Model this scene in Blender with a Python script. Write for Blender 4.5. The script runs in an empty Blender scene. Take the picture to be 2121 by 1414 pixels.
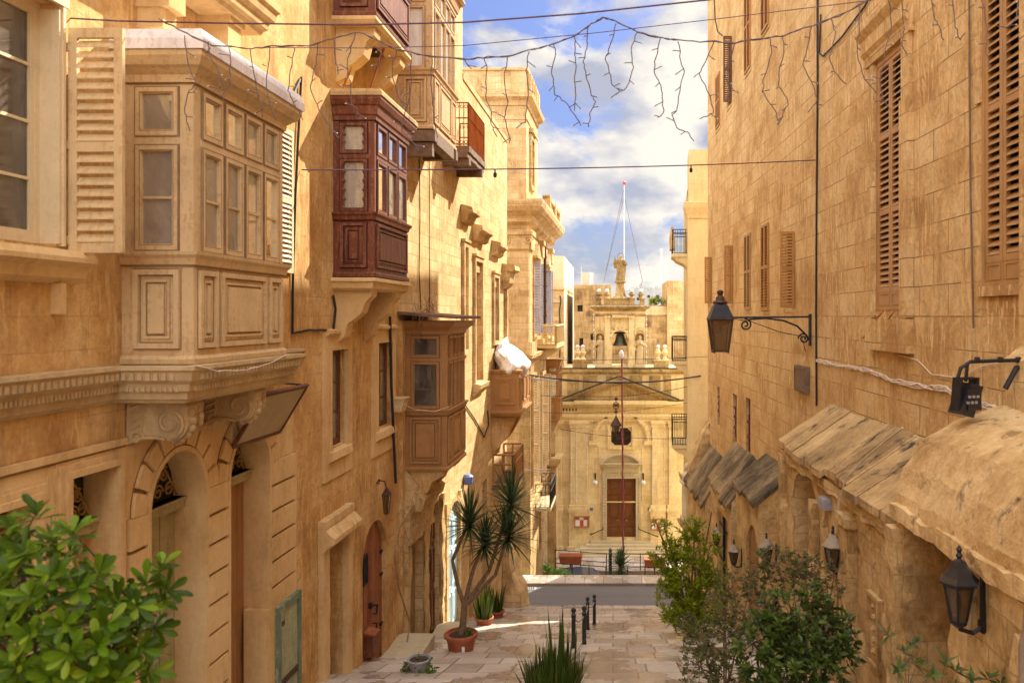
import bpy, bmesh, math, random
from mathutils import Vector, Matrix, noise
R = math.radians
PI = math.pi
rnd = random.Random(7)
S = bpy.context.scene
COL = S.collection

# ------------------------------------------------------------------ camera
FPX, PX, PY, W, H = 1700.0, 1270.0, 655.0, 2121.0, 1414.0     # focal length and vanishing point, in photo pixels
cam = bpy.data.cameras.new("camera")
cam.sensor_fit = 'HORIZONTAL'; cam.sensor_width = 36
cam.lens = 36 * FPX / W
cam.shift_x = (W / 2 - PX) / W
cam.shift_y = (PY - H / 2) / W
cam.clip_start = 0.05; cam.clip_end = 3000
co = bpy.data.objects.new("camera", cam); COL.objects.link(co)
co.rotation_euler = (R(90), 0, 0)
cam.dof.use_dof = True; cam.dof.focus_distance = 24; cam.dof.aperture_fstop = 2.8
S.camera = co

# ------------------------------------------------------------------ light
SUN = Vector((1.0, 1.42, 1.42)).normalized()                 # towards the sun
elev = math.asin(SUN.z); azim = math.atan2(SUN.x, SUN.y)
world = bpy.data.worlds.new("World"); S.world = world; world.use_nodes = True
wt = world.node_tree; wt.nodes.clear()
def wn(t, **k):
    n = wt.nodes.new(t)
    for a, b in k.items(): setattr(n, a, b)
    return n
sky = wn('ShaderNodeTexSky', sky_type='NISHITA', sun_disc=False, sun_elevation=elev, sun_rotation=azim,
         air_density=1.0, dust_density=0.6, ozone_density=1.4)
tc = wn('ShaderNodeTexCoord'); mp = wn('ShaderNodeMapping'); mp.inputs['Scale'].default_value = (1.0, 1.0, 1.9)
mp.inputs['Location'].default_value = (0.62, 0.3, 0.35)
nz = wn('ShaderNodeTexNoise'); nz.inputs['Scale'].default_value = 3.1; nz.inputs['Detail'].default_value = 9
nz.inputs['Roughness'].default_value = 0.58; nz.inputs['Distortion'].default_value = 0.25
rp = wn('ShaderNodeValToRGB'); rp.color_ramp.elements[0].position = 0.41; rp.color_ramp.elements[1].position = 0.475
mx = wn('ShaderNodeMixRGB'); mx.inputs['Color2'].default_value = (5.0, 4.95, 4.9, 1)
tint = wn('ShaderNodeMixRGB', blend_type='MULTIPLY'); tint.inputs['Fac'].default_value = 1; tint.inputs['Color2'].default_value = (.66, .66, .90, 1)
n2 = wn('ShaderNodeTexNoise'); n2.inputs['Scale'].default_value = 9; n2.inputs['Detail'].default_value = 7
shade = wn('ShaderNodeMixRGB'); shade.inputs['Color1'].default_value = (2.6, 2.75, 3.4, 1); shade.inputs['Color2'].default_value = (5.4, 5.05, 4.5, 1)
r2 = wn('ShaderNodeValToRGB'); r2.color_ramp.elements[0].position = .40; r2.color_ramp.elements[1].position = .58
sp = wn('ShaderNodeSeparateXYZ'); up = wn('ShaderNodeMapRange'); up.inputs['From Min'].default_value = .62; up.inputs['From Max'].default_value = -.1
up.inputs['To Min'].default_value = .66; up.inputs['To Max'].default_value = 3.0
sc_ = wn('ShaderNodeVectorMath', operation='SCALE')
bg = wn('ShaderNodeBackground'); bg.inputs['Strength'].default_value = 0.11
wo = wn('ShaderNodeOutputWorld')
L = wt.links.new
L(tc.outputs['Generated'], mp.inputs['Vector']); L(mp.outputs['Vector'], nz.inputs['Vector']); L(mp.outputs['Vector'], n2.inputs['Vector'])
L(nz.outputs['Fac'], rp.inputs['Fac']); L(rp.outputs['Color'], mx.inputs['Fac'])
L(n2.outputs['Fac'], r2.inputs['Fac']); L(r2.outputs['Color'], shade.inputs['Fac'])
hz = wn('ShaderNodeMapRange'); hz.inputs['From Min'].default_value = 0; hz.inputs['From Max'].default_value = .5; hz.inputs['To Min'].default_value = .42; hz.inputs['To Max'].default_value = 1.0
hs = wn('ShaderNodeVectorMath', operation='SCALE')
L(sp.outputs['Z'], hz.inputs['Value']); L(sky.outputs['Color'], hs.inputs[0]); L(hz.outputs[0], hs.inputs['Scale']); L(hs.outputs[0], tint.inputs['Color1']); L(tint.outputs['Color'], mx.inputs['Color1']); L(shade.outputs['Color'], mx.inputs['Color2'])
L(tc.outputs['Generated'], sp.inputs[0]); L(sp.outputs['Y'], up.inputs['Value'])
L(mx.outputs['Color'], sc_.inputs[0]); L(up.outputs[0], sc_.inputs['Scale']); L(sc_.outputs[0], bg.inputs['Color'])
L(bg.outputs['Background'], wo.inputs['Surface'])
sl = bpy.data.lights.new("sun", 'SUN'); sl.energy = 4.2; sl.angle = R(0.6); sl.color = (1.0, 0.93, 0.80)
so = bpy.data.objects.new("sun", sl); COL.objects.link(so)
so.rotation_euler = (-SUN).to_track_quat('-Z', 'Y').to_euler(); so.location = SUN * 80
S.view_settings.view_transform = 'Standard'; S.view_settings.look = 'None'
S.view_settings.exposure = 1.44; S.view_settings.gamma = 1.0
S.render.engine = 'CYCLES'
S.cycles.use_denoising = True; S.cycles.denoising_input_passes = 'RGB_ALBEDO_NORMAL'; S.cycles.denoising_prefilter = 'ACCURATE'
S.cycles.max_bounces = 10; S.cycles.diffuse_bounces = 6; S.cycles.glossy_bounces = 3
S.cycles.transmission_bounces = 4; S.cycles.transparent_max_bounces = 10
S.cycles.sample_clamp_indirect = 6.0

# ------------------------------------------------------------------ materials
MATS = {}
class NT:
    def __init__(s, name):
        m = bpy.data.materials.new(name); m.use_nodes = True
        s.m = m; s.t = m.node_tree; s.b = s.t.nodes['Principled BSDF']; MATS[name] = m
        s.geo = s.t.nodes.new('ShaderNodeNewGeometry'); s.uvn = s.t.nodes.new('ShaderNodeTexCoord')
    def n(s, t, ins=None, **k):
        n = s.t.nodes.new(t)
        for a, b in k.items(): setattr(n, a, b)
        for a, b in (ins or {}).items(): s.set(n, a, b)
        return n
    def set(s, n, a, b):
        if isinstance(b, bpy.types.NodeSocket): s.t.links.new(b, n.inputs[a])
        else: n.inputs[a].default_value = b
    @property
    def pos(s): return s.geo.outputs['Position']
    @property
    def uv(s): return s.uvn.outputs['UV']
    def map(s, v, sc, loc=(0, 0, 0)):
        return s.n('ShaderNodeMapping', {'Vector': v, 'Scale': sc, 'Location': loc}).outputs[0]
    def noise(s, v, scale, detail=4, rough=.55, dist=0):
        return s.n('ShaderNodeTexNoise', {'Vector': v, 'Scale': scale, 'Detail': detail, 'Roughness': rough, 'Distortion': dist}).outputs['Fac']
    def math(s, op, a, b=0.0, c=None):
        n = s.n('ShaderNodeMath', operation=op); s.set(n, 0, a); s.set(n, 1, b)
        if c is not None: s.set(n, 2, c)
        return n.outputs[0]
    def ramp(s, f, stops):
        n = s.n('ShaderNodeValToRGB', {'Fac': f}); e = n.color_ramp.elements
        while len(e) < len(stops): e.new(.5)
        for x, (p, c) in zip(e, stops):
            x.position = p; x.color = (c, c, c, 1) if isinstance(c, (int, float)) else (*c, 1)
        return n.outputs[0]
    def mix(s, f, a, b, mode='MIX'):
        n = s.n('ShaderNodeMixRGB', blend_type=mode)
        s.set(n, 0, f)
        for i, c in ((1, a), (2, b)): s.set(n, i, c if isinstance(c, bpy.types.NodeSocket) else (*c, 1))
        return n.outputs[0]
    def bump(s, h, st=.3, d=.02):
        s.set(s.b, 'Normal', s.n('ShaderNodeBump', {'Height': h, 'Strength': st, 'Distance': d}).outputs[0])
    def fin(s, col, rough=.8, metal=0, spec=.3):
        s.set(s.b, 'Base Color', col if isinstance(col, bpy.types.NodeSocket) else (*col, 1))
        s.set(s.b, 'Roughness', rough); s.set(s.b, 'Metallic', metal); s.set(s.b, 'Specular IOR Level', spec)
        return s.m

def stone(name, lo, mid, hi, bw=.62, bh=.27, mort=.5, brickvar=.35, patch=1.0, streak=.6, fine=.35, stain=.3,
          bump=.5, stainc=(.16, .095, .045), mortc=None, sy=.55, chips=0.0, swap=False, iso=False, strokes=.0, strokec=None, cracks=0):
    wm = lambda c: (c[0] * 1.02, c[1] * .99, c[2] * .80)
    lo, mid, hi = wm(lo), wm(mid), wm(hi)
    t = NT(name)
    uv = t.n('ShaderNodeMapping', {'Vector': t.uv, 'Rotation': (0, 0, PI / 2)}).outputs[0] if swap else t.uv
    br = t.n('ShaderNodeTexBrick', {'Vector': uv, 'Color1': (.2, .2, .2, 1), 'Color2': (.8, .8, .8, 1), 'Mortar': (.5, .5, .5, 1),
             'Scale': 1.0, 'Mortar Size': .008, 'Mortar Smooth': .3, 'Brick Width': bw, 'Row Height': bh})
    pn = t.noise(t.pos, .9, 5, .6); st = t.noise(t.map(t.pos, (4.5, 4.5, sy)), 1.5, 5, .65, .4); fn = t.noise(t.pos, 14, 5, .7)
    v = t.math('MULTIPLY_ADD', t.math('SUBTRACT', br.outputs['Color'], .5), brickvar, .5)
    v = t.math('MULTIPLY_ADD', t.math('SUBTRACT', pn, .5), patch, v)
    v = t.math('MULTIPLY_ADD', t.math('SUBTRACT', st, .5), streak, v)
    v = t.math('MULTIPLY_ADD', t.math('SUBTRACT', fn, .5), fine, v)
    c = t.ramp(v, [(.22, lo), (.5, mid), (.80, hi)])
    if stain:
        sn = t.noise(t.map(t.pos, (1.2, 1.2, 1.2) if iso else (1.6, 1.6, .5), (3, 1, 7)), 1.3, 7, .68, .5)
        c = t.mix(t.math('MULTIPLY', t.ramp(sn, [(.55, 0), (.72, 1)]), stain), c, stainc)
    if strokes:
        kn = t.noise(t.map(t.pos, (11, 11, 1.7), (5, 2, 3)), 1.2, 4, .62, .6); kz = t.noise(t.pos, .8, 3)
        k = t.math('MULTIPLY', t.ramp(kn, [(.545, 0), (.60, 1)]), t.ramp(kz, [(.36, .1), (.58, 1)]))
        c = t.mix(t.math('MULTIPLY', k, strokes), c, strokec or tuple(min(1, x * 1.12) for x in hi))
        dk = t.noise(t.map(t.pos, (13, 13, 2.2), (1, 8, 4)), 1.3, 5, .68, .5)
        c = t.mix(t.math('MULTIPLY', t.ramp(dk, [(.60, 0), (.68, 1)]), strokes * .75), c, tuple(x * .55 for x in lo))
    if cracks:
        q = t.noise(t.map(t.pos, (1, 1, .8)), 2.1, 7, .72, 1.2); q2 = t.noise(t.map(t.pos, (1, 1, .7), (7, 3, 1)), 5.5, 5, .65, .8)
        ck = t.math('MAXIMUM', t.ramp(t.math('ABSOLUTE', t.math('SUBTRACT', q, .5)), [(.004, 1), (.022, 0)]), t.math('MULTIPLY', t.ramp(t.math('ABSOLUTE', t.math('SUBTRACT', q2, .5)), [(.006, 1), (.03, 0)]), .6))
        c = t.mix(t.math('MULTIPLY', ck, cracks), c, tuple(x * .38 for x in lo))
        pit = t.ramp(t.noise(t.pos, 6.5, 6, .75), [(.60, 0), (.68, 1)])
        c = t.mix(t.math('MULTIPLY', pit, cracks * .7), c, tuple(x * .5 for x in lo))
    if chips:
        cn = t.noise(t.pos, 3.2, 7, .7, .3)
        c = t.mix(t.math('MULTIPLY', t.ramp(cn, [(.60, 0), (.63, 1)]), chips), c, tuple(x * .62 for x in lo))
    mc = mortc or tuple(x * .55 for x in lo)
    c = t.mix(t.math('MULTIPLY', t.math('MULTIPLY', br.outputs['Fac'], mort), t.ramp(t.noise(t.pos, .9, 5, .65), [(.44, .08), (.56, 1)])), c, mc)
    hc = t.math('MULTIPLY', ck, -2.5 * cracks) if cracks else 0.0
    h = t.math('MULTIPLY_ADD', br.outputs['Fac'], -1.0 * mort, t.math('MULTIPLY_ADD', st, .8, t.math('MULTIPLY', fn, .9)))
    h = t.math('ADD', h, hc)
    t.bump(h, bump, .03)
    return t.fin(c, .92, 0, .15)

def paint(name, col, worn=None, wear=.35, rough=.55, grime=.35, spec=.35, bump=.12):
    col = (col[0], col[1] * .97, col[2] * (.8 if col[0] > col[2] * 1.2 else 1))
    t = NT(name)
    a = t.noise(t.pos, 2.2, 5, .6); g = t.noise(t.map(t.pos, (9, 9, 1.2)), 1.6, 5, .65); f = t.noise(t.pos, 22, 4, .65)
    dark = tuple(x * .48 for x in col); lite = tuple(min(1, x * 1.2) for x in col)
    v = t.math('MULTIPLY_ADD', t.math('SUBTRACT', g, .5), grime * 1.6, t.math('MULTIPLY_ADD', t.math('SUBTRACT', a, .5), .8, .55))
    c = t.ramp(v, [(.2, dark), (.5, col), (.85, lite)])
    if worn:
        w = t.math('MULTIPLY', t.ramp(t.math('ADD', t.math('MULTIPLY', f, .45), t.math('MULTIPLY', g, .65)), [(.565, 0), (.63, 1)]), wear)
        c = t.mix(w, c, worn)
    t.bump(t.math('ADD', g, t.math('MULTIPLY', f, .5)), bump, .012)
    return t.fin(c, rough, 0, spec)

def plain(name, col, rough=.6, metal=0, var=.25, spec=.4, scale=9):
    t = NT(name)
    f = t.noise(t.pos, scale, 5, .6)
    c = t.ramp(f, [(.25, tuple(x * (1 - var) for x in col)), (.75, tuple(min(1, x * (1 + var)) for x in col))])
    t.bump(f, .1, .01)
    return t.fin(c, rough, metal, spec)

def glass(name, tint=(.5, .5, .47), refl=.9, clear=.6, dust_sheen=(.60, .53, .42)):
    t = NT(name); tr = t.t
    gl = t.n('ShaderNodeBsdfGlossy', {'Roughness': .03, 'Color': (.9, .92, .95, 1)})
    tp = t.n('ShaderNodeBsdfTransparent', {'Color': (*tint, 1)})
    df = t.n('ShaderNodeBsdfDiffuse', {'Color': (*dust_sheen, 1)})
    cl = t.ramp(t.noise(t.map(t.pos, (2.2, 2.2, 1.3)), 1.6, 4, .6, .8), [(.34, max(0, clear - .09)), (.66, min(1, clear + .09))])
    wv = t.n('ShaderNodeBump', {'Height': t.noise(t.pos, 2.5, 2), 'Strength': .10, 'Distance': .05}).outputs[0]
    t.set(gl, 'Normal', wv)
    m0 = t.n('ShaderNodeMixShader', {0: cl, 1: df.outputs[0], 2: tp.outputs[0]})
    fr = t.n('ShaderNodeFresnel', {'IOR': 1.5})
    fac = t.math('MINIMUM', t.math('MULTIPLY_ADD', fr.outputs[0], refl, .06), 1.0)
    m = t.n('ShaderNodeMixShader', {0: fac, 1: m0.outputs[0], 2: gl.outputs[0]})
    tr.links.new(m.outputs[0], tr.nodes['Material Output'].inputs['Surface'])
    return t.m

def leafmat(name, dark, light, trans=.35, gloss=.25, accent=None):
    t = NT(name); tr = t.t
    r = t.geo.outputs['Random Per Island']
    c = t.ramp(r, [(0, dark), (.8, light), (1, accent or light)])
    c = t.mix(.35, c, t.ramp(t.noise(t.pos, 3.0, 3), [(.3, dark), (.7, light)]))
    df = t.n('ShaderNodeBsdfDiffuse', {'Color': c}); tl = t.n('ShaderNodeBsdfTranslucent', {'Color': t.mix(1, c, (1.0, 1.0, .45), 'MULTIPLY')})
    m = t.n('ShaderNodeMixShader', {0: trans, 1: df.outputs[0], 2: tl.outputs[0]})
    g = t.n('ShaderNodeBsdfGlossy', {'Roughness': .32, 'Color': (1, 1, 1, 1)})
    fr = t.n('ShaderNodeFresnel', {'IOR': 1.4})
    m2 = t.n('ShaderNodeMixShader', {0: t.math('MULTIPLY', fr.outputs[0], gloss * 1.3), 1: m.outputs[0], 2: g.outputs[0]})
    tr.links.new(m2.outputs[0], tr.nodes['Material Output'].inputs['Surface'])
    return t.m

# limestone and plaster, real albedos except hazed_stone
stone('plaster_ochre', (.40, .215, .085), (.56, .34, .15), (.70, .50, .28), mort=0.28, brickvar=0.1, patch=1.6, streak=0.35, stain=0.6, bump=.35, chips=.25, strokes=0.5, fine=0.7, cracks=0.12, bh=0.3)
stone('plaster_cream', (.50, .32, .16), (.62, .43, .235), (.70, .53, .33), mort=.0, brickvar=.0, patch=1.3, streak=.4, stain=0.4, bump=.2, strokes=0.25, fine=0.6)
stone('ashlar_gold', (.38, .24, .12), (.57, .40, .22), (.72, .55, .36), bw=.72, bh=.30, mort=0.8, brickvar=0.45, streak=0.35, patch=1.2, stain=0.35, bump=.45, chips=.2, strokes=0.4, fine=0.6, cracks=0.12)
stone('ashlar_pale', (.48, .30, .15), (.64, .45, .25), (.76, .60, .39), bw=.6, bh=.28, mort=0.9, brickvar=0.45, streak=0.4, patch=1.0, stain=0.3, bump=.55, chips=.35, strokes=0.6, fine=0.6, cracks=0.15)
stone('wall_orange', (.46, .27, .12), (.61, .40, .20), (.72, .53, .32), bw=.95, bh=.43, mort=1.0, brickvar=0.3, streak=0.4, patch=1.5, stain=0.3, bump=0.7, chips=.2, sy=.9, strokes=0.75, fine=0.7, cracks=0.12)
stone('rubble', (.35, .22, .10), (.57, .39, .205), (.72, .55, .345), bw=.62, bh=.34, mort=.4, brickvar=.3, streak=.4, patch=1.5, fine=.6, stain=.45, iso=True, chips=.5, bump=.9, strokes=.25, sy=2.5, cracks=.05)
stone('roof_stone', (.24, .16, .09), (.46, .32, .175), (.62, .46, .28), bw=5, bh=.6, mort=.6, brickvar=.5, streak=.5, patch=1.3, fine=.4, stain=1.5, bump=.6, stainc=(.05, .04, .034), swap=True, chips=.3)
stone('church_stone', (.48, .36, .20), (.70, .57, .36), (.80, .70, .50), bw=.8, bh=.36, mort=0.5, brickvar=0.3, streak=0.3, patch=.8, fine=0.6, stain=0.4, bump=.4, strokes=0.3)
stone('church_worn', (.24, .165, .085), (.46, .32, .16), (.62, .46, .26), bw=.8, bh=.36, mort=.35, brickvar=.3, streak=.9, patch=1.3, fine=.8, stain=0.8, bump=.7, stainc=(.07, .055, .04), cracks=0.25)
stone('carved_grey', (.33, .23, .135), (.48, .35, .21), (.58, .45, .30), mort=0, brickvar=0, patch=1.0, streak=.5, fine=.5, stain=.4, bump=.5, stainc=(.12, .09, .065))
stone('old_dark_stone', (.17, .11, .06), (.36, .25, .14), (.52, .38, .23), bw=.8, bh=.4, mort=.5, brickvar=.4, streak=.7, patch=1.5, fine=.6, stain=.7, bump=.6, stainc=(.06, .05, .04))
stone('statue_stone', (.42, .33, .22), (.58, .48, .34), (.70, .60, .46), mort=0, brickvar=0, patch=1.0, streak=.6, fine=.4, stain=.5, bump=.3, stainc=(.12, .1, .08))
stone('marble_grey', (.40, .33, .24), (.52, .45, .35), (.60, .54, .44), mort=0, brickvar=0, patch=.6, stain=.1, bump=.15)
stone('pale_block', (.54, .42, .29), (.66, .55, .41), (.74, .64, .51), bw=1.0, bh=.5, mort=.6, brickvar=.3, patch=.5, streak=.3, stain=.1, bump=.3)
stone('yellow_render', (.50, .38, .20), (.64, .50, .29), (.72, .60, .39), bw=.9, bh=.45, mort=.15, brickvar=.12, patch=.6, streak=.4, stain=.12, bump=.25, strokes=0.2)
stone('hazed_stone', (.28, .29, .33), (.36, .37, .42), (.42, .43, .47), bw=3, bh=1.5, mort=.2, stain=.0, bump=.1)  # blue-grey of distance haze put into the stone colour
# painted wood
paint('cream_wood', (.60, .45, .28), (.42, .22, .07), .45, grime=.3)
paint('beige_wood', (.54, .37, .21), (.30, .16, .07), .6, grime=.4)
paint('tan_wood', (.40, .205, .08), (.22, .11, .045), .4, grime=.5)
paint('red_wood', (.155, .045, .024), (.27, .12, .065), .65, grime=.6, rough=.5)
paint('brown_wood', (.12, .042, .016), (.25, .12, .05), .4, grime=.5)
paint('door_red', (.27, .085, .035), (.38, .19, .09), .4, grime=.5)
paint('door_orange', (.33, .17, .07), (.42, .17, .05), .8, grime=.7)
paint('door_olive', (.36, .31, .17), (.20, .13, .06), .5, grime=.6)
paint('door_yellow', (.62, .40, .12), (.4, .22, .07), .3, grime=.3)
paint('old_boards', (.30, .20, .105), (.13, .08, .04), .6, grime=.9)
paint('blue_paint', (.42, .58, .62), (.6, .6, .55), .4, grime=.2)
paint('green_paint', (.13, .19, .115), (.42, .38, .25), .6, grime=.6)
paint('green_boards', (.36, .37, .25), (.17, .22, .13), .6, grime=.9)
paint('shutter_tan', (.38, .215, .09), (.33, .17, .06), .4, grime=.4)
paint('shutter_brown', (.40, .19, .05), (.25, .12, .04), .4, grime=.4)
paint('shutter_pink', (.40, .23, .115), (.36, .2, .09), .4, grime=.4)
paint('shutter_blue', (.42, .46, .55), None, 0, grime=.2)
paint('white_paint', (.78, .75, .70), (.45, .42, .38), .5, grime=.25)
paint('white_wood', (.64, .53, .38), (.5, .36, .2), .3, grime=.2)
paint('board_grey', (.42, .33, .20), (.30, .23, .13), .4, grime=.3)
paint('rust', (.34, .10, .03), (.38, .17, .07), .6, rough=.85, grime=.7, spec=.15)
plain('iron', (.022, .021, .022), .5, .3, .3)
plain('iron_brown', (.07, .035, .02), .6, .2, .4)
plain('lead_roof', (.30, .24, .17), .6, .1, .3)
plain('black_gloss', (.02, .021, .026), .25, .2, .2, .6)
plain('cable_black', (.02, .016, .015), .6)
plain('cable_purple', (.10, .045, .075), .6)
plain('cable_white', (.62, .52, .40), .6)
plain('cord_grey', (.13, .095, .10), .5)
plain('bulb_clear', (.62, .58, .54), .25)
plain('globe_white', (.66, .64, .60), .25, 0, .05)
plain('terracotta', (.36, .105, .045), .7, 0, .3, .3, 5)
plain('soil', (.06, .04, .025), .95)
plain('dark_room', (.030, .024, .018), .9)
plain('curtain', (.86, .84, .80), .9, 0, .1, .1)
plain('pale_room', (.80, .74, .64), .9, 0, .08, .1)
plain('grey_box', (.30, .29, .29), .5, 0, .2)
plain('grey_wood', (.17, .105, .062), .8, 0, .4)
plain('steel', (.55, .54, .52), .35, .7, .15)
plain('mast_white', (.72, .68, .66), .5, 0, .1)
plain('red_ball', (.62, .05, .05), .4, 0, .1)
plain('maroon', (.20, .035, .05), .7, 0, .4)
plain('bronze', (.085, .095, .07), .45, .5, .4)
plain('gilt', (.30, .18, .055), .5, .2, .3)
plain('paper', (.78, .76, .72), .8, 0, .05)
plain('paper_red', (.45, .14, .07), .8, 0, .2)
plain('blue_plate', (.12, .18, .42), .5, 0, .2)
plain('white_plate', (.72, .72, .75), .4, 0, .1)
plain('car_paint', (.10, .14, .20), .25, .3, .1, .6)
plain('car_glass', (.05, .06, .06), .08, 0, .1, .7)
plain('rubber', (.02, .02, .02), .8)
plain('bark', (.20, .13, .075), .9, 0, .4, .1, 14)
plain('bark_dark', (.10, .06, .035), .9, 0, .4, .1, 14)
glass('pane', (.88, .87, .84), 1.8, .60)
glass('pane_dark', (.35, .33, .30), 1.0, .85)
glass('lamp_glass', (.42, .34, .22), .5, .8, (.20, .14, .07))
leafmat('leaf_pitto', (.012, .042, .003), (.14, .26, .010), .34, .3, (.30, .42, .03))
leafmat('leaf_tree', (.08, .14, .006), (.34, .39, .014), .45, .2)
leafmat('leaf_olive', (.04, .05, .014), (.15, .165, .055), .3, .2, (.20, .13, .05))
leafmat('leaf_dark', (.014, .032, .005), (.085, .135, .018), .28, .35, (.16, .22, .04))
leafmat('leaf_yucca', (.016, .04, .014), (.06, .105, .03), .2, .25)
leafmat('leaf_blade', (.018, .042, .006), (.085, .125, .016), .25, .25, (.16, .10, .03))
leafmat('leaf_red', (.03, .07, .018), (.13, .20, .05), .35, .35, (.32, .06, .04))
leafmat('leaf_green', (.04, .10, .015), (.13, .22, .03), .35, .2)
stone('roof_dark', (.05, .042, .034), (.15, .115, .08), (.34, .25, .16), bw=5, bh=.6, mort=.5, brickvar=.4, streak=.6, patch=1.4, fine=.4, stain=.4, bump=.5, stainc=(.03, .026, .022), swap=True)
stone('vault_stone', (.33, .205, .095), (.53, .36, .19), (.70, .53, .33), bw=9, bh=9, mort=0, brickvar=0, streak=.4, patch=1.6, fine=.6, stain=1.6, iso=True, chips=.7, bump=.9, sy=4.5, stainc=(.06, .045, .035))
stone('groove_dirt', (.16, .09, .04), (.25, .145, .065), (.33, .2, .1), mort=0, bump=.2)
paint('door_brown', (.16, .062, .022), (.25, .12, .05), .2, grime=.4, rough=.35)
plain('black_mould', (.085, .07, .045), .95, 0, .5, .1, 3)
plain('grime', (.30, .19, .095), .95)  # moulding dirt, and the painted gap shadow round the sashes
plain('grime_shade_dark', (.19, .10, .042), .95)
plain('bleached_wood', (.55, .40, .33), .8, 0, .35, .2, 7)
glass('pane_bright', (.8, .78, .74), .9, .35, (.84, .81, .76))  # whitish diffuse colour painted in for the sky reflected in the panes
plain('grime_shade_red', (.035, .012, .008), .9)
plain('dry_twig', (.28, .17, .08), .9, 0, .4)
# ------------------------------------------------------------------ frames and mesh builder
class Fr:
    """A facade's own axes: a along it, n out of it, z up."""
    def __init__(s, o, u, n): s.o = Vector(o); s.u = Vector(u).normalized(); s.n = Vector(n).normalized()
    def P(s, a, n, z): return s.o + s.u * a + s.n * n + Vector((0, 0, z))
    def off(s, n, a=0, z=0): return Fr(s.P(a, n, z), s.u, s.n)
    def near(s, a, z=0): return Fr(s.P(a, 0, z), s.n, -s.u)
    def far(s, a, z=0): return Fr(s.P(a, 0, z), s.n, s.u)
    def px(s, x, y, n=0):
        d = Vector(((x - PX) / FPX, 1, (PY - y) / FPX))
        t = (n + s.o.dot(s.n)) / d.dot(s.n)
        p = d * t
        return (p - s.o).dot(s.u), p.z - s.o.z
    def a(s, x, n=0): return s.px(x, PY, n)[0]
    def z(s, x, y, n=0): return s.px(x, y, n)[1]
WF = Fr((0, 0, 0), (1, 0, 0), (0, 1, 0))
def at(x, y, Y): return Vector(((x - PX) / FPX * Y, Y, (PY - y) / FPX * Y))
def G(Y):                                                # street level
    return -(2.1 + .292 * Y)

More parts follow.
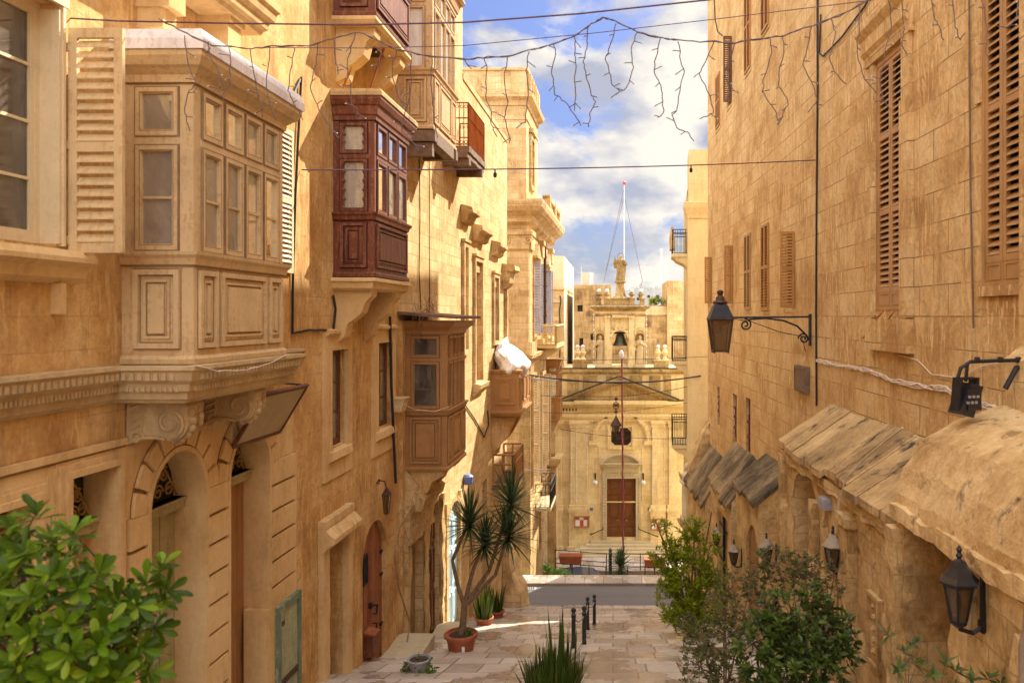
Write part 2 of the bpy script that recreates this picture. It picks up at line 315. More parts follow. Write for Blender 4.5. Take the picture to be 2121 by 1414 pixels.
class MB:
    def __init__(s, F=WF): s.F = F; s.v = []; s.l = []; s.f = []
    def add(s, pts, faces, F=None):
        F = F or s.F; b = len(s.v)
        for p in pts: s.v.append(F.P(*p)); s.l.append(tuple(p))
        s.f += [[b + i for i in f] for f in faces]
        return s
    def box(s, a0, a1, n0, n1, z0, z1, F=None):
        return s.add([(a, n, z) for a in (a0, a1) for n in (n0, n1) for z in (z0, z1)],
                     [(0, 1, 3, 2), (4, 6, 7, 5), (0, 4, 5, 1), (2, 3, 7, 6), (0, 2, 6, 4), (1, 5, 7, 3)], F)
    def quad(s, pts, F=None): return s.add(pts, [tuple(range(len(pts)))], F)
    def prism(s, poly, ax, c0, c1, F=None):
        k = len(poly)
        def mk(p, c): return {'n': (p[0], c, p[1]), 'a': (c, p[0], p[1]), 'z': (p[0], p[1], c)}[ax]
        return s.add([mk(p, c0) for p in poly] + [mk(p, c1) for p in poly],
                     [tuple(range(k)), tuple(range(2 * k - 1, k - 1, -1))] + [(i, (i + 1) % k, k + (i + 1) % k, k + i) for i in range(k)], F)
    def ring(s, c, r0, r1, t0, t1, n0, n1, seg=12, F=None, sq=1.0):
        """flat arch ring in the facade plane"""
        P = []
        for i in range(seg + 1):
            t = t0 + (t1 - t0) * i / seg
            for r in (r0, r1):
                for n in (n0, n1): P.append((c[0] + r * math.cos(t), n, c[1] + r * math.sin(t) * sq))
        fs = []
        for i in range(seg):
            b = 4 * i
            fs += [(b, b + 4, b + 6, b + 2), (b + 1, b + 3, b + 7, b + 5), (b, b + 1, b + 5, b + 4), (b + 2, b + 6, b + 7, b + 3)]
        e = 4 * seg; fs += [(0, 2, 3, 1), (e, e + 1, e + 3, e + 2)]
        return s.add(P, fs, F)
    def tube(s, pts, r, k=6, F=None, cap=True):
        F = F or s.F
        W_ = [F.P(*p) for p in pts]; m = len(W_)
        rs = r if isinstance(r, (list, tuple)) else [r] * m
        base = len(s.v); up = None
        for i, p in enumerate(W_):
            d = (W_[min(i + 1, m - 1)] - W_[max(i - 1, 0)])
            d = d.normalized() if d.length > 1e-9 else Vector((0, 0, 1))
            if up is None or abs(up.dot(d)) > .98: up = Vector((0, 0, 1)) if abs(d.z) < .9 else Vector((1, 0, 0))
            x = d.cross(up).normalized(); y = x.cross(d).normalized(); up = y
            for j in range(k):
                t = 2 * PI * j / k
                s.v.append(p + (x * math.cos(t) + y * math.sin(t)) * rs[i]); s.l.append((j * rs[i], i * .1, i * .1))
        for i in range(m - 1):
            for j in range(k):
                a = base + i * k + j; b = base + i * k + (j + 1) % k
                s.f.append([a, b, b + k, a + k])
        if cap and k > 2: s.f.append([base + j for j in range(k)][::-1]); s.f.append([base + (m - 1) * k + j for j in range(k)])
        return s
    def lathe(s, c, prof, k=12, F=None, sx=1, sn=1, rot=0):
        P = []
        for r, z in prof:
            for j in range(k):
                t = 2 * PI * j / k + rot
                P.append((c[0] + r * sx * math.cos(t), c[1] + r * sn * math.sin(t), c[2] + z))
        m = len(prof)
        fs = [(i * k + j, i * k + (j + 1) % k, (i + 1) * k + (j + 1) % k, (i + 1) * k + j) for i in range(m - 1) for j in range(k)]
        fs += [tuple(range(k))[::-1], tuple((m - 1) * k + j for j in range(k))]
        return s.add(P, fs, F)
    def ball(s, c, r, k=10, F=None, sz=1):
        m = max(4, k // 2)
        return s.lathe(c, [(r * math.sin(PI * (i + .02) / (m + .04)) + 1e-4, -r * sz * math.cos(PI * i / m)) for i in range(m + 1)], k, F)
    def sweep(s, path, prof, F=None, closed_prof=True):
        """profile (out, z) carried along a plan path (a, n) with mitred corners; out is to the right of travel when n is to the left... chosen as street side"""
        m = len(path); k = len(prof); P = []
        for i, p in enumerate(path):
            def nrm(q, w):
                d = Vector((w[0] - q[0], w[1] - q[1])); d.normalize(); return Vector((-d.y, d.x))
            if i == 0: o = nrm(path[0], path[1])
            elif i == m - 1: o = nrm(path[-2], path[-1])
            else:
                a = nrm(path[i - 1], p); b = nrm(p, path[i + 1]); o = (a + b); o = o / max(o.dot(a), .2)
            for off, z in prof: P.append((p[0] + o.x * off, p[1] + o.y * off, z))
        fs = [(i * k + j, i * k + (j + 1) % k, (i + 1) * k + (j + 1) % k, (i + 1) * k + j) for i in range(m - 1) for j in range(k)]
        fs += [tuple(range(k))[::-1], tuple((m - 1) * k + j for j in range(k))]
        return s.add(P, fs, F)
    def wall(s, a0, a1, z0, z1, holes=(), depth=.25, n=0.0, F=None):
        """front sheet with holes (a0,a1,z0,z1[,'arch']) and their reveals"""
        xs = sorted({a0, a1, *[h[0] for h in holes], *[h[1] for h in holes]}); zs = sorted({z0, z1, *[h[2] for h in holes], *[h[3] for h in holes]})
        xs = [x for x in xs if a0 <= x <= a1]; zs = [z for z in zs if z0 <= z <= z1]
        for x0, x1 in zip(xs, xs[1:]):
            for y0, y1 in zip(zs, zs[1:]):
                cx, cz = (x0 + x1) / 2, (y0 + y1) / 2
                if any(h[0] < cx < h[1] and h[2] < cz < h[3] for h in holes): continue
                s.quad([(x0, n, y0), (x1, n, y0), (x1, n, y1), (x0, n, y1)], F)
        for h in holes:
            d = n - (h[5] if len(h) > 5 else depth)
            A, B, C, D = h[:4]
            arch = len(h) > 4 and h[4]
            top = D
            if arch:
                r = (B - A) / 2; rise = min(r, D - C) if arch is True else arch; sp = D - rise; cxx = (A + B) / 2; K = 14
                pts = [(cxx - r * math.cos(PI * i / K), sp + rise * math.sin(PI * i / K)) for i in range(K + 1)]
                for (p0, q0), (p1, q1) in zip(pts, pts[1:]):
                    s.quad([(p0, n, q0), (p1, n, q1), (p1, n, D), (p0, n, D)], F)
                    s.quad([(p0, n, q0), (p0, d, q0), (p1, d, q1), (p1, n, q1)], F)
                top = sp
            else: s.quad([(A, n, D), (A, d, D), (B, d, D), (B, n, D)], F)
            s.quad([(A, n, C), (A, d, C), (A, d, top), (A, n, top)], F)
            s.quad([(B, n, C), (B, n, top), (B, d, top), (B, d, C)], F)
            s.quad([(A, n, C), (B, n, C), (B, d, C), (A, d, C)], F)
        return s
    def mass(s, a0, a1, z0, z1, deep=6, back=.45, F=None, caps=True):
        """the body of the building behind its front sheet, with the edges that join them"""
        s.box(a0, a1, -deep, -back, z0, z1, F)
        if caps:
            s.quad([(a0, 0, z1), (a1, 0, z1), (a1, -back, z1), (a0, -back, z1)], F)
            s.quad([(a0, 0, z0), (a0, 0, z1), (a0, -back, z1), (a0, -back, z0)], F)
            s.quad([(a1, 0, z0), (a1, -back, z0), (a1, -back, z1), (a1, 0, z1)], F)
        return s
    def frame(s, a0, a1, z0, z1, w, n0, n1, F=None):
        s.box(a0, a0 + w, n0, n1, z0, z1, F); s.box(a1 - w, a1, n0, n1, z0, z1, F)
        s.box(a0 + w, a1 - w, n0, n1, z0, z0 + w, F); s.box(a0 + w, a1 - w, n0, n1, z1 - w, z1, F)
        return s
    def panel(s, a0, a1, z0, z1, n, F=None, w=.05, h=.038):
        """raised-and-fielded panel: outer moulding, inner step"""
        s.frame(a0, a1, z0, z1, w, n, n + h, F)
        g = w * 1.9; A0, A1, Z0, Z1 = a0 + g, a1 - g, z0 + g, z1 - g
        if A1 - A0 > .06 and Z1 - Z0 > .06:
            s.frame(A0, A1, Z0, Z1, w * .5, n, n + h * .55, F)
            s.box(A0 + w, A1 - w, n, n + h * .8, Z0 + w, Z1 - w, F) if A1 - A0 > 3 * w and Z1 - Z0 > 3 * w else None
        return s
    def louvre(s, a0, a1, z0, z1, n0, n1, rails=(0, 1), st=.055, pitch=.058, F=None, tilt=1):
        """louvred shutter leaf; rails: heights (0..1) of the cross rails"""
        s.box(a0, a0 + st, n0, n1, z0, z1, F); s.box(a1 - st, a1, n0, n1, z0, z1, F)
        rh = st * 1.15; zz = [z0 + (z1 - z0 - rh) * r for r in rails]
        for z in zz: s.box(a0 + st, a1 - st, n0, n1, z, z + rh, F)
        for b, c in zip(zz, zz[1:]):
            lo, hi = b + rh, c
            m = max(1, int((hi - lo) / pitch)); p = (hi - lo) / m
            for i in range(m):
                z = lo + i * p
                zi, zo = (z + p * .70, z + p * .06)
                th = .011
                s.prism([(n0 + .004, zi), (n1 + .002, zo), (n1 + .002, zo + th), (n0 + .004, zi + th)], 'a', a0 + st, a1 - st, F)
        return s

def mesh_obj(name, mb, mat, parent=None, rough=None, smooth=False, origin=None):
    me = bpy.data.meshes.new(name)
    off = Vector((0, 0, 0))
    p = parent
    while p is not None: off += p.location; p = p.parent
    if origin is not None: off = Vector(origin)
    me.from_pydata([v - off for v in mb.v], [], mb.f)
    uvl = me.uv_layers.new(name='UVMap')
    l = mb.l
    for poly in me.polygons:
        ids = list(poly.vertices)
        p0, p1, p2 = (Vector(l[ids[0]]), Vector(l[ids[1]]), Vector(l[ids[2]]))
        nr = (p1 - p0).cross(p2 - p0)
        if len(ids) > 3: nr = nr + (Vector(l[ids[2]]) - p0).cross(Vector(l[ids[3]]) - p0)
        ax = max(range(3), key=lambda i: abs(nr[i]))
        for li, vi in zip(poly.loop_indices, ids):
            a, n, z = l[vi]
            uvl.data[li].uv = (n, z) if ax == 0 else (a, z) if ax == 1 else (a, n)
    bm = bmesh.new(); bm.from_mesh(me)
    if rough:
        cell, amp, fr = rough
        bmesh.ops.remove_doubles(bm, verts=bm.verts, dist=.002)
        for _ in range(7):
            es = [e for e in bm.edges if e.calc_length() > cell * 1.4]
            if not es: break
            bmesh.ops.subdivide_edges(bm, edges=es, cuts=1, use_grid_fill=True)
            bmesh.ops.triangulate(bm, faces=[f for f in bm.faces if len(f.verts) > 4])
        for v in bm.verts:
            w = v.co + off
            d = noise.noise_vector(w * fr) + noise.noise_vector(w * fr * 2.9) * .6 - (w * 0 + Vector((1, 1, 1))) * abs(noise.noise(w * fr * 1.7)) * .0
            v.co += d * amp
    bmesh.ops.recalc_face_normals(bm, faces=bm.faces)
    if smooth:
        for f in bm.faces: f.smooth = True
    bm.to_mesh(me); bm.free()
    me.materials.append(MATS[mat])
    o = bpy.data.objects.new(name, me); COL.objects.link(o)
    if origin is not None: o.location = off
    if parent is not None: o.parent = parent
    return o
def part(name, mb, mat, parent, label=None, **k):
    o = mesh_obj(name, mb, mat, parent, **k)
    if label: o['label'] = label
    return o
def parts(name, mb, mat, parent, **k):
    """one object for each separate lump of the builder's mesh"""
    n = len(mb.v); up = list(range(n))
    def f(i):
        while up[i] != i: up[i] = up[up[i]]; i = up[i]
        return i
    for fc in mb.f:
        for v in fc[1:]: up[f(v)] = f(fc[0])
    comp = {}
    for fc in mb.f: comp.setdefault(f(fc[0]), []).append(fc)
    G_ = []
    for fs in comp.values():
        vs = [mb.v[i] for fc in fs for i in fc]
        G_.append([[min(v[i] for v in vs) - .012 for i in range(3)], [max(v[i] for v in vs) + .012 for i in range(3)], fs])
    ch = True
    while ch:
        ch = False
        for i in range(len(G_)):
            for j in range(i + 1, len(G_)):
                a, b = G_[i], G_[j]
                if all(a[0][q] <= b[1][q] and b[0][q] <= a[1][q] for q in range(3)):
                    G_[i] = [[min(a[0][q], b[0][q]) for q in range(3)], [max(a[1][q], b[1][q]) for q in range(3)], a[2] + b[2]]; del G_[j]; ch = True; break
            if ch: break
    r = []
    for _, _, fs in G_:
        m = MB(mb.F); ix = {}
        for fc in fs:
            q = []
            for i in fc:
                if i not in ix: ix[i] = len(m.v); m.v.append(mb.v[i]); m.l.append(mb.l[i])
                q.append(ix[i])
            m.f.append(q)
        r.append(part(name, m, mat, parent, **k))
    return r
def thing(name, label, cat, loc, group=None):
    o = bpy.data.objects.new(name, None); COL.objects.link(o); o.empty_display_size = .2
    o.location = loc; o['label'] = label; o['category'] = cat
    if group: o['group'] = group
    return o
def solo(name, mb, mat, label, cat, group=None, **k):
    o = mesh_obj(name, mb, mat, None, origin=sum(mb.v, Vector()) / len(mb.v), **k)
    o['label'] = label; o['category'] = cat
    if group: o['group'] = group
    return o
def ground(name, mb, mat, kind='structure', **k):
    o = mesh_obj(name, mb, mat, None, **k); o['kind'] = kind
    return o
def kids(o): return [c for c in COL.objects if c.parent == o]
def dup(root, loc, label, rotz=None, scale=None):
    r = root.copy(); COL.objects.link(r); r.location = loc; r['label'] = label
    if rotz is not None: r.rotation_euler = (0, 0, rotz)
    if scale: r.scale = (scale,) * 3
    for c in kids(root):
        d = c.copy(); COL.objects.link(d); d.parent = r
        for e in kids(c):
            f = e.copy(); COL.objects.link(f); f.parent = d
    return r

# facade planes
LF = Fr((-4.89, 0, 0), (.018, 1, 0), (1, -.018, 0))          # left side of the street
RF = Fr((4.79, 0, 0), (-.03, 1, 0), (-1, -.03, 0))           # right side of the street
CF = Fr((0, 52, 0), (1, 0, 0), (0, -1, 0))                   # church front
# ------------------------------------------------------------------ glazed timber balconies
def gallery(F, parent, a0, a1, d, b, s, t, h, c, nf=4, wood='cream_wood', pane='pane', name='enclosed_balcony', label=None,
            pw=.11, mw=.035, sw=.05, th=.07, panels=(.2, .6, .2), crown=.16, curtain=None, wavy=False, muntin=1, roof=None,
            bracket=None, sidepanel=True, room='pale_room', roofmat=None, base=.05, topw=None):
    T = .055
    B = MB(F); GL = MB(F); CU = MB(F)
    e = .003
    faces = [(F.near(a0), 0, d - e, 1), (F.off(d), a0 + e, a1 - e, nf), (F.far(a1), 0, d - e, 1)]
    PN = MB(F); SH = MB(F); GR = MB(F)
    for Fx, x0, x1, nw in faces:
        B.box(x0, x1, -T, 0, b, s, Fx)
        B.box(x0, x1, -T, 0, h, c - .02, Fx)
        B.box(x0, x0 + pw, -T, 0, s, h, Fx); B.box(x1 - pw, x1, -T, 0, s, h, Fx)
        w0, w1 = x0 + pw, x1 - pw
        B.box(w0, w1, -T, .012, t, t + th, Fx)
        cw = (w1 - w0 - mw * (nw - 1)) / nw
        for i in range(nw):
            A = w0 + i * (cw + mw); Bq = A + cw
            if i: B.box(A - mw, A, -T, .006, s, t, Fx); B.box(A - mw, A, -T, .006, t + th, h, Fx)
            for (z0, z1, mt) in ((s + .012, t - .004, muntin), (t + th + .004, h - .006, 0)):
                k = sw
                SH.frame(A + .005, Bq - .005, z0, z1, k, -.035, .022, Fx)
                GR.frame(A + .004, Bq - .004, z0 - .001, z1 + .001, .011, -.02, .0236, Fx); GR.frame(A + k - .004, Bq - k + .004, z0 + k - .004, z1 - k + .004, .007, -.02, .0232, Fx)  # dark frames stand for the shadow in the gap round each sash
                SH.frame(A + .005 + k, Bq - .005 - k, z0 + k, z1 - k, .012, -.03, .012, Fx)
                for q in range(mt):
                    zz = z0 + (z1 - z0) * (q + 1) / (mt + 1)
                    SH.box(A + k, Bq - k, -.028, .008, zz - .012, zz + .012, Fx)
                g0, g1, y0, y1 = A + k + .008, Bq - k - .008, z0 + k + .008, z1 - k - .008
                if wavy and nw == 1:
                    # scalloped inner edge of the frame
                    for sd in (0, 1):
                        n_ = 5 if z1 - z0 > .6 else 3
                        for q in range(n_ + 1):
                            zz = y0 + (y1 - y0) * q / n_
                            xx = g0 if sd == 0 else g1
                            SH.lathe((xx, -.012, zz), [(.038, -.02), (.045, 0), (.038, .02)], 10, Fx)
                            SH.lathe((xx, -.012, zz), [(.02, -.07), (.03, 0), (.02, .07)], 8, Fx)
                GL.quad([(g0, -.018, y0), (g1, -.018, y0), (g1, -.018, y1), (g0, -.018, y1)], Fx)
                if curtain and (curtain == 2 or z1 < t):
                    n_ = 12; cp = []
                    for q in range(n_ + 1):
                        xx = A + (Bq - A) * q / n_; cp.append((xx, -.10 + .016 * math.sin(q * 2.3 + A * 9)))
                    for (p, m_), (p2, m2) in zip(cp, cp[1:]): CU.quad([(p, m_, z0), (p2, m2, z0), (p2, m2, z1), (p, m_, z1)], Fx)
        # panels below the sill
        zl, zh = b + base + .1, s - .17
        ps = panels if nw > 1 else (1,)
        if sidepanel or nw > 1:
            m_ = .075; tot = (x1 - x0) - m_ * (len(ps) + 1); xx = x0 + m_ + (.05 if nw == 1 else 0)
            if nw == 1: tot -= .1
            for p in ps:
                PN.panel(xx, xx + tot * p, zl, zh, 0, Fx)
                q0, q1 = xx, xx + tot * p
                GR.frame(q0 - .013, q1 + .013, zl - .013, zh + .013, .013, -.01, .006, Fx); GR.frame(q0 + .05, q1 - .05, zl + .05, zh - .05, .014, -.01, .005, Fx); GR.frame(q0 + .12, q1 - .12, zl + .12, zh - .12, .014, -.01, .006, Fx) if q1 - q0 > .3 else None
                xx = q1 + m_
    path = [(a0, 0), (a0, d), (a1, d), (a1, 0)]
    B.sweep(path, [(.0, s - .13), (.03, s - .12), (.045, s - .06), (.075, s - .03), (.08, s + .004), (0, s + .008)])
    cr = crown
    B.sweep(path, [(0, h + .03), (.03, h + .03), (.035, h + .10), (.06, h + .12), (cr * .55, c - .15), (cr * .75, c - .13), (cr, c - .05), (cr, c), (-.03, c)])
    if base: B.sweep(path, [(0, b + .004), (.03, b), (.035, b + base), (.012, b + base + .03), (0, b + base + .03)])
    B.box(a0 + .01, a1 - .01, .005, d - .01, b, b + .05)
    B.box(a0 + .01, a1 - .01, .005, d - .01, c - .06, c - .01)
    o = part(name, B, wood, parent, label)
    part('sash_frames', SH, wood, o); part('panels', PN, wood, o)
    part('window_pane', GL, pane, o)
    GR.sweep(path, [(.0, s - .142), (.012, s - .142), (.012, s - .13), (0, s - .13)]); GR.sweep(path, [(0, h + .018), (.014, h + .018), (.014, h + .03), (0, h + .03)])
    part('grime_shade_lines', GR, 'grime_shade_red' if 'red' in wood else 'grime_shade_dark' if 'tan' in wood else 'grime', o)
    if CU.v: part('curtain', CU, 'curtain', o)
    if room:
        RM = MB(F); RM.box(a0 + .06, a1 - .06, .012, .03, b + .06, c - .08); part('inner_wall', RM, room, o)
    if roof:
        rb = MB(F)
        rb.sweep(path, [(-.02, c + .004), (cr + .02, c + .004), (cr + .02, c + roof * .5), (cr - .02, c + roof), (-.02, c + roof)])
        rb.box(a0, a1, 0, d, c + .005, c + roof * .99)
        part('roof_cover', rb, roofmat or wood, o)
    return o

def scroll_bracket(B, F, a0, a1, n1, zt, zb, n0=0.0):
    """stone console: a big curl in front, a band running back to a small curl at the wall"""
    r = (zt - zb) * .42; c = (n1 - r, zt - r - .03)
    P = [(n0, zt), (n1 - .03, zt), (n1, zt - .05)]
    for i in range(13): t = .35 - i * .16; P.append((c[0] + r * math.cos(t), c[1] + r * math.sin(t)))
    for i in range(1, 9): t = i / 8; P.append((c[0] * (1 - t) - .1 * math.sin(t * PI) * (t - .5), (c[1] - r) - (zt - zb - 2 * r - .03) * (t ** 1.5) + .05 * math.sin(t * PI)))
    P += [(n0, zb - .02)]
    B.prism(P, 'a', a0, a1, F)
    for a in (a0 - .006, a1 + .006):
        B.tube([(a, c[0] + r * .82 * (1 - q / 26) * math.cos(-1.5 + q * .48), c[1] + r * .82 * (1 - q / 26) * math.sin(-1.5 + q * .48)) for q in range(21)], [.026 * (1 - q / 40) for q in range(21)], 6)
        B.tube([(a, n0 + .10 + .07 * (1 - q / 22) * math.cos(q * .45), zb + .07 + .07 * (1 - q / 22) * math.sin(q * .45)) for q in range(18)], .016, 5)
        B.tube([(a, p, z) for p, z in P[16:-1]], .02, 5)
        for q in range(4): B.tube([(a, n0 + .04, zt - .06 - q * .07), (a, n0 + .12 + q * .01, zt - .04 - q * .06), (a, n0 + .19 - q * .02, zt - .1 - q * .07)], .018, 5)
    for k in range(6):
        t = .5 - k * .42; B.ball(((a0 + a1) / 2, c[0] + r * math.cos(t), c[1] + r * math.sin(t)), .045, 7)

def scroll(B, c, r, turns, a, rr, F, flip=1, start=0):
    n = int(14 * turns)
    B.tube([(c[0] + flip * r * (1 - .8 * q / n) * math.cos(start + q * 2 * PI / 14), a, c[1] + r * (1 - .8 * q / n) * math.sin(start + q * 2 * PI / 14)) for q in range(n + 1)], rr, 5, F)

def window(F, parent, a0, a1, z0, z1, n, wood='brown_wood', rows=3, leaves=2, pane='pane_dark', room='dark_room', frame=.05, name='window', curtain=False):
    B = MB(F)
    B.frame(a0, a1, z0, z1, frame, n - .03, n + .03)
    w = (a1 - a0 - 2 * frame) / leaves
    G_ = MB(F)
    for i in range(leaves):
        A = a0 + frame + i * w
        B.frame(A, A + w, z0 + frame, z1 - frame, .045, n - .012, n + .024)
        for q in range(1, rows):
            z = z0 + frame + (z1 - z0 - 2 * frame) * q / rows
            B.box(A + .045, A + w - .045, n - .01, n + .014, z - .013, z + .013)
        G_.quad([(A + .04, n - .004, z0 + frame), (A + w - .04, n - .004, z0 + frame), (A + w - .04, n - .004, z1 - frame), (A + .04, n - .004, z1 - frame)])
    o = part(name, B, wood, parent)
    part('pane', G_, pane, o)
    D = MB(F); D.quad([(a0, n - .14, z0), (a1, n - .14, z0), (a1, n - .14, z1), (a0, n - .14, z1)]); part('curtain' if curtain else 'dark_interior', D, 'curtain' if curtain else room, o)
    return o

def door(F, parent, a0, a1, z0, z1, n, wood, planks=8, arch=None, name='door', leaves=2, battens=0, label=None):
    B = MB(F); w = (a1 - a0) / planks; r = (a1 - a0) / 2; cx = (a0 + a1) / 2
    for i in range(planks):
        A, Bq = a0 + i * w + .004, a0 + (i + 1) * w - .004
        pr = [(A, z0), (Bq, z0)]
        def top(x):
            if not arch: return z1
            return z1 - arch + arch * math.sqrt(max(0, 1 - ((x - cx) / r) ** 2))
        pr += [(Bq, top(Bq)), ((A + Bq) / 2, top((A + Bq) / 2)), (A, top(A))]
        B.prism(pr, 'n', n - .045, n + (.006 if i % 2 else .0))
    B.box(a0, a1, n - .06, n - .046, z0, z1 - (arch or 0))
    for k in range(battens):
        z = z0 + (z1 - z0) * (k + .6) / (battens + .2)
        B.box(a0 + .05, a1 - .05, n + .006, n + .03, z, z + .12)
    return part(name, B, wood, parent, label)

# ================================================================== left side, nearest: cream townhouse
A1 = LF.a(605)
th_ = thing('townhouse', 'cream townhouse with rusticated arched doorways and a big glazed cream balcony', 'house', LF.P(8, -1, G(8)))
HW = (5.75, 7.02, .60, 2.66); HR = (7.14, 7.79, -5.2, -1.42); HA = (8.31, 9.40, -5.4, -1.45, True, .34); HB = (9.97, 11.07, -5.8, -1.45, True, .34); HG = (5.7, 6.72, -3.2, -1.52)
B = MB(LF).wall(-14, A1, -1.2, 9.5, [HW]); B.mass(-14, A1, -8, 9.5, 6, .45)
part('wall', B, 'plaster_ochre', th_)
B = MB(LF).wall(-14, A1, -8, -1.2, [HR, HA, HB, HG], .30, n=.02); 
B.box(-14, 7.95, .02, .05, -1.235, -1.17)
# rusticated blocks on the piers
for (p0, p1) in ((7.97, 8.27), (9.45, 9.93), (11.13, A1 - .01)):
    z = -1.98
    while z > -6.6:
        j = rnd.uniform(-.004, .004)
        B.box(p0, p1, .02, .068 + j, z - .305, z); z -= .345
for cx in (8.855, 10.52):
    B.ring((cx, -1.995), .545, .60, 0, PI, .02, .07, 16)
    for k in range(9):
        t0 = PI * k / 9 + .03; t1 = PI * (k + 1) / 9 - .03
        B.ring((cx, -1.995), .615, .83, t0, t1, .02, .066, 3)
    for sd in (-1, 1): B.box(cx + sd * .5725 - .0275, cx + sd * .5725 + .0275, .02, .07, -6.4, -1.995)
# stepped surrounds of the square openings
for (a0, a1, zt) in ((7.14, 7.79, -1.42), (5.7, 6.72, -1.52)):
    for k, (w, hh) in enumerate(((.07, .075), (.13, .05), (.165, .03))):
        zb = -5 if a0 > 7 else -3.3
        B.box(a0 - w, a0 - w + .06, .02, hh, zb, zt + w - .06); B.box(a1 + w - .06, a1 + w, .02, hh, zb, zt + w - .06); B.box(a0 - w, a1 + w, .02, hh + .002, zt + w - .06, zt + w)
B.box(10.98, 11.2, -.25, .075, -5.6, -3.93)
rf_ = part('rusticated_front', B, 'plaster_cream', th_)
B = MB(LF)
for (p0, p1) in ((7.975, 8.265), (9.455, 9.925), (11.135, A1 - .015)): B.box(p0, p1, .01, .03, -6.9, -1.98)
for cx in (8.855, 10.52): B.ring((cx, -1.995), .61, .835, .0, PI, .01, .03, 18)
B.box(3.2, 7.95, .01, .032, -1.26, -1.235)
part('dirty_joints', B, 'groove_dirt', rf_)
# cornice running round the balcony slab
path = [(-14, .02), (7.78, .02), (7.78, .70), (10.12, .70), (10.12, .02), (A1 + .03, .02)]
B = MB(LF).sweep(path, [(0, -.465), (.17, -.465), (.175, -.50), (.15, -.52), (.13, -.60), (.09, -.635), (.085, -.70), (.05, -.72), (.045, -.78), (.01, -.80), (0, -.82)])
B.box(7.8, 10.1, .0, .69, -.80, -.47)
import itertools
def dent(B, p, q, z0, z1, o0, o1, st):
    (a, n), (c, d) = p, q; Ln = math.hypot(c - a, d - n); ux, uy = (c - a) / Ln, (d - n) / Ln; ox, oy = -uy, ux
    k = int(Ln / st)
    for i in range(k):
        s0 = (i + .18) * Ln / k; s1 = (i + .72) * Ln / k
        P = [(a + ux * s0 + ox * o0, n + uy * s0 + oy * o0), (a + ux * s1 + ox * o0, n + uy * s1 + oy * o0), (a + ux * s1 + ox * o1, n + uy * s1 + oy * o1), (a + ux * s0 + ox * o1, n + uy * s0 + oy * o1)]
        B.prism(P, 'z', z0, z1)
for p, q in zip(path, path[1:]):
    dent(B, p, q, -.595, -.53, .10, .158, .075); dent(B, p, q, -.705, -.655, .05, .10, .05)
part('cornice', B, 'carved_grey', th_)
for a in (7.98, 9.42):
    B = MB(LF); scroll_bracket(B, LF, a, a + .17, .62, -.825, -1.25, .02); scroll_bracket(B, LF, a + .21, a + .38, .58, -.825, -1.20, .02)
    B.box(a + .17, a + .21, .02, .5, -1.2, -.83)
    part('scroll_bracket', B, 'carved_grey', th_)
# doors
door(LF, th_, HR[0], HR[1], -5.2, -2.02, -.28, 'door_yellow', 3)
door(LF, th_, HA[0], HA[1], -5.4, -2.17, -.30, 'door_olive', 7)
door(LF, th_, HB[0], HB[1], -5.8, -2.17, -.30, 'door_orange', 6)
def fanlight(a0, a1, z0, z1, n):
    B = MB(LF); B.box(a0, a1, n - .03, n + .10, z0 - .12, z0); B.box(a0, a1, n - .03, n + .13, z0 - .03, z0)
    o = part('transom', B, 'door_olive', th_)
    g = MB(LF); r = (a1 - a0) / 2; cx = (a0 + a1) / 2; hh = z1 - z0
    for k in range(3):
        zz = z0 + hh * (.2 + .3 * k); ww = r * (.72 - .2 * k)
        for sd in (-1, 1):
            for q in range(2 if k < 2 else 1): scroll(g, (cx + sd * ww * (.3 + .55 * q), zz), hh * .15, 1.5, n + .03, .012, LF, sd, k)
    g.tube([(cx, n + .03, z0), (cx, n + .03, z1 - .03)], .014, 5)
    for sd in (-1, 1): g.tube([(cx + sd * r * .9, n + .03, z0 + .02), (cx + sd * r * .5, n + .03, z0 + hh * .55), (cx + sd * .03, n + .03, z0 + hh * .9)], .012, 5)
    part('fanlight_grille', g, 'gilt', o)
    d = MB(LF).quad([(a0, n - .05, z0 - .1), (a1, n - .05, z0 - .1), (a1, n - .05, z1), (a0, n - .05, z1)]); part('dark_interior', d, 'dark_room', o)
fanlight(HA[0], HA[1], -2.05, -1.45, -.28); fanlight(HB[0], HB[1], -2.05, -1.45, -.28); fanlight(HR[0], HR[1], -1.9, -1.43, -.24)
window(LF, th_, HG[0], HG[1], -3.2, -1.52, -.22, 'red_wood', 2)
# upper window with open shutter
w = window(LF, th_, HW[0], HW[1], HW[2] + .02, HW[3], -.17, 'white_wood', 4, 2, pane='pane_dark', room='pale_room', frame=.06, curtain=True)
B = MB(LF)
for z in (.82, 1.55, 2.3): B.box(6.33, 6.44, -.145, -.10, z, z + .05); B.tube([(6.38, -.12, z - .08), (6.38, -.09, z - .02), (6.38, -.12, z + .06)], .012, 5)
B.tube([(6.385, -.13, .66), (6.385, -.13, 2.62)], .016, 6)
part('espagnolette', B, 'rust', w)
B = MB(LF).box(HW[1] - .004, HW[1] + .03, -.15, .03, .62, 2.62); B.box(HW[1] + .03, HW[1] + .06, -.02, .045, .6, 2.68); B.box(5.7, HW[1] + .1, -.02, .05, 2.66, 2.74)
part('window_casing', B, 'white_wood', th_)
B = MB(LF).prism([(-.16, .60), (.16, .56), (.20, .50), (.20, .46), (.12, .42), (.10, .33), (.02, .28), (0, .28), (-.16, .55)], 'a', 5.4, 7.26)
B.box(6.95, 7.02, .0, .09, .02, .28)
part('window_sill', B, 'plaster_cream', th_)
Fs = LF.near(7.14)
B = MB(Fs).louvre(.035, .51, .55, 2.50, -.02, .02, (0, .47, 1), .075, .088)
for z in (.62, 1.45, 2.3): B.box(-.02, .05, -.012, .028, z, z + .07)
part('shutter', B, 'cream_wood', th_)
